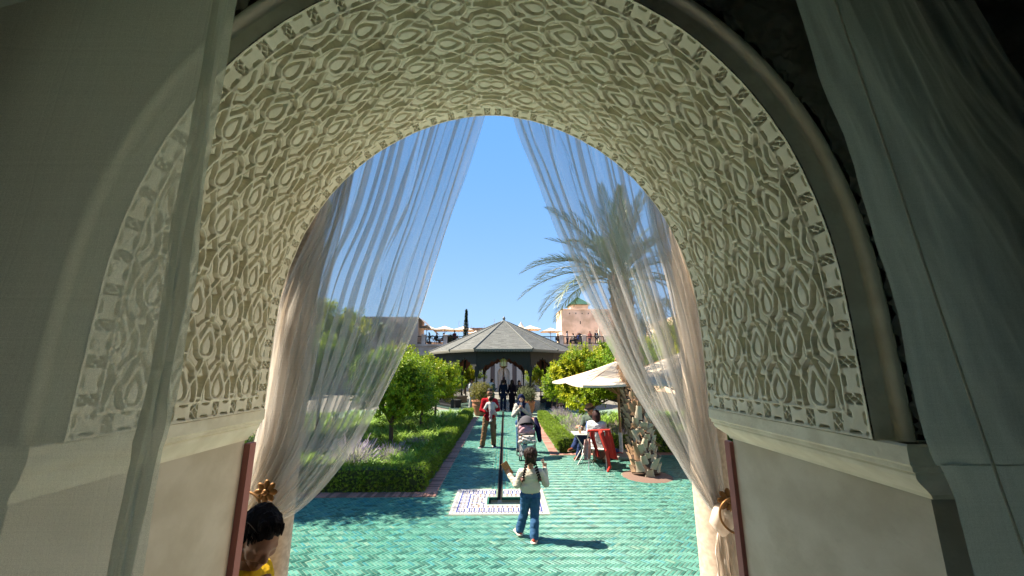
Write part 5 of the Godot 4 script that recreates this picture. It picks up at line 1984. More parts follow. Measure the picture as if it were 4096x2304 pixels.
	g.lathe([Vector2(1.2, 2.35), Vector2(0.75, 2.65), Vector2(0.35, 3.05), Vector2(0.06, 3.5), Vector2(0.0, 3.75)], 8)
	obj("roof_cloth", g.mesh(), M.canvas, tt)
	g = G.new()
	for k in 8:
		var an := TAU * k / 8
		g.tube([Vector3(cos(an) * 1.18, 0, sin(an) * 1.18), Vector3(cos(an) * 1.18, 2.36, sin(an) * 1.18)], [0.03], 5)
	obj("poles", g.mesh(), M.steel, tt)

func surroundings() -> void:
	rng.seed = 4242
	# neighbouring walls
	var b := thing("neighbour_house", "plain cream house wall above the shrubs behind the left sheer curtain", "house", Vector3(-17.5, 0, -38))
	var g := G.new()
	prism(g, Vector2(-6, 0), Vector2(5.4, -6), 0, 7.5)
	obj("wall", g.mesh(), mat(lin(0.36, 0.28, 0.23), 0.9, {"tex": M.blot, "tri": 0.2}), b)
	g = G.new()
	prism(g, Vector2(3.2, -6.01), Vector2(7.4, -9.5), 0, 8.3)
	g.quad(Vector3(7.41, 8.3, -6.0), Vector3(9.5, 6.4, -6.0), Vector3(9.5, 6.4, -9.5), Vector3(7.41, 8.3, -9.5))
	obj("rear_wing", g.mesh(), M.cream, b)
	b = thing("garden_wall", "high pink garden wall behind the olive tree at the right", "wall", Vector3(16.5, 0, -20))
	g = G.new()
	prism(g, Vector2(0, 18), Vector2(0.6, -24), 0, 7.4)
	obj("wall", g.mesh(), M.pink, b)
	b = thing("side_wall", "garden wall closing the courtyard on the left", "wall", Vector3(-19, 0, -20))
	g = G.new()
	prism(g, Vector2(-0.6, 18), Vector2(0, -16), 0, 5.0)
	obj("wall", g.mesh(), M.pink, b)
	# cypress
	var t := thing("cypress", "slim dark cypress rising left of the gazebo roof", "cypress", Vector3(-3.92, 0, -38))
	g = G.new()
	g.tube([Vector3.ZERO, Vector3(0, 4, 0), Vector3(0.02, 7.9, 0)], [0.12, 0.08, 0.02], 8)
	obj("trunk", g.mesh(), M.bark, t)
	var xf := []
	var cols := []
	for k in 2200:
		var f := r(0.06, 1.0)
		var y := f * 8.15
		var w := 0.40 * pow(sin(PI * clampf(f * 0.52 + 0.46, 0, 1)), 0.7) * (1.0 + 0.18 * sin(y * 4.0 + k % 3))
		var an := r(0, TAU)
		var q := sqrt(rng.randf())
		xf.append(Transform3D(basis_up(Vector3(cos(an) * 0.25, 1, sin(an) * 0.25).normalized(), r(0, TAU), r(2.0, 4.2)), Vector3(cos(an) * w * q, y, sin(an) * w * q)))
		cols.append(Color(0.022, 0.045, 0.016) * r(0.7, 1.5))
	many("crown", sprays[1], M.leaf, xf, cols, t)
	# grey olives beyond the right curtain
	var ol := [Color(0.085, 0.095, 0.06), Color(0.12, 0.13, 0.085), Color(0.06, 0.07, 0.045)]
	tree("olive_tree", "grey green olive tree behind the right sheer curtain, in front of the pink wall", Vector3(10.2, 0, -22.5), Vector3(2.6, 2.0, 2.4), 4.2, 60, 40, ol, "", 1.1, 0.16)
	tree("olive_tree", "olive tree at the far right behind the right porch column", Vector3(9.4, 0, -15.5), Vector3(1.9, 1.7, 1.9), 3.2, 50, 40, ol, "", 1.0, 0.14)
	# small palm beyond the left curtain, potted plants on the terrace
	var fr: Array[Mesh] = [frond_mesh(1.5, 0.7, 811), frond_mesh(1.4, 1.0, 812)]
	var fm := mat(Color.WHITE, 0.45, {"vc": true, "back": Color(0.4, 0.4, 0.35)})
	for q in [[Vector3(-11.6, 0, -35), 5.6, 1.35, "young palm tree whose fronds show at the edge of the left sheer curtain", 20], [Vector3(-9.0, 5.12, -45.6), 0.75, 0.72, "small potted palm on the terrace under the left parasols", 14]]:
		t = thing("small_palm", q[3], "palm tree", q[0])
		g = G.new()
		var h: float = q[1]
		if h > 2:
			g.tube([Vector3.ZERO, Vector3(0.06, h * 0.5, 0), Vector3(0, h, 0)], [0.16, 0.14, 0.15], 10)
			obj("trunk", g.mesh(), M.bark, t)
		else:
			g.lathe([Vector2(0.2, 0), Vector2(0.28, 0.42), Vector2(0.26, 0.44), Vector2(0.0, 0.42)], 14)
			g.tube([Vector3(0, 0.42, 0), Vector3(0, h, 0)], [0.09], 8)
			obj("pot_and_stem", g.mesh(), M.terracotta, t)
		for k in int(q[4]):
			var an := k * 2.399963
			var el := lerpf(1.35, 0.15, k / float(q[4])) + r(-0.1, 0.1)
			var o := obj("frond", fr[k % 2], fm, t)
			o.transform = Transform3D((Basis(Vector3.UP, an) * Basis(Vector3(1, 0, 0), -el)).scaled(Vector3.ONE * float(q[2])), Vector3(0, h, 0))
	t = thing("terrace_shrub", "ochre leaved shrub on the terrace under the second parasol", "shrub", Vector3(-6.6, 5.12, -46.5))
	xf = []
	cols = []
	for k in 420:
		var d := rand_dir() * pow(rng.randf(), 0.4)
		xf.append(Transform3D(basis_up(rand_dir(), r(0, TAU), r(1.2, 1.8)), Vector3(d.x * 1.1, 0.75 + d.y * 0.55, d.z * 0.5)))
		cols.append(Color(0.17, 0.12, 0.03).lerp(Color(0.09, 0.10, 0.02), rng.randf()))
	many("foliage", sprays[0], M.leaf, xf, cols, t)
	# big terracotta pots at the end of the path
	for q in [[Vector3(-1.22, 0.01, -20.3), 1.15, Color(0.17, 0.16, 0.03), "terracotta pot with a yellowish shrub at the left end of the path"], [Vector3(1.18, 0.01, -20.6), 1.0, Color(0.12, 0.14, 0.06), "terracotta pot with grey green shrub behind the woman in the navy headscarf"], [Vector3(1.75, 0.01, -27.5), 0.95, Color(0.11, 0.13, 0.03), "terracotta pot with a round shrub inside the gazebo"]]:
		t = thing("plant_pot", q[3], "potted plant", q[0], 0, "big terracotta pots")
		var s: float = q[1]
		g = G.new()
		g.lathe([Vector2(0.0, 0.0), Vector2(0.24, 0.0), Vector2(0.27, 0.03), Vector2(0.36, 0.28), Vector2(0.385, 0.42), Vector2(0.40, 0.44), Vector2(0.385, 0.47), Vector2(0.39, 0.56), Vector2(0.43, 0.60), Vector2(0.43, 0.65), Vector2(0.37, 0.65), Vector2(0.35, 0.58), Vector2(0.0, 0.57)], 28)
		obj("pot", g.mesh(), M.terracotta, t)
		xf = []
		cols = []
		for k in 900:
			var d := rand_dir() * pow(rng.randf(), 0.45)
			xf.append(Transform3D(basis_up((d + Vector3(0, 0.5, 0) + rand_dir() * 0.4).normalized(), r(0, TAU), r(1.0, 2.2)), Vector3(d.x * 0.52, 0.98 + d.y * 0.45, d.z * 0.52)))
			cols.append((q[2] as Color) * r(0.6, 1.35))
		many("foliage", sprays[1], M.leaf, xf, cols, t)
		t.scale = Vector3.ONE * s

# joints of a standing adult of height h facing +z; x < 0 is the figure's right
func stand(h: float) -> Dictionary:
	var J := {}
	for q in [["hip", 0.055, 0.50, 0.0], ["knee", 0.058, 0.275, 0.01], ["ank", 0.06, 0.045, -0.01], ["toe", 0.072, 0.02, 0.085], ["sh", 0.102, 0.80, 0.0], ["el", 0.13, 0.625, -0.01], ["wr", 0.135, 0.48, 0.03], ["hd", 0.135, 0.40, 0.045]]:
		J[q[0] + "L"] = Vector3(q[1], q[2], q[3]) * h
		J[q[0] + "R"] = Vector3(-q[1], q[2], q[3]) * h
	J.neck = Vector3(0, 0.845, 0.0) * h
	J.head = Vector3(0, 0.925, 0.012) * h
	return J

func sit(h: float) -> Dictionary:
	var J := stand(h)
	var dy: float = 0.50 - J.hipL.y
	for k in J.keys():
		J[k] += Vector3(0, dy, 0)
	for s in ["L", "R"]:
		var x: float = J["hip" + s].x * 1.3
		J["knee" + s] = Vector3(x, 0.50, 0.245 * h)
		J["ank" + s] = Vector3(x, 0.06, 0.25 * h)
		J["toe" + s] = Vector3(x * 1.1, 0.03, 0.34 * h)
		J["el" + s] = Vector3(J["el" + s].x, 0.50 + 0.13 * h, 0.06 * h)
		J["wr" + s] = Vector3(J["el" + s].x * 0.7, 0.50 + 0.10 * h, 0.2 * h)
		J["hd" + s] = Vector3(J["el" + s].x * 0.5, 0.50 + 0.10 * h, 0.27 * h)
	return J

func turned(J: Dictionary, a: float) -> Dictionary:
	var o := {}
	for k in J.keys():
		o[k] = J[k].rotated(Vector3.UP, a)
	return o

# five fingers on a palm; curl per digit 0 straight .. 1 fist, thumb first
func hand_bones(wr: Vector3, dir: Vector3, palm: Vector3, thumb_side: float, s: float, curl: Array, spread := 0.12) -> Array:
	dir = dir.normalized()
	palm = (palm - dir * palm.dot(dir)).normalized()
	var ac := dir.cross(palm).normalized() * thumb_side
	var B := []
	for k in 4:
		var o := ac * (0.030 - 0.020 * k) * s
		B.append([wr + dir * 0.012 * s + o * 0.65, wr + dir * 0.082 * s + o, 0.0155 * s, 0.0125 * s])
	var ln := [0.076, 0.085, 0.079, 0.062]
	for k in 4:
		var p := wr + dir * 0.086 * s + ac * (0.031 - 0.0205 * k) * s
		var d := (dir + ac * spread * (1.5 - k) * 0.8).normalized()
		var c: float = curl[k + 1] * 1.75
		var l: float = ln[k] * s
		var rr := [0.0098, 0.0092, 0.0085, 0.0075]
		for q in 3:
			var axis := d.cross(palm).normalized()
			d = d.rotated(axis, c * (0.85 if q == 0 else 1.0))
			var e: Vector3 = p + d * l * [0.45, 0.31, 0.24][q]
			B.append([p, e, rr[q] * s, rr[mini(q + 1, 2)] * s])
			p = e
	var tb := wr + dir * 0.028 * s + ac * 0.024 * s
	var td := (dir * 0.75 + ac * 0.75 + palm * 0.35).normalized()
	var c0: float = curl[0]
	td = td.slerp((dir * 0.5 - ac * 0.35 + palm * 0.8).normalized(), c0 * 0.75)
	var t1 := tb + td * 0.042 * s
	td = td.slerp((dir - ac * 0.6 + palm * 0.3).normalized(), c0 * 0.5)
	var t2 := t1 + td * 0.030 * s
	B.append([wr + dir * 0.01 * s, tb, 0.013 * s, 0.0145 * s])
	B.append([tb, t1, 0.0145 * s, 0.0105 * s])
	B.append([t1, t2, 0.0105 * s, 0.009 * s])
	B.append([t2, t2 + td * 0.022 * s, 0.009 * s, 0.0075 * s])
	return B

# skull, jaw, nose, lips, brows, ears; b turns the head (its +z is the face)
func head_bones(c: Vector3, b: Basis, s: float) -> Array:
	var f := func(x: float, y: float, z: float) -> Vector3:
		return c + b * (Vector3(x, y, z) * s)
	var X := b.x
	var L := []
	L.append([f.call(0, 0.035, -0.022), f.call(0, 0.03, 0.012), 0.092 * s, 0.086 * s, X, 1.16])
	L.append([f.call(0, -0.02, 0.03), f.call(0, -0.055, 0.045), 0.068 * s, 0.052 * s, X, 1.08])
	L.append([f.call(0, -0.085, 0.068), f.call(0, -0.092, 0.064), 0.024 * s, 0.026 * s])
	L.append([f.call(-0.045, -0.06, 0.01), f.call(0.045, -0.06, 0.01), 0.03 * s, 0.03 * s])
	L.append([f.call(0, 0.012, 0.092), f.call(0, -0.022, 0.112), 0.010 * s, 0.0135 * s])
	L.append([f.call(-0.013, -0.026, 0.098), f.call(0.013, -0.026, 0.098), 0.009 * s, 0.009 * s])
	L.append([f.call(-0.04, 0.028, 0.082), f.call(0.04, 0.028, 0.082), 0.012 * s, 0.012 * s])
	L.append([f.call(-0.016, -0.056, 0.094), f.call(0.016, -0.056, 0.094), 0.008 * s, 0.008 * s])
	for q: float in [-1.0, 1.0]:
		L.append([f.call(q * 0.036, -0.012, 0.075), f.call(q * 0.05, -0.02, 0.055), 0.022 * s, 0.022 * s])
		L.append([f.call(q * 0.079, 0.008, -0.004), f.call(q * 0.078, -0.026, 0.004), 0.016 * s, 0.011 * s, X, 1.9])
	return L

func face_parts(t: Node3D, c: Vector3, b: Basis, s: float, brow: Color, beard := Color(0, 0, 0, 0)) -> void:
	for q: float in [-1.0, 1.0]:
		var g := G.new()
		g.ball(c + b * (Vector3(q * 0.032, 0.004, 0.080) * s), Vector3(0.0135, 0.008, 0.009) * s, b, 12, 8)
		obj("eye", g.mesh(), M.eye, t)
		g = G.new()
		g.ball(c + b * (Vector3(q * 0.032, 0.004, 0.0865) * s), Vector3(0.006, 0.0062, 0.004) * s, b, 10, 6)
		obj("iris", g.mesh(), M.black, t)
		g = G.new()
		g.tube([c + b * (Vector3(q * 0.016, 0.026, 0.0955) * s), c + b * (Vector3(q * 0.034, 0.031, 0.092) * s), c + b * (Vector3(q * 0.052, 0.024, 0.079) * s)], [0.0035 * s, 0.004 * s, 0.002 * s], 6)
		obj("eyebrow", g.mesh(), mat(brow.linear_to_srgb(), 0.8), t)
	var g := G.new()
	g.tube([c + b * (Vector3(-0.022, -0.054, 0.094) * s), c + b * (Vector3(0, -0.0525, 0.1025) * s), c + b * (Vector3(0.022, -0.054, 0.094) * s)], [0.003 * s, 0.0048 * s, 0.003 * s], 6)
	obj("lips", g.mesh(), mat(lin(0.22, 0.075, 0.06), 0.5), t)

func obj_blob(called: String, bones: Array, cell: float, k: float, col: Color, m: Material, t: Node3D) -> MeshInstance3D:
	var g := G.new()
	g.col = col
	g.blob(bones, cell, k)
	return obj(called, g.mesh(), m, t)

func human(t: Node3D, J: Dictionary, S: float, o: Dictionary) -> void:
	var cell: float = o.get("cell", 0.015)
	var hs: float = o.get("hs", 1.0)
	var fr: Vector3 = o.get("front", Vector3(0, 0, 1))
	var side := Vector3.UP.cross(fr).normalized()
	var HB: Basis = o.get("HB", Basis(side, Vector3.UP, fr))
	var skin: Color = o.get("skin", Color(0.36, 0.20, 0.13))
	var far := cell > 0.022
	var pel: Vector3 = (J.hipL + J.hipR) * 0.5
	var ch: Vector3 = (J.shL + J.shR) * 0.5 - (J.neck - pel).normalized() * 0.07 * S
	var torso := func(f: float) -> Array:
		return [[J.hipL, J.hipR, 0.095 * S + f, 0.095 * S + f, fr, 1.1], [pel + Vector3(0, 0.06 * S, 0), ch, 0.112 * S + f, 0.118 * S + f, fr, 1.25], [J.shL.lerp(ch, 0.22), J.shR.lerp(ch, 0.22), 0.072 * S + f, 0.072 * S + f], [ch - side * 0.06 * S, ch + side * 0.06 * S, 0.10 * S + f, 0.10 * S + f, fr, 1.1]]
	var arm := func(s: String, f: float, to: float) -> Array:
		var w: Vector3 = J["el" + s].lerp(J["wr" + s], to)
		var L := [[J["sh" + s], J["el" + s], 0.050 * S + f, 0.040 * S + f]]
		if to > 0:
			L.append([J["el" + s], w, 0.040 * S + f, lerpf(0.040, 0.028, to) * S + f])
		return L
	var leg := func(s: String, f: float, to: float, flare: float) -> Array:
		var a: Vector3 = J["knee" + s].lerp(J["ank" + s], to)
		return [[J["hip" + s] - Vector3(0, 0.02, 0), J["knee" + s], 0.082 * S + f, 0.055 * S + f], [J["knee" + s], a, 0.054 * S + f, lerpf(0.054, 0.038, to) * S + f + flare], [J["knee" + s].lerp(J["ank" + s], 0.25) - fr * 0.012 * S, J["knee" + s].lerp(J["ank" + s], 0.45) - fr * 0.012 * S, 0.052 * S + f, 0.045 * S + f]]
	# continuous body
	var B: Array = torso.call(0.0)
	for s in ["L", "R"]:
		B += arm.call(s, 0.0, 1.0)
		B += leg.call(s, 0.0, 1.0, 0.0)
		B.append([J["ank" + s], J["toe" + s], 0.034 * S, 0.026 * S])
		if far or not o.has("hand" + s):
			B.append([J["wr" + s], J["hd" + s], 0.030 * S, 0.024 * S])
	B.append([ch, J.neck, 0.07 * S, 0.052 * S])
	B.append([J.neck, J.head - HB.y * 0.05 * hs, 0.052 * S, 0.05 * S])
	if far:
		B.append([J.head + HB * Vector3(0, 0.03, -0.01) * hs, J.head + HB * Vector3(0, -0.05, 0.03) * hs, 0.092 * hs, 0.062 * hs, HB.x, 1.12])
		B.append([J.head + HB * Vector3(0, -0.02, 0.09) * hs, J.head + HB * Vector3(0, -0.03, 0.10) * hs, 0.014 * hs, 0.014 * hs])
	var g := G.new()
	g.col = skin
	g.blob(B, cell, 0.03 * S)
	if not far:
		g.blob(head_bones(J.head, HB, hs), o.get("hcell", 0.007), 0.016 * hs)
		for s in ["L", "R"]:
			if o.has("hand" + s):
				var q: Array = o["hand" + s]
				g.blob([[J["el" + s].lerp(J["wr" + s], 0.7), J["wr" + s], 0.03 * S, 0.0265 * S]] + hand_bones(J["wr" + s], q[0], q[1], q[2], S * 1.0, q[3], q[4] if q.size() > 4 else 0.12), 0.0045, 0.008)
	obj("body", g.mesh(), M.skin, t)
	if not far:
		face_parts(t, J.head, HB, hs, o.get("hair", Color(0.02, 0.015, 0.012)))
	# clothes
	if o.has("top"):
		var T: Array = torso.call(o.get("loose", 0.014))
		if o.has("hem"):
			var hm: float = o.hem
			T = T.slice(1)
			T.append([Vector3(pel.x, hm + 0.085 * S, pel.z) - side * 0.065 * S, Vector3(pel.x, hm + 0.085 * S, pel.z) + side * 0.065 * S, 0.118 * S + 0.012, 0.118 * S + 0.012, fr, 1.15])
		for s in ["L", "R"]:
			T += arm.call(s, o.get("loose", 0.014), o.get("sleeve", 0.96)) if o.get("sleeve", 0.96) > 0 else [[J["sh" + s], J["sh" + s].lerp(J["el" + s], 0.62), 0.056 * S + 0.012, 0.052 * S + 0.012]]
		T.append([ch, J.neck - Vector3(0, 0.035, 0), 0.08 * S, 0.062 * S])
		g = G.new()
		g.col = o.top
		g.blob(T, cell, 0.03 * S)
		g.wrinkle(0.009 * S, 8.0 / S, 3, 0, Vector3(1, 1.8, 1))
		if o.has("hem"):
			for k in g.v.size():
				if g.v[k].y < o.hem and g.v[k].distance_to(Vector3(pel.x, o.hem, pel.z)) < 0.25 * S:
					g.v[k].y = o.hem + 0.25 * (g.v[k].y - o.hem) * 0.2
					g.n[k] = (g.n[k] * Vector3(1, 0.3, 1)).normalized()
		if o.has("stripes"):
			for k in g.v.size():
				if fposmod(g.v[k].y, 0.045) < 0.018:
					g.c[k] = o.stripes
		obj(o.get("topname", "sweater"), g.mesh(), M.cloth, t)
	if o.has("bottom"):
		var P := [[J.hipL, J.hipR, 0.098 * S + 0.008, 0.098 * S + 0.008, fr, 1.1], [pel, pel + Vector3(0, 0.05 * S, 0), 0.106 * S, 0.104 * S, fr, 1.25]]
		if o.get("skirt", false):
			var e: Vector3 = (J.kneeL + J.kneeR) * 0.5
			var z: Vector3 = (J.ankL + J.ankR) * 0.5
			P += [[J.hipL, J.kneeL, 0.11 * S, 0.10 * S], [J.hipR, J.kneeR, 0.11 * S, 0.10 * S], [e, e.lerp(z, o.get("skirt_to", 0.9)), 0.13 * S, 0.15 * S]]
		else:
			for s in ["L", "R"]:
				P += leg.call(s, o.get("bag", 0.016), 0.93, o.get("flare", 0.012))
				# creases above the shoe and behind the knee
				var a: Vector3 = J["knee" + s].lerp(J["ank" + s], 0.86)
				P.append([a + fr * 0.012, a - fr * 0.01, 0.050 * S + 0.01, 0.05 * S + 0.01])
		g = G.new()
		g.col = o.bottom
		g.blob(P, cell, 0.025 * S)
		g.wrinkle(0.013 * S, 6.5 / S, 7, 0, Vector3(1, 1.7, 1))
		obj("skirt" if o.get("skirt", false) else "trousers", g.mesh(), M.cloth, t)
	for s in ["L", "R"]:
		if not o.has("shoe"):
			break
		var a: Vector3 = J["ank" + s]
		var e: Vector3 = J["toe" + s]
		var d := (e - a)
		d.y = 0
		d = d.normalized()
		g = G.new()
		g.col = o.shoe
		var base := minf(a.y, e.y)
		var u := Vector3(0, 1, 0)
		g.blob([[a - d * 0.02 * S, e - d * 0.012, 0.040 * S, 0.034 * S, u, 1.1], [a, a + u * 0.02 * S, 0.042 * S, 0.044 * S], [a.lerp(e, 0.5), e, 0.042 * S, 0.036 * S, u, 1.25]], minf(cell, 0.01) if not far else 0.02, 0.02)
		var so: MeshInstance3D = obj("shoe", g.mesh(), M.cloth, t)
		if not far and o.has("sole"):
			g = G.new()
			g.col = o.sole
			var y: float = minf(a.y - 0.034 * S, e.y - 0.028 * S)
			g.blob([[Vector3(a.x, lerpf(a.y, y + a.y - minf(a.y, e.y), 1.0) - 0.0, a.z) - d * 0.035 * S, e - Vector3(0, 0.026 * S, 0) + d * 0.005, 0.040 * S, 0.040 * S, u, 2.6]], 0.008, 0.01)
			obj("sole", g.mesh(), M.cloth, so)
	var hc: Color = o.get("hair", Color(0.018, 0.012, 0.01))
	var hm := M.hair as StandardMaterial3D
	if o.has("hair"):
		hm = mat(hc.linear_to_srgb(), 0.6, {"spec": 0.25, "nrm": M.rough_n, "nscale": 0.7, "tri": 14.0})
	var c: Vector3 = J.head
	var cap := [[c + HB * Vector3(0, 0.046, -0.034) * hs, c + HB * Vector3(0, 0.056, -0.004) * hs, 0.100 * hs, 0.088 * hs, HB.x, 1.14], [c + HB * Vector3(0, 0.0, -0.06) * hs, c + HB * Vector3(0, -0.04, -0.055) * hs, 0.075 * hs, 0.055 * hs]]
	match o.get("style", "short"):
		"none":
			return
		"bald":
			cap = [[c + HB * Vector3(-0.06, 0.0, -0.05) * hs, c + HB * Vector3(0.06, 0.0, -0.05) * hs, 0.05 * hs, 0.05 * hs]]
		"bob":
			cap.append([c + HB * Vector3(-0.055, 0.02, -0.02) * hs, c + HB * Vector3(-0.065, -0.08, -0.01) * hs, 0.05 * hs, 0.04 * hs])
			cap.append([c + HB * Vector3(0.055, 0.02, -0.02) * hs, c + HB * Vector3(0.065, -0.08, -0.01) * hs, 0.05 * hs, 0.04 * hs])
			cap.append([c + HB * Vector3(0, 0.0, -0.06) * hs, c + HB * Vector3(0, -0.09, -0.06) * hs, 0.09 * hs, 0.075 * hs])
		"long":
			cap.append([c + HB * Vector3(-0.06, 0.02, -0.02) * hs, c + HB * Vector3(-0.085, -0.20, 0.02) * hs, 0.045 * hs, 0.035 * hs])
			cap.append([c + HB * Vector3(0.06, 0.02, -0.02) * hs, c + HB * Vector3(0.085, -0.20, 0.02) * hs, 0.045 * hs, 0.035 * hs])
			cap.append([c + HB * Vector3(0, 0.0, -0.06) * hs, c + HB * Vector3(0, -0.24, -0.09) * hs, 0.08 * hs, 0.07 * hs])
	obj_blob("hair", cap, 0.03 if far else o.get("hcell", 0.008), 0.02, Color.WHITE, hm, t)

func sunglasses(t: Node3D, c: Vector3, b: Basis, s: float) -> void:
	var g := G.new()
	for q: float in [-1.0, 1.0]:
		g.ball(c + b * (Vector3(q * 0.034, 0.006, 0.097) * s), Vector3(0.027, 0.019, 0.010) * s, b, 12, 8)
		g.tube([c + b * (Vector3(q * 0.058, 0.012, 0.092) * s), c + b * (Vector3(q * 0.085, 0.012, 0.0) * s)], [0.003 * s], 5)
	g.tube([c + b * (Vector3(-0.012, 0.012, 0.105) * s), c + b * (Vector3(0.012, 0.012, 0.105) * s)], [0.003 * s], 5)
	obj("sunglasses", g.mesh(), mat(lin(0.008, 0.008, 0.01), 0.1), t)

func look(d: Vector3, up := Vector3.UP) -> Basis:
	d = d.normalized()
	var x := up.cross(d).normalized()
	return Basis(x, d.cross(x), d)

func people() -> void:
	rng.seed = 616
	M.eye = mat(lin(0.55, 0.52, 0.48), 0.2)
	girl()
	man_with_baby()
	phone_woman()
	boy()
	gazebo_people()
	terrace_people()

func girl() -> void:
	var t := thing("person", "small girl with two braids, cream sweater and jeans, seen from behind, making a V sign", "person", Vector3(0.30, 0, -5.85))
	var J := {}
	J.head = Vector3(0.078, 1.065, 0.0)
	J.neck = Vector3(0.075, 0.925, 0.01)
	J.shL = Vector3(-0.062, 0.855, 0.0)
	J.shR = Vector3(0.212, 0.855, 0.0)
	J.elL = Vector3(-0.125, 0.700, 0.02)
	J.wrL = Vector3(-0.228, 0.800, -0.09)
	J.hdL = Vector3(-0.275, 0.855, -0.12)
	J.elR = Vector3(0.292, 0.705, -0.01)
	J.wrR = Vector3(0.290, 0.890, -0.07)
	J.hdR = Vector3(0.285, 0.95, -0.09)
	J.hipL = Vector3(0.005, 0.555, 0)
	J.hipR = Vector3(0.135, 0.555, 0)
	J.kneeL = Vector3(-0.020, 0.30, -0.06)
	J.kneeR = Vector3(0.125, 0.30, 0.02)
	J.ankL = Vector3(-0.085, 0.072, -0.10)
	J.ankR = Vector3(0.108, 0.055, 0.12)
	J.toeL = Vector3(-0.125, 0.028, -0.24)
	J.toeR = Vector3(0.135, 0.028, -0.02)
	human(t, J, 0.74, {"cell": 0.011, "hcell": 0.008, "hs": 0.98, "front": Vector3(0, 0, -1), "HB": look(Vector3(0.12, -0.12, -1)), "top": Color(0.44, 0.40, 0.33), "hem": 0.60, "loose": 0.016, "bottom": Color(0.035, 0.085, 0.17), "bag": 0.018, "flare": 0.014, "style": "none", "skin": Color(0.33, 0.19, 0.13),
		"handL": [Vector3(-0.45, 0.85, -0.3), Vector3(0.2, 0.0, -1.0), 1.0, [0.5, 0.55, 0.6, 0.6, 0.6]],
		"handR": [Vector3(-0.05, 1.0, -0.15), Vector3(0.0, 0.15, -1.0), 1.0, [0.9, 0.0, 0.0, 1.0, 1.0], 0.34]})
	# waistband, back pockets
	var g := G.new()
	var c: Vector3 = J.head
	var HB := look(Vector3(0.12, -0.12, -1))
	# hair with a centre parting, and two braids
	g.blob([[c + HB * Vector3(-0.014, 0.045, -0.026), c + HB * Vector3(-0.016, 0.052, 0.008), 0.089, 0.078], [c + HB * Vector3(0.014, 0.045, -0.026), c + HB * Vector3(0.016, 0.052, 0.008), 0.089, 0.078], [c + HB * Vector3(-0.016, 0.0, -0.05), c + HB * Vector3(-0.042, -0.055, -0.045), 0.070, 0.038], [c + HB * Vector3(0.016, 0.0, -0.05), c + HB * Vector3(0.042, -0.055, -0.045), 0.070, 0.038]], 0.0055, 0.006)
	g.wrinkle(0.008, 9.0, 5, 0, Vector3(2.5, 0.6, 2.5))
	var hm := mat(lin(0.016, 0.008, 0.006), 0.5, {"spec": 0.25, "nrm": M.rough_n, "nscale": 0.8, "tri": 16.0})
	obj("hair", g.mesh(), hm, t)
	for sd: float in [-1.0, 1.0]:
		g = G.new()
		var a: Vector3 = c + HB * Vector3(-sd * 0.055, -0.06, -0.05)
		var e := Vector3(0.078 + sd * 0.118, 0.80, 0.085 if sd > 0 else 0.075)
		for k in 7:
			var f := k / 6.5
			var p := a.lerp(e, f) + Vector3(0, 0, 0.035 * sin(PI * f))
			for q: float in [-1.0, 1.0]:
				g.ball(p + Vector3(q * 0.010, 0.004 * q, 0), Vector3(0.017, 0.021, 0.017) * (1.0 - 0.25 * f), Basis(Vector3(0, 0, 1), q * 0.6), 8, 6)
		obj("braid", g.mesh(), hm, t)
		g = G.new()
		for k in 12:
			var d := rand_dir()
			d.y = -absf(d.y)
			g.tube([e, e + d * 0.028, e + d * 0.045 + Vector3(0, -0.008, 0)], [0.012, 0.013, 0.004], 5)
		obj("braid_end", g.mesh(), mat(lin(0.085, 0.028, 0.014), 0.5), t)
		g = G.new()
		g.ball(e + Vector3(0, 0.02, 0.004), Vector3(0.014, 0.010, 0.014), Basis.IDENTITY, 8, 6)
		obj("hair_tie", g.mesh(), M.white, t)
	# jeans details
	for sd: float in [-1.0, 1.0]:
		g = G.new()
		var p := Vector3(0.07 + sd * 0.050, 0.512, 0.094)
		g.slab(p, Vector3(0.056, 0.005, 0.058), 0.002, Basis(Vector3(1, 0, 0), PI / 2 + 0.12))
		g.col = Color(0.032, 0.078, 0.16)
		var o := obj("back_pocket", g.mesh(), mat(lin(0.030, 0.073, 0.15), 0.95, {"spec": 0.1}), t)
	# trainers: upper, white sole, red heel
	for s in ["L", "R"]:
		var a: Vector3 = J["ank" + s]
		var e: Vector3 = J["toe" + s]
		var d := Vector3(e.x - a.x, 0, e.z - a.z).normalized()
		var lift := 0.0
		g = G.new()
		g.blob([[a - d * 0.012 + Vector3(0, -0.005, 0), e - d * 0.005, 0.041, 0.031], [a, a + Vector3(0, 0.03, 0), 0.041, 0.040]], 0.006, 0.02)
		var so := obj("trainer", g.mesh(), mat(lin(0.36, 0.25, 0.19), 0.7), t)
		g = G.new()
		g.blob([[Vector3(a.x, maxf(a.y - 0.038, 0.018), a.z) - d * 0.03, Vector3(e.x, 0.018, e.z) + d * 0.015, 0.045, 0.040, Vector3.UP, 2.2]], 0.006, 0.01)
		obj("sole", g.mesh(), mat(lin(0.55, 0.45, 0.38), 0.6), so)
		g = G.new()
		g.blob([[a - d * 0.035 + Vector3(0, -0.012, 0), a - d * 0.028 + Vector3(0, 0.012, 0), 0.027, 0.024], [a - d * 0.01 + d.cross(Vector3.UP) * 0.024, a + d * 0.05 + d.cross(Vector3.UP) * 0.024 + Vector3(0, -0.015, 0), 0.017, 0.014], [a - d * 0.01 - d.cross(Vector3.UP) * 0.024, a + d * 0.05 - d.cross(Vector3.UP) * 0.024 + Vector3(0, -0.015, 0), 0.017, 0.014]], 0.006, 0.012)
		obj("red_heel", g.mesh(), mat(lin(0.38, 0.035, 0.02), 0.6), so)
	# folded paper in her raised left hand
	var b := Basis(Vector3(0, 0, 1), 0.55) * Basis(Vector3.UP, 0.2)
	t = thing("folded_map", "folded brown paper map held up in the small girl's left hand", "map", Vector3(0.30, 0, -5.85) + Vector3(-0.262, 0.875, -0.125))
	g = G.new()
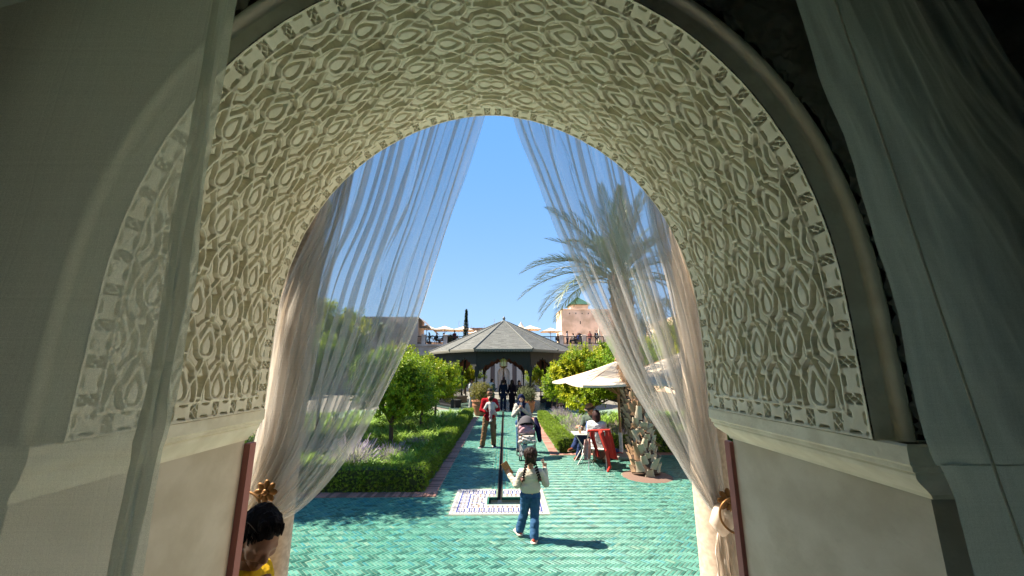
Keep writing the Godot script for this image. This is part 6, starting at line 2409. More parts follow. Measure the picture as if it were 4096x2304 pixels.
	g.slab(Vector3(0, 0, 0), Vector3(0.098, 0.002, 0.20), 0.0005, b * Basis(Vector3(1, 0, 0), PI / 2))
	g.slab(b * Vector3(0.004, 0, 0.008), Vector3(0.096, 0.002, 0.196), 0.0005, b * Basis(Vector3(1, 0, 0), PI / 2 + 0.06))
	var im := Image.create(64, 128, false, Image.FORMAT_RGB8)
	for y in 128:
		for x in 64:
			var v := 0.85 + 0.1 * sin(x * 0.4) * sin(y * 0.23) + r(-0.05, 0.05)
			im.set_pixel(x, y, Color(v, v * 0.9, v * 0.75))
	obj("paper", g.mesh(), mat(lin(0.33, 0.22, 0.13), 0.9, {"tex": ImageTexture.create_from_image(im), "tri": 6.0}), t)

func man_with_baby() -> void:
	var at := Vector3(-0.48, 0, -12.15)
	var t := thing("person", "bearded man in red sweater, sunglasses and khaki trousers holding a baby", "person", at)
	var J := stand(1.74)
	J.head = Vector3(0.016, 1.59, 0.02)
	J.neck = Vector3(0.0, 1.46, 0.0)
	J.shR = Vector3(-0.175, 1.37, 0.0)
	J.shL = Vector3(0.20, 1.36, 0.0)
	J.elR = Vector3(-0.235, 1.09, 0.06)
	J.elL = Vector3(0.285, 1.10, 0.06)
	J.wrR = Vector3(-0.02, 1.03, 0.23)
	J.wrL = Vector3(0.12, 1.06, 0.24)
	J.hipR = Vector3(-0.085, 0.83, 0)
	J.hipL = Vector3(0.115, 0.83, 0)
	J.kneeR = Vector3(-0.14, 0.45, 0.02)
	J.kneeL = Vector3(0.14, 0.46, 0.03)
	J.ankR = Vector3(-0.19, 0.075, -0.01)
	J.ankL = Vector3(0.15, 0.085, -0.10)
	J.toeR = Vector3(-0.245, 0.035, 0.13)
	J.toeL = Vector3(0.20, 0.035, 0.05)
	var HB := look(Vector3(0.1, -0.22, 1))
	human(t, J, 1.0, {"cell": 0.014, "HB": HB, "top": Color(0.26, 0.008, 0.018), "hem": 0.76, "bottom": Color(0.17, 0.105, 0.055), "bag": 0.022, "flare": 0.018, "shoe": Color(0.012, 0.012, 0.014), "skin": Color(0.30, 0.165, 0.105), "hair": Color(0.012, 0.010, 0.010),
		"handR": [Vector3(1, 0.05, 0.25), Vector3(0, 0.4, -1), 1.0, [0.4, 0.35, 0.35, 0.4, 0.4]], "handL": [Vector3(-1, 0.1, 0.15), Vector3(0, 0.4, -1), -1.0, [0.4, 0.35, 0.35, 0.4, 0.4]]})
	sunglasses(t, J.head, HB, 1.0)
	var c: Vector3 = J.head
	obj_blob("beard", [[c + HB * Vector3(-0.058, -0.05, 0.035), c + HB * Vector3(-0.03, -0.09, 0.062), 0.025, 0.026], [c + HB * Vector3(0.058, -0.05, 0.035), c + HB * Vector3(0.03, -0.09, 0.062), 0.025, 0.026], [c + HB * Vector3(-0.02, -0.10, 0.07), c + HB * Vector3(0.02, -0.10, 0.07), 0.027, 0.027], [c + HB * Vector3(-0.022, -0.042, 0.092), c + HB * Vector3(0.022, -0.042, 0.092), 0.009, 0.009]], 0.008, 0.015, Color.WHITE, M.hair, t)
	var g := G.new()
	g.slab(Vector3(0.225, 0.60, 0.02), Vector3(0.13, 0.02, 0.17), 0.008, Basis(Vector3(0, 0, 1), -PI / 2))
	obj("cargo_pocket", g.mesh(), mat(lin(0.15, 0.09, 0.045), 0.9), t)
	g = G.new()
	for q in [[-0.245, 0.13], [0.20, 0.05]]:
		g.slab(Vector3(q[0] + (0.02 if q[0] < 0 else -0.02), 0.014, q[1] - 0.075), Vector3(0.10, 0.026, 0.29), 0.008, Basis(Vector3.UP, -0.35 if q[0] < 0 else 0.3))
	obj("soles", g.mesh(), mat(lin(0.4, 0.4, 0.4), 0.8), t)
	# baby against his chest
	t = thing("person", "dark haired baby in white top and patterned leggings carried by the man in red", "person", at)
	var bh := Vector3(0.045, 1.41, 0.20)
	g = G.new()
	g.col = Color(0.40, 0.24, 0.17)
	g.blob(head_bones(bh, look(Vector3(0.5, -0.1, -0.8)), 0.78), 0.007, 0.015)
	g.blob([[bh, Vector3(0.06, 1.25, 0.18), 0.04, 0.05], [Vector3(0.06, 1.27, 0.18), Vector3(0.09, 1.10, 0.21), 0.075, 0.085], [Vector3(0.06, 1.06, 0.23), Vector3(0.055, 0.92, 0.26), 0.05, 0.038], [Vector3(0.055, 0.92, 0.26), Vector3(0.075, 0.83, 0.255), 0.034, 0.028], [Vector3(0.15, 1.06, 0.2), Vector3(0.22, 0.97, 0.16), 0.05, 0.038], [Vector3(-0.06, 1.24, 0.18), Vector3(-0.11, 1.14, 0.22), 0.034, 0.026], [Vector3(-0.11, 1.14, 0.22), Vector3(-0.06, 1.07, 0.25), 0.026, 0.02], [Vector3(0.16, 1.25, 0.16), Vector3(0.24, 1.2, 0.12), 0.034, 0.026]], 0.011, 0.02)
	obj("body", g.mesh(), M.skin, t)
	obj_blob("hair", [[bh + Vector3(0.01, 0.028, 0.015), bh + Vector3(0.0, 0.02, 0.0), 0.078, 0.074]], 0.008, 0.01, Color.WHITE, M.hair, t)
	obj_blob("white_top", [[Vector3(0.05, 1.26, 0.18), Vector3(0.085, 1.13, 0.205), 0.092, 0.098], [Vector3(-0.03, 1.27, 0.18), Vector3(0.14, 1.27, 0.17), 0.06, 0.06], [Vector3(-0.05, 1.25, 0.18), Vector3(-0.12, 1.14, 0.22), 0.05, 0.042], [Vector3(0.15, 1.26, 0.16), Vector3(0.24, 1.19, 0.12), 0.05, 0.042]], 0.011, 0.03, Color(0.36, 0.35, 0.34), M.cloth, t)
	g = G.new()
	g.col = Color(0.36, 0.30, 0.31)
	g.blob([[Vector3(0.085, 1.09, 0.215), Vector3(0.12, 1.06, 0.21), 0.088, 0.088], [Vector3(0.06, 1.05, 0.235), Vector3(0.055, 0.92, 0.265), 0.06, 0.047], [Vector3(0.055, 0.92, 0.265), Vector3(0.062, 0.88, 0.262), 0.044, 0.04], [Vector3(0.15, 1.05, 0.2), Vector3(0.21, 0.98, 0.165), 0.06, 0.047]], 0.009, 0.02)
	for k in g.v.size():
		var p := g.v[k]
		if sin(p.x * 190.0) * sin(p.y * 170.0) > 0.45:
			g.c[k] = Color(0.25, 0.03, 0.06) if sin(p.x * 60.0 + p.y * 40.0) > 0.0 else Color(0.03, 0.03, 0.05)
	obj("patterned_leggings", g.mesh(), M.cloth, t)
	obj_blob("sock", [[Vector3(0.058, 0.87, 0.262), Vector3(0.075, 0.815, 0.27), 0.036, 0.033], [Vector3(0.075, 0.815, 0.27), Vector3(0.045, 0.79, 0.31), 0.032, 0.026]], 0.008, 0.015, Color(0.38, 0.37, 0.35), M.cloth, t)

func phone_woman() -> void:
	var at := Vector3(0.50, 0, -11.6)
	var t := thing("person", "woman in navy headscarf and cream cardigan photographing with a phone behind the pushchair", "person", at)
	var J := stand(1.56)
	J.elR = Vector3(-0.235, 1.00, 0.10)
	J.elL = Vector3(0.235, 1.00, 0.10)
	J.wrR = Vector3(-0.085, 1.185, 0.22)
	J.wrL = Vector3(0.015, 1.175, 0.23)
	J.hdR = Vector3(-0.05, 1.27, 0.22)
	J.head = Vector3(-0.01, 1.445, 0.02)
	human(t, J, 0.95, {"cell": 0.014, "HB": look(Vector3(-0.05, -0.1, 1)), "top": Color(0.36, 0.34, 0.30), "topname": "cardigan", "hem": 0.62, "loose": 0.024, "bottom": Color(0.04, 0.09, 0.19), "shoe": Color(0.05, 0.05, 0.06), "style": "none", "skin": Color(0.40, 0.24, 0.17),
		"handR": [Vector3(0.3, 1, 0.0), Vector3(0.9, -0.2, 0.3), -1.0, [0.3, 0.45, 0.5, 0.5, 0.5]], "handL": [Vector3(-0.35, 1, 0.0), Vector3(-0.9, -0.2, 0.3), 1.0, [0.3, 0.45, 0.5, 0.5, 0.5]]})
	# striped shirt between the cardigan fronts
	var g := G.new()
	g.col = Color(0.34, 0.34, 0.32)
	g.blob([[Vector3(-0.03, 0.72, 0.075), Vector3(-0.02, 1.17, 0.07), 0.085, 0.07]], 0.010, 0.02)
	for k in g.v.size():
		if fposmod(g.v[k].y, 0.042) < 0.02:
			g.c[k] = Color(0.03, 0.035, 0.05)
	obj("striped_shirt", g.mesh(), M.cloth, t)
	var c: Vector3 = J.head
	g = G.new()
	g.col = Color(0.009, 0.012, 0.042)
	g.blob([[c + Vector3(0, 0.045, -0.03), c + Vector3(0, 0.055, 0.005), 0.104, 0.094], [c + Vector3(0, -0.03, -0.05), c + Vector3(0, -0.10, -0.03), 0.09, 0.08], [c + Vector3(-0.075, 0.02, 0.03), c + Vector3(-0.055, -0.10, 0.045), 0.03, 0.035], [c + Vector3(0.075, 0.02, 0.03), c + Vector3(0.055, -0.10, 0.045), 0.03, 0.035], [c + Vector3(-0.06, -0.13, 0.045), c + Vector3(0.06, -0.13, 0.045), 0.045, 0.045], [c + Vector3(0.03, -0.14, 0.07), c + Vector3(0.06, -0.52, 0.13), 0.06, 0.075], [c + Vector3(0.0, -0.14, 0.08), c + Vector3(0.02, -0.40, 0.14), 0.045, 0.05], [c + Vector3(-0.1, -0.17, -0.02), c + Vector3(0.1, -0.17, -0.02), 0.07, 0.07]], 0.009, 0.03)
	g.wrinkle(0.014, 6.0, 9)
	obj("headscarf", g.mesh(), M.cloth, t)
	var p := thing("phone", "light grey phone held up in front of her face by the woman in the headscarf", "phone", at + Vector3(-0.035, 1.285, 0.245))
	g = G.new()
	g.slab(Vector3.ZERO, Vector3(0.072, 0.009, 0.145), 0.002, Basis(Vector3(1, 0, 0), PI / 2 - 0.1))
	obj("case", g.mesh(), mat(lin(0.45, 0.45, 0.47), 0.3), p)
	g = G.new()
	g.lathe([Vector2(0.0, 0.007), Vector2(0.008, 0.007), Vector2(0.008, 0.0)], 12, Vector3(-0.018, 0.05, 0.0), Basis(Vector3(1, 0, 0), PI / 2))
	g.lathe([Vector2(0.0, 0.007), Vector2(0.008, 0.007), Vector2(0.008, 0.0)], 12, Vector3(-0.018, 0.03, 0.0), Basis(Vector3(1, 0, 0), PI / 2))
	obj("camera_lenses", g.mesh(), M.black, p)

func boy() -> void:
	var t := thing("person", "dark haired boy in a yellow shirt under the left tieback, fist at his mouth", "person", Vector3(-1.19, 0.2, -2.07))
	var J := {}
	var HB := look(Vector3(0.74, -0.56, 0.52), Vector3(0.12, 1, 0.05))
	J.head = Vector3(0.008, 1.318, 0.01)
	J.neck = Vector3(-0.045, 1.19, -0.01)
	J.shR = Vector3(0.005, 1.115, 0.145)
	J.shL = Vector3(-0.02, 1.115, -0.135)
	J.elR = Vector3(0.17, 0.95, 0.17)
	J.wrR = Vector3(0.135, 1.135, 0.125)
	J.hdR = Vector3(0.10, 1.2, 0.10)
	J.elL = Vector3(0.03, 0.90, -0.18)
	J.wrL = Vector3(0.13, 0.76, -0.12)
	J.hdL = Vector3(0.17, 0.70, -0.10)
	var sh := Vector3(-0.05, 0, 0.0)
	for k in ["shR", "shL"]:
		J[k] += sh
	J.hipR = Vector3(-0.06, 0.72, 0.075)
	J.hipL = Vector3(-0.06, 0.72, -0.075)
	J.kneeR = Vector3(-0.03, 0.40, 0.085)
	J.kneeL = Vector3(-0.02, 0.40, -0.085)
	J.ankR = Vector3(-0.05, 0.065, 0.09)
	J.ankL = Vector3(-0.05, 0.065, -0.09)
	J.toeR = Vector3(0.09, 0.03, 0.11)
	J.toeL = Vector3(0.09, 0.03, -0.10)
	human(t, J, 0.80, {"cell": 0.010, "hcell": 0.005, "hs": 0.96, "front": Vector3(0.95, 0, 0.3).normalized(), "HB": HB, "top": Color(0.48, 0.30, 0.012), "topname": "shirt", "sleeve": 0.0, "loose": 0.032, "bottom": Color(0.03, 0.035, 0.05), "shoe": Color(0.05, 0.05, 0.05), "style": "none", "skin": Color(0.20, 0.10, 0.06),
		"handR": [Vector3(-0.35, 1.0, -0.15), Vector3(-0.9, -0.3, -0.3), 1.0, [0.7, 0.9, 0.95, 0.95, 0.95]]})
	var c: Vector3 = J.head
	var g := G.new()
	g.blob([[c + HB * Vector3(0, 0.05, -0.036), c + HB * Vector3(0, 0.066, 0.0), 0.096, 0.080, HB.x, 1.14], [c + HB * Vector3(0, -0.005, -0.058), c + HB * Vector3(0, -0.05, -0.05), 0.074, 0.05], [c + HB * Vector3(-0.03, 0.112, 0.035), c + HB * Vector3(0.035, 0.11, 0.035), 0.026, 0.024], [c + HB * Vector3(-0.072, 0.03, -0.005), c + HB * Vector3(-0.07, 0.0, 0.0), 0.016, 0.008]], 0.005, 0.02)
	g.wrinkle(0.010, 10.0, 15, 0, Vector3(2.2, 0.8, 2.2))
	# ragged hairline and sides
	for k in 70:
		var a := r(-1.5, 1.5)
		var p0 := c + HB * Vector3(sin(a) * 0.076, 0.088 + 0.03 * cos(a * 2.0) - 0.012 * absf(a), 0.025 + cos(a) * 0.052)
		var p2 := p0 + HB * Vector3(r(-0.012, 0.012), r(0.02, 0.035), r(-0.03, -0.01))
		g.tube([p0 + HB * Vector3(0, -r(0.0, 0.014), 0.006), p0.lerp(p2, 0.5) + HB * Vector3(0, 0.006, 0.006), p2], [0.0012, 0.003, 0.003], 4)
	t.scale = Vector3.ONE * 0.985
	# combed strands
	for k in 46:
		var a := k / 46.0 * 2.2 - 1.1
		var p0 := c + HB * (Vector3(sin(a) * 0.06, 0.125 - absf(a) * 0.02, 0.045))
		var p1 := c + HB * (Vector3(sin(a) * 0.08, 0.142 - absf(a) * 0.035, -0.02))
		var p2 := c + HB * (Vector3(sin(a) * 0.09, 0.09 - absf(a) * 0.03, -0.115))
		g.tube([p0, p1, p2], [0.005, 0.006, 0.004], 5)
	obj("hair", g.mesh(), mat(lin(0.008, 0.006, 0.006), 0.6, {"spec": 0.15, "nrm": M.rough_n, "nscale": 0.8, "tri": 16.0}), t)
	# collar of the shirt pulled up towards the fist
	obj_blob("pulled_collar", [[Vector3(0.075, 1.135, 0.06), Vector3(0.112, 1.185, 0.10), 0.022, 0.014], [Vector3(-0.02, 1.13, 0.09), Vector3(0.10, 1.175, 0.10), 0.022, 0.012], [Vector3(0.03, 1.10, 0.0), Vector3(0.10, 1.17, 0.08), 0.024, 0.012], [Vector3(-0.11, 1.16, 0.06), Vector3(-0.02, 1.13, 0.09), 0.024, 0.022]], 0.006, 0.03, Color(0.48, 0.30, 0.012), M.cloth, t)

func gazebo_people() -> void:
	var gp := "visitors standing in the gazebo"
	var C := 0.026
	# standing figures
	var q := [
		[Vector3(-2.02, 0, -23.6), 1.74, 1.2, "man in a white tee shirt standing left of the gazebo beside the citrus tree", {"top": Color(0.42, 0.42, 0.42), "sleeve": 0.0, "topname": "tee_shirt", "bottom": Color(0.40, 0.38, 0.35), "skin": Color(0.14, 0.07, 0.045)}],
		[Vector3(-0.76, 0, -23.0), 1.76, 2.4, "person in grey green jacket with white hood left of the gazebo entrance", {"top": Color(0.06, 0.075, 0.06), "topname": "jacket", "bottom": Color(0.035, 0.06, 0.05), "shoe": Color(0.02, 0.02, 0.02)}],
		[Vector3(-0.09, 0, -22.9), 1.72, 3.0, "man in navy jacket and jeans standing in the middle of the gazebo entrance", {"top": Color(0.006, 0.008, 0.02), "topname": "jacket", "bottom": Color(0.008, 0.012, 0.028), "shoe": Color(0.02, 0.02, 0.02)}],
		[Vector3(0.42, 0, -22.9), 1.70, 2.6, "woman in a long black robe standing right of the man in navy", {"top": Color(0.010, 0.007, 0.008), "topname": "robe", "bottom": Color(0.010, 0.007, 0.008), "skirt": true, "skirt_to": 0.97, "style": "long"}],
		[Vector3(0.86, 0, -23.4), 1.66, 0.3, "woman with long hair, grey top and pale trousers at the right of the group", {"top": Color(0.10, 0.075, 0.07), "topname": "top", "bottom": Color(0.26, 0.22, 0.18), "style": "long", "flare": 0.04, "shoe": Color(0.3, 0.3, 0.3)}],
		[Vector3(-0.10, 0, -33.5), 1.7, 0.0, "person in dark clothes standing in the shade before the far doorway", {"top": Color(0.015, 0.015, 0.018), "topname": "jacket", "bottom": Color(0.015, 0.015, 0.02)}],
	]
	for e in q:
		var t := thing("person", e[3], "person", e[0], 0, gp)
		var J := turned(stand(e[1]), e[2])
		var f := Vector3(0, 0, 1).rotated(Vector3.UP, e[2])
		var o: Dictionary = e[4]
		o.cell = C
		o.front = f
		o.bag = 0.02
		if e[1] > 1.75:
			# hands together in front, hood down
			for s in ["L", "R"]:
				J["wr" + s] = J["el" + s].lerp(J.neck, 0.25) + f * 0.2
				J["hd" + s] = J["wr" + s] + f * 0.07
		if e[1] < 1.68:
			for s in ["L", "R"]:
				J["wr" + s] = (J["el" + s] * Vector3(0.3, 1, 0.3)) + f * 0.2 + Vector3(0, 0.06, 0)
				J["hd" + s] = J["wr" + s] + f * 0.03 + Vector3(0, 0.06, 0)
		human(t, J, 1.0, o)
		if e[1] > 1.75:
			obj_blob("white_hood", [[J.neck - f * 0.06 + Vector3(-0.08, 0.0, 0), J.neck - f * 0.06 + Vector3(0.08, 0.0, 0), 0.075, 0.075], [J.neck - f * 0.10 + Vector3(0, -0.05, 0), J.neck - f * 0.12 + Vector3(0, -0.16, 0), 0.09, 0.05]], 0.024, 0.03, Color(0.42, 0.42, 0.42), M.cloth, t)
		if e[1] == 1.70:
			obj_blob("black_veil", [[J.head + Vector3(0, 0.03, -0.02), J.head - Vector3(0, 0.12, 0), 0.105, 0.12], [J.neck - Vector3(0, 0.1, 0) + Vector3(-0.12, 0, 0), J.neck - Vector3(0, 0.1, 0) + Vector3(0.12, 0, 0), 0.1, 0.1]], 0.026, 0.03, Color(0.010, 0.007, 0.008), M.cloth, t)
	# seated at the left
	q = [
		[Vector3(-1.50, 0, -23.1), 1.78, 3.0, "bald man in blue tee shirt sitting with his back turned behind the plant pot", {"top": Color(0.035, 0.05, 0.13), "sleeve": 0.0, "topname": "tee_shirt", "bottom": Color(0.03, 0.03, 0.05), "style": "bald", "hair": Color(0.3, 0.3, 0.3), "skin": Color(0.42, 0.24, 0.18), "loose": 0.05}],
		[Vector3(-1.10, 0, -24.4), 1.64, 0.2, "woman in sunglasses and white top sitting in the gazebo facing the camera", {"top": Color(0.36, 0.38, 0.42), "topname": "top", "bottom": Color(0.08, 0.09, 0.12), "style": "long", "hair": Color(0.05, 0.03, 0.02), "skin": Color(0.38, 0.22, 0.16)}],
		[Vector3(-1.82, 0, -24.2), 1.62, 2.2, "fair haired woman sitting beyond the bald man in blue", {"top": Color(0.3, 0.3, 0.33), "topname": "top", "bottom": Color(0.05, 0.05, 0.07), "style": "bob", "hair": Color(0.22, 0.12, 0.05), "skin": Color(0.40, 0.24, 0.17)}],
	]
	for e in q:
		var t := thing("person", e[3], "person", e[0], 0, "visitors sitting in the gazebo")
		var J := turned(sit(e[1]), e[2])
		var o: Dictionary = e[4]
		o.cell = C
		o.front = Vector3(0, 0, 1).rotated(Vector3.UP, e[2])
		human(t, J, 1.05, o)
		if String(e[3]).contains("sunglasses"):
			sunglasses(t, J.head, Basis(Vector3.UP, e[2]), 1.1)
		var st := thing("stool", "dark stool under the " + String(e[3]).get_slice(" sitting", 0), "stool", e[0], 0, "stools in the gazebo")
		var g := G.new()
		g.slab(Vector3(0, 0.40, 0), Vector3(0.42, 0.06, 0.42), 0.01)
		obj("seat", g.mesh(), M.black, st)
		for k in 4:
			g = G.new()
			g.box(Vector3(0.17 if k & 1 else -0.17, 0.185, 0.17 if k & 2 else -0.17), Vector3(0.045, 0.37, 0.045))
			obj("leg", g.mesh(), M.black, st)

func terrace_people() -> void:
	var q := [
		[Vector3(10.15, 5.12, -45.2), 1.66, -0.5, false, "woman in a pink top on the terrace, left of the standing man in black", {"top": Color(0.25, 0.10, 0.09), "bottom": Color(0.05, 0.05, 0.07), "style": "long", "hair": Color(0.06, 0.025, 0.015)}],
		[Vector3(10.95, 5.12, -45.2), 1.76, 0.2, false, "man in an open black jacket and white shirt standing at the terrace railing", {"top": Color(0.02, 0.02, 0.025), "bottom": Color(0.05, 0.05, 0.055), "skin": Color(0.4, 0.25, 0.19)}],
		[Vector3(7.40, 5.12, -45.0), 1.66, 1.1, false, "dark haired woman in a white top leaning on the terrace before the tower", {"top": Color(0.40, 0.36, 0.34), "bottom": Color(0.015, 0.02, 0.06), "style": "long"}],
		[Vector3(8.15, 5.12, -45.3), 1.60, -1.0, true, "dark haired person in pale top sitting at the railing beside the woman in white", {"top": Color(0.25, 0.22, 0.2), "bottom": Color(0.02, 0.025, 0.05), "style": "bob"}],
		[Vector3(8.75, 5.12, -45.2), 1.60, -1.4, true, "person in blue sitting at the terrace railing below the tower arch", {"top": Color(0.03, 0.05, 0.14), "bottom": Color(0.02, 0.02, 0.03), "style": "short", "hair": Color(0.12, 0.05, 0.02)}],
		[Vector3(6.40, 5.12, -45.6), 1.62, 0.8, true, "person with a brown bob sitting behind the terrace pier next to the tower corner", {"top": Color(0.20, 0.10, 0.06), "bottom": Color(0.02, 0.02, 0.03), "style": "bob", "hair": Color(0.05, 0.02, 0.012)}],
		[Vector3(-8.10, 5.12, -45.2), 1.6, 1.2, true, "person in dark clothes sitting at the terrace railing under the left parasols", {"top": Color(0.02, 0.02, 0.025), "bottom": Color(0.02, 0.02, 0.03)}],
		[Vector3(-7.30, 5.12, -45.2), 1.6, -1.2, true, "person in a brown top sitting at the terrace railing, second from the left", {"top": Color(0.12, 0.06, 0.03), "bottom": Color(0.3, 0.15, 0.1)}],
		[Vector3(-6.05, 5.12, -45.6), 1.72, 2.8, false, "person in a dark red top standing on the terrace left of the cypress", {"top": Color(0.10, 0.015, 0.02), "bottom": Color(0.02, 0.02, 0.03)}],
		[Vector3(-4.75, 5.12, -45.2), 1.6, 0.6, true, "person in a navy top sitting on the terrace close to the cypress", {"top": Color(0.03, 0.03, 0.05), "bottom": Color(0.02, 0.02, 0.03)}],
	]
	for e in q:
		var t := thing("person", e[4], "person", e[0], 0, "people on the roof terrace")
		var J: Dictionary = turned(sit(e[1]) if e[3] else stand(e[1]), e[2])
		if e[3]:
			for k in J.keys():
				J[k] += Vector3(0, 0.12, 0)
		var o: Dictionary = e[5]
		o.cell = 0.034
		o.front = Vector3(0, 0, 1).rotated(Vector3.UP, e[2])
		human(t, J, 1.0, o)
		if String(e[4]).contains("open black"):
			obj_blob("white_shirt", [[J.neck - Vector3(0, 0.06, -0.06), Vector3(J.neck.x, 0.95, J.neck.z + 0.10), 0.06, 0.06]], 0.03, 0.02, Color(0.42, 0.42, 0.42), M.cloth, t)
		if e[3]:
			var st := thing("terrace_chair", "dark chair under the " + String(e[4]).get_slice(" sitting", 0), "chair", e[0], e[2], "chairs on the roof terrace")
			var g := G.new()
			g.slab(Vector3(0, 0.50, 0.02), Vector3(0.44, 0.04, 0.44), 0.01)
			obj("seat", g.mesh(), M.black, st)
			g = G.new()
			g.slab(Vector3(0, 0.80, -0.21), Vector3(0.44, 0.03, 0.4), 0.01, Basis(Vector3(1, 0, 0), PI / 2))
			obj("backrest", g.mesh(), M.black, st)
			for k in 4:
				g = G.new()
				g.box(Vector3(0.19 if k & 1 else -0.19, 0.24, 0.2 if k & 2 else -0.18), Vector3(0.035, 0.48, 0.035))
				obj("leg", g.mesh(), M.black, st)

func cafe() -> void:
	rng.seed = 818
	# big square parasol and its neighbour
	var t := parasol("garden_parasol", "large cream parasol on a wooden pole over the seated couple", Vector3(3.16, 0, -10.85), 1.5, 1.99, 2.53, 0.12, true, "big cream parasols", 0.034)
	var g := G.new()
	g.tube([Vector3(0, 0.11, 0), Vector3(0, 0.62, 0)], [0.05], 14)
	obj("metal_sleeve", g.mesh(), M.white, t)
	g = G.new()
	g.lathe([Vector2(0.0, 0.005), Vector2(0.50, 0.005), Vector2(0.50, 0.09), Vector2(0.47, 0.115), Vector2(0.0, 0.125)], 40)
	obj("concrete_base", g.mesh(), mat(lin(0.30, 0.26, 0.22), 0.85, {"tex": M.fine, "tri": 2.0}), t)
	t = parasol("garden_parasol", "second cream parasol seen through the right sheer curtain", Vector3(5.35, 0, -10.7), 1.45, 2.20, 2.95, 0.35, true, "big cream parasols", 0.034)
	g = G.new()
	g.lathe([Vector2(0.0, 0.005), Vector2(0.50, 0.005), Vector2(0.50, 0.09), Vector2(0.47, 0.115), Vector2(0.0, 0.125)], 40)
	obj("concrete_base", g.mesh(), mat(lin(0.30, 0.26, 0.22), 0.85, {"tex": M.fine, "tri": 2.0}), t)
	# folding table with slats
	t = thing("cafe_table", "small white folding table with a slatted top between the seated couple", "table", Vector3(2.0, 0, -10.15))
	for k in 7:
		g = G.new()
		g.slab(Vector3(0, 0.715, -0.24 + 0.08 * k), Vector3(0.54, 0.018, 0.07), 0.003)
		obj("slat", g.mesh(), M.door_white, t)
	g = G.new()
	g.box(Vector3(-0.24, 0.695, 0), Vector3(0.03, 0.02, 0.54))
	g.box(Vector3(0.24, 0.695, 0), Vector3(0.03, 0.02, 0.54))
	obj("frame", g.mesh(), M.white, t)
	for z: float in [-0.2, 0.2]:
		for sd: float in [-1.0, 1.0]:
			g = G.new()
			g.tube([Vector3(sd * 0.22, 0.69, z), Vector3(-sd * 0.20, 0.01, z)], [0.012], 8)
			obj("leg", g.mesh(), M.white, t)
	t = thing("juice_glass", "glass half filled with orange juice on the white folding table", "glass", Vector3(1.90, 0.724, -10.05))
	g = G.new()
	g.lathe([Vector2(0.0, 0.008), Vector2(0.028, 0.008), Vector2(0.034, 0.10)], 20)
	obj("juice", g.mesh(), mat(lin(0.55, 0.26, 0.01), 0.3), t)
	g = G.new()
	g.lathe([Vector2(0.0, 0.0), Vector2(0.031, 0.0), Vector2(0.038, 0.17)], 20)
	obj("glass", g.mesh(), mat(Color(0.9, 0.95, 0.95, 0.22), 0.05), t)
	t = thing("water_bottle", "blue tinted plastic water bottle on the white folding table", "bottle", Vector3(2.13, 0.724, -10.25))
	g = G.new()
	g.lathe([Vector2(0.0, 0.0), Vector2(0.032, 0.0), Vector2(0.034, 0.14), Vector2(0.03, 0.17), Vector2(0.014, 0.21), Vector2(0.013, 0.235)], 18)
	obj("body", g.mesh(), mat(Color(0.35, 0.55, 0.95, 0.5), 0.1), t)
	g = G.new()
	g.lathe([Vector2(0.0155, 0.235), Vector2(0.0155, 0.26), Vector2(0.0, 0.26)], 14)
	obj("cap", g.mesh(), mat(lin(0.03, 0.08, 0.4), 0.4), t)
	# two metal chairs
	for k in 2:
		var at := Vector3(2.25, 0, -9.72) if k == 0 else Vector3(2.32, 0, -10.72)
		var turn := PI - 0.3 if k == 0 else -0.65
		t = thing("metal_chair", "pale metal folding chair draped with a red cardigan" if k == 0 else "pale metal chair under the man in the hat", "chair", at, turn, "metal café chairs")
		g = G.new()
		g.slab(Vector3(0, 0.445, 0), Vector3(0.40, 0.02, 0.38), 0.006)
		obj("seat", g.mesh(), M.white, t)
		for sd: float in [-1.0, 1.0]:
			g = G.new()
			g.tube([Vector3(sd * 0.20, 0.86, -0.235), Vector3(sd * 0.20, 0.46, -0.19), Vector3(sd * 0.20, 0.25, -0.12), Vector3(sd * 0.205, 0.0, -0.24)], [0.011], 8)
			obj("back_leg", g.mesh(), M.steel, t)
			g = G.new()
			g.tube([Vector3(sd * 0.20, 0.44, -0.12), Vector3(sd * 0.20, 0.2, 0.10), Vector3(sd * 0.20, 0.0, 0.20)], [0.011], 8)
			obj("front_leg", g.mesh(), M.steel, t)
		g = G.new()
		g.tube([Vector3(-0.20, 0.86, -0.235), Vector3(0, 0.885, -0.245), Vector3(0.20, 0.86, -0.235)], [0.012], 8)
		g.tube([Vector3(-0.20, 0.60, -0.205), Vector3(0.20, 0.60, -0.205)], [0.009], 8)
		for q: float in [-0.1, 0.0, 0.1]:
			g.tube([Vector3(q, 0.875, -0.243), Vector3(q * 0.6, 0.74, -0.225), Vector3(q, 0.60, -0.205)], [0.005], 6)
		obj("backrest", g.mesh(), M.white, t)
	# red cardigan over the chair back: body, two sleeves
	t = thing("red_cardigan", "bright red cardigan hung over the woman's chair with one sleeve touching the floor", "cardigan", Vector3(2.25, 0, -9.72))
	var red := mat(lin(0.44, 0.024, 0.012), 0.9, {"nrm": M.rough_n, "nscale": 0.5, "tri": 10.0})
	var sheet := func(l: Array, rr: Array, z0: float, z1: float, folds: float) -> ArrayMesh:
		var ps := PackedVector3Array()
		for v in 25:
			var f := v / 24.0
			var a := sample_path(l, f)
			var b := sample_path(rr, f)
			for u in 17:
				var w := u / 16.0
				var p := a.lerp(b, w)
				ps.append(Vector3(p.x, p.y, lerpf(z0, z1, f) + 0.02 * sin(w * folds * TAU + f * 1.5) * (0.3 + f) + 0.016 * sin(w * 9.0 + f * 4.0)))
		var gg := G.new()
		gg.sheet(ps, 17, 25)
		return gg.mesh()
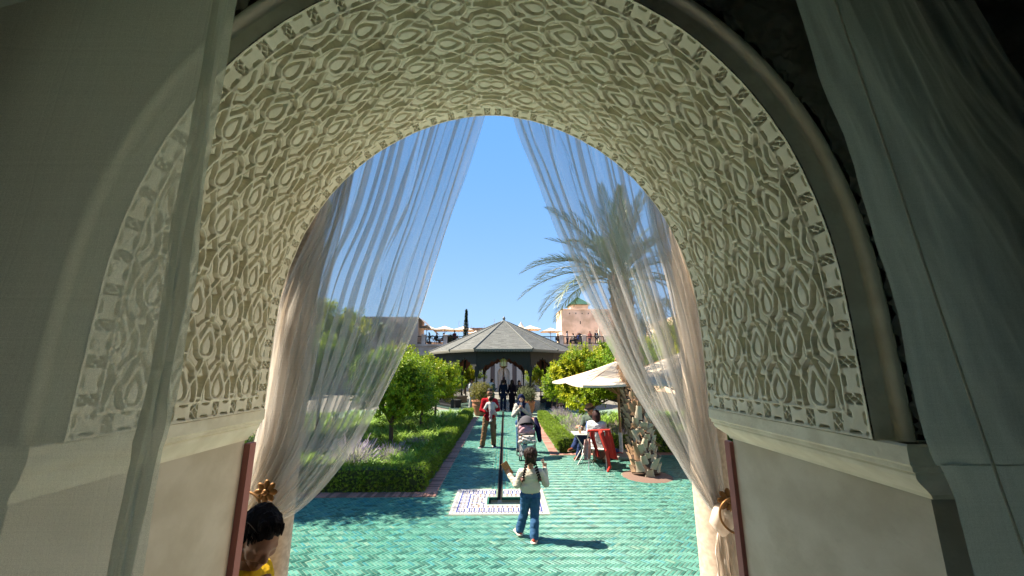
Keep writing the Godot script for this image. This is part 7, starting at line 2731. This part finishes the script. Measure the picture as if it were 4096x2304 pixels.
	obj("body", sheet.call([Vector2(0.0, 0.895), Vector2(0.02, 0.75), Vector2(0.09, 0.50), Vector2(0.14, 0.30)], [Vector2(0.27, 0.86), Vector2(0.31, 0.72), Vector2(0.35, 0.46), Vector2(0.39, 0.24)], 0.27, 0.33, 3.0), red, t)
	obj("front", sheet.call([Vector2(-0.24, 0.86), Vector2(-0.22, 0.72), Vector2(-0.15, 0.50), Vector2(-0.13, 0.33)], [Vector2(-0.10, 0.89), Vector2(-0.11, 0.72), Vector2(-0.06, 0.48), Vector2(-0.02, 0.29)], 0.27, 0.31, 2.0), red, t)
	g = G.new()
	g.blob([[Vector3(-0.25, 0.87, 0.25), Vector3(0.24, 0.88, 0.25), 0.032, 0.035], [Vector3(0.03, 0.82, 0.29), Vector3(0.13, 0.45, 0.34), 0.055, 0.045], [Vector3(0.13, 0.45, 0.34), Vector3(0.18, 0.10, 0.37), 0.045, 0.032], [Vector3(0.18, 0.10, 0.37), Vector3(0.12, 0.022, 0.42), 0.032, 0.028]], 0.012, 0.03)
	obj("sleeve", g.mesh(), red, t)
	# pink flowered cloth at the side of the chair
	t = thing("scarf", "pale pink patterned scarf hanging at the left of the woman's chair", "scarf", Vector3(2.25, 0, -9.72))
	var im := Image.create(64, 64, false, Image.FORMAT_RGB8)
	im.fill(Color(0.85, 0.72, 0.70))
	for k in 60:
		im.fill_rect(Rect2i(rng.randi() % 58, rng.randi() % 58, 2 + rng.randi() % 5, 2 + rng.randi() % 6), [Color(0.85, 0.35, 0.4), Color(0.9, 0.9, 0.88), Color(0.45, 0.5, 0.6)][k % 3])
	obj("cloth", sheet.call([Vector2(-0.34, 0.66), Vector2(-0.37, 0.5), Vector2(-0.38, 0.35), Vector2(-0.37, 0.20)], [Vector2(-0.20, 0.70), Vector2(-0.19, 0.5), Vector2(-0.20, 0.35), Vector2(-0.23, 0.24)], 0.16, 0.20, 2.0), mat(Color(0.8, 0.75, 0.72), 0.9, {"tex": ImageTexture.create_from_image(im), "tri": 3.0}), t)
	# seated woman, back to the camera
	t = thing("person", "woman with short dark bob and white tee shirt seated with her back to the camera", "person", Vector3(2.27, 0, -9.78))
	var turn := PI - 0.30
	var J := turned(sit(1.60), turn)
	var f := Vector3(0, 0, 1).rotated(Vector3.UP, turn)
	for s in ["L", "R"]:
		J["wr" + s] = J["el" + s] + f * 0.2 + Vector3(0, 0.03, 0)
		J["hd" + s] = J["wr" + s] + f * 0.08
	human(t, J, 1.04, {"cell": 0.014, "front": f, "HB": look(f + Vector3(-0.2, -0.1, 0)), "top": Color(0.45, 0.45, 0.45), "topname": "tee_shirt", "sleeve": 0.0, "loose": 0.028, "bottom": Color(0.13, 0.07, 0.06), "skirt": true, "skirt_to": 0.6, "shoe": Color(0.12, 0.08, 0.05), "style": "bob", "hair": Color(0.035, 0.016, 0.016), "skin": Color(0.42, 0.24, 0.17),
		"handL": [f, Vector3(0, -1, 0), 1.0, [0.3, 0.3, 0.3, 0.3, 0.3]], "handR": [f, Vector3(0, -1, 0), -1.0, [0.3, 0.3, 0.3, 0.3, 0.3]]})
	# seated man with the hat
	t = thing("person", "man in straw hat and sunglasses sitting cross legged in grey green tee shirt", "person", Vector3(2.33, 0, -10.70))
	turn = -0.65
	J = turned(sit(1.74), turn)
	f = Vector3(0, 0, 1).rotated(Vector3.UP, turn)
	var sd := Vector3.UP.cross(f)
	J.kneeR = Vector3(-0.42, 0.60, 0.30)
	J.ankR = Vector3(-0.58, 0.34, 0.48)
	J.toeR = J.ankR + Vector3(-0.12, -0.03, 0.06)
	J.kneeL = Vector3(-0.30, 0.53, 0.20)
	J.ankL = Vector3(-0.40, 0.075, 0.12)
	J.toeL = Vector3(-0.50, 0.035, 0.22)
	J.wrL = J.elL + f * 0.16 + Vector3(-0.14, 0.08, 0)
	J.hdL = J.wrL + f * 0.08
	J.wrR = J.elR + f * 0.2 + Vector3(0.03, 0.10, 0)
	J.hdR = J.wrR + f * 0.08
	var HB := look(Vector3(-0.75, -0.35, 0.6))
	human(t, J, 1.0, {"cell": 0.014, "front": f, "HB": HB, "top": Color(0.075, 0.10, 0.085), "topname": "tee_shirt", "sleeve": 0.0, "bottom": Color(0.02, 0.032, 0.09), "shoe": Color(0.14, 0.045, 0.025), "sole": Color(0.3, 0.2, 0.14), "hair": Color(0.14, 0.12, 0.10), "skin": Color(0.42, 0.23, 0.16),
		"handL": [f, Vector3(0, -1, 0), 1.0, [0.3, 0.4, 0.4, 0.4, 0.4]], "handR": [f + Vector3(0, 0.1, 0), Vector3(0, -1, 0), -1.0, [0.3, 0.4, 0.4, 0.4, 0.4]]})
	sunglasses(t, J.head, HB, 1.0)
	var hat := thing("straw_hat", "brown straw hat with dark band on the seated man's head", "hat", t.position + J.head)
	g = G.new()
	g.lathe([Vector2(0.155, 0.035), Vector2(0.125, 0.045), Vector2(0.104, 0.055)], 28, Vector3.ZERO, HB)
	obj("brim", g.mesh(), mat(lin(0.10, 0.065, 0.045), 0.9), hat)
	g = G.new()
	g.lathe([Vector2(0.106, 0.05), Vector2(0.107, 0.10), Vector2(0.102, 0.13), Vector2(0.07, 0.155), Vector2(0.0, 0.15)], 28, Vector3.ZERO, HB)
	obj("crown", g.mesh(), mat(lin(0.26, 0.15, 0.075), 0.9, {"nrm": M.rough_n, "nscale": 0.8, "tri": 12.0}), hat)
	g = G.new()
	g.lathe([Vector2(0.1085, 0.053), Vector2(0.1095, 0.082)], 28, Vector3.ZERO, HB)
	obj("band", g.mesh(), mat(lin(0.035, 0.03, 0.03), 0.8), hat)
	# bag by the parasol foot
	t = thing("bag", "dark blue bag with red straps lying on the parasol foot", "bag", Vector3(2.86, 0.12, -10.72))
	g = G.new()
	g.blob([[Vector3(-0.13, 0.07, 0), Vector3(0.13, 0.06, 0.02), 0.08, 0.07]], 0.014, 0.02)
	obj("body", g.mesh(), mat(lin(0.02, 0.03, 0.10), 0.8), t)
	g = G.new()
	g.tube([Vector3(0.02, 0.08, 0.07), Vector3(0.12, 0.02, 0.10), Vector3(0.20, 0.04, 0.10), Vector3(0.27, 0.012, 0.08)], [0.012], 6)
	obj("strap", g.mesh(), mat(lin(0.4, 0.02, 0.02), 0.8), t)

func small_things() -> void:
	pushchair()

func pushchair() -> void:
	var t := thing("pushchair", "black folding pushchair with grey hood, pink blanket and patterned basket on the path", "pushchair", Vector3(0.60, 0, -10.75))
	var frame := mat(lin(0.025, 0.025, 0.028), 0.4)
	var g := G.new()
	for sd: float in [-1.0, 1.0]:
		# side: front leg down forward (+z), rear leg back, handle bar up and back
		g.tube([Vector3(sd * 0.23, 0.98, -0.45), Vector3(sd * 0.23, 0.90, -0.38), Vector3(sd * 0.225, 0.55, -0.10), Vector3(sd * 0.20, 0.20, 0.24), Vector3(sd * 0.19, 0.10, 0.30)], [0.014], 8)
		g.tube([Vector3(sd * 0.225, 0.56, -0.11), Vector3(sd * 0.25, 0.12, -0.34)], [0.014], 8)
		g.tube([Vector3(sd * 0.215, 0.38, 0.06), Vector3(sd * 0.24, 0.30, -0.25)], [0.010], 8)
	g.tube([Vector3(-0.23, 0.98, -0.45), Vector3(0, 1.0, -0.47), Vector3(0.23, 0.98, -0.45)], [0.016], 8)
	g.tube([Vector3(-0.25, 0.14, -0.33), Vector3(0.25, 0.14, -0.33)], [0.012], 8)
	g.tube([Vector3(-0.205, 0.22, 0.22), Vector3(0.205, 0.22, 0.22)], [0.012], 8)
	obj("frame", g.mesh(), frame, t)
	for q in [[-0.19, 0.30], [0.19, 0.30], [-0.26, -0.34], [0.26, -0.34]]:
		for k: float in ([-0.024, 0.024] if q[1] > 0 else [0.0]):
			g = G.new()
			var rr := 0.075 if q[1] > 0 else 0.09
			g.lathe([Vector2(rr * 0.75, -0.014), Vector2(rr, -0.010), Vector2(rr, 0.010), Vector2(rr * 0.75, 0.014)], 22, Vector3(q[0] + k, rr, q[1]), Basis(Vector3(0, 0, 1), PI / 2))
			var w := obj("wheel", g.mesh(), M.black, t)
			g = G.new()
			g.lathe([Vector2(0.0, -0.012), Vector2(rr * 0.76, -0.011), Vector2(rr * 0.76, 0.011), Vector2(0.0, 0.012)], 22, Vector3(q[0] + k, rr, q[1]), Basis(Vector3(0, 0, 1), PI / 2))
			obj("hub", g.mesh(), M.steel, w)
	# hood: quarter shell of ribs
	g = G.new()
	var ps := PackedVector3Array()
	for v in 13:
		var a := lerpf(-0.15, 1.75, v / 12.0)
		for u in 17:
			var b := PI * u / 16.0
			var p := Vector3(-cos(b) * 0.235, sin(b) * 0.30, 0)
			p = p.rotated(Vector3(1, 0, 0), -(a - 0.9))
			ps.append(p * (0.975 if v % 4 == 2 else 1.0) + Vector3(0, 0.76, -0.17))
	g.sheet(ps, 17, 13)
	obj("hood", g.mesh(), mat(lin(0.045, 0.042, 0.05), 0.9), t)
	g = G.new()
	var rim := []
	for u in 17:
		var b := PI * u / 16.0
		rim.append(Vector3(-cos(b) * 0.24, sin(b) * 0.305, 0).rotated(Vector3(1, 0, 0), -(1.75 - 0.9)) + Vector3(0, 0.76, -0.17))
	g.tube(rim, [0.012], 8)
	obj("hood_rim", g.mesh(), mat(lin(0.16, 0.16, 0.17), 0.6), t)
	# seat shell, lining, bumper
	obj_blob("seat", [[Vector3(-0.15, 0.84, -0.20), Vector3(0.15, 0.84, -0.20), 0.06, 0.06], [Vector3(-0.15, 0.52, -0.02), Vector3(0.15, 0.52, -0.02), 0.07, 0.07], [Vector3(0, 0.86, -0.22), Vector3(0, 0.5, 0.0), 0.13, 0.14], [Vector3(-0.15, 0.45, 0.05), Vector3(0.15, 0.45, 0.05), 0.07, 0.07], [Vector3(-0.14, 0.44, 0.16), Vector3(0.14, 0.44, 0.16), 0.05, 0.05]], 0.016, 0.04, Color(0.05, 0.045, 0.05), M.cloth, t)
	g = G.new()
	g.tube([Vector3(-0.225, 0.60, -0.08), Vector3(-0.20, 0.62, 0.14), Vector3(0, 0.63, 0.22), Vector3(0.20, 0.62, 0.14), Vector3(0.225, 0.60, -0.08)], [0.017], 8)
	obj("bumper_bar", g.mesh(), M.black, t)
	g = G.new()
	var bs := PackedVector3Array()
	for v in 9:
		for u in 13:
			var a := PI * u / 12.0
			bs.append(Vector3(-cos(a) * lerpf(0.185, 0.205, v / 8.0), lerpf(0.10, 0.36, v / 8.0), 0.02 + sin(a) * lerpf(0.17, 0.24, v / 8.0)))
	g.sheet(bs, 13, 9)
	for k in g.v.size():
		var p := g.v[k]
		g.c[k] = Color(0.33, 0.33, 0.36) if sin(p.x * 90.0) * cos(p.y * 80.0) < 0.35 else Color(0.06, 0.065, 0.09)
	obj("basket", g.mesh(), M.cloth, t)
	# what lies in it
	var q := thing("blanket", "crumpled pink blanket on the pushchair seat", "blanket", t.position)
	obj_blob("cloth", [[Vector3(-0.15, 0.76, -0.06), Vector3(0.14, 0.78, -0.07), 0.07, 0.06], [Vector3(-0.16, 0.66, 0.02), Vector3(0.16, 0.67, 0.02), 0.06, 0.065], [Vector3(-0.05, 0.80, -0.03), Vector3(0.1, 0.70, 0.06), 0.05, 0.05], [Vector3(-0.12, 0.72, 0.05), Vector3(0.0, 0.78, 0.0), 0.045, 0.04]], 0.013, 0.02, Color(0.34, 0.20, 0.23), M.cloth, q)
	q = thing("baby_cloth", "white and grey printed cloth spread over the foot of the pushchair seat", "cloth", t.position)
	g = G.new()
	g.col = Color(0.40, 0.38, 0.36)
	g.blob([[Vector3(-0.16, 0.53, 0.13), Vector3(0.17, 0.54, 0.12), 0.055, 0.055], [Vector3(-0.2, 0.43, 0.17), Vector3(0.2, 0.44, 0.16), 0.05, 0.05], [Vector3(-0.1, 0.5, 0.19), Vector3(0.08, 0.46, 0.21), 0.04, 0.04]], 0.011, 0.02)
	for k in g.v.size():
		var p := g.v[k]
		if sin(p.x * 45.0 + p.y * 20.0) * sin(p.y * 70.0 - p.x * 13.0) > 0.55:
			g.c[k] = Color(0.35, 0.12, 0.03) if p.x < -0.02 else Color(0.06, 0.06, 0.07)
	obj("cloth", g.mesh(), M.cloth, q)
	q = thing("jacket", "navy jacket hanging from the pushchair handle", "jacket", t.position)
	obj_blob("cloth", [[Vector3(0.27, 0.95, -0.36), Vector3(0.32, 0.70, -0.26), 0.05, 0.085], [Vector3(0.32, 0.70, -0.26), Vector3(0.36, 0.42, -0.18), 0.08, 0.06], [Vector3(0.30, 0.70, -0.20), Vector3(0.33, 0.45, -0.12), 0.04, 0.035]], 0.013, 0.02, Color(0.008, 0.011, 0.034), M.cloth, q)
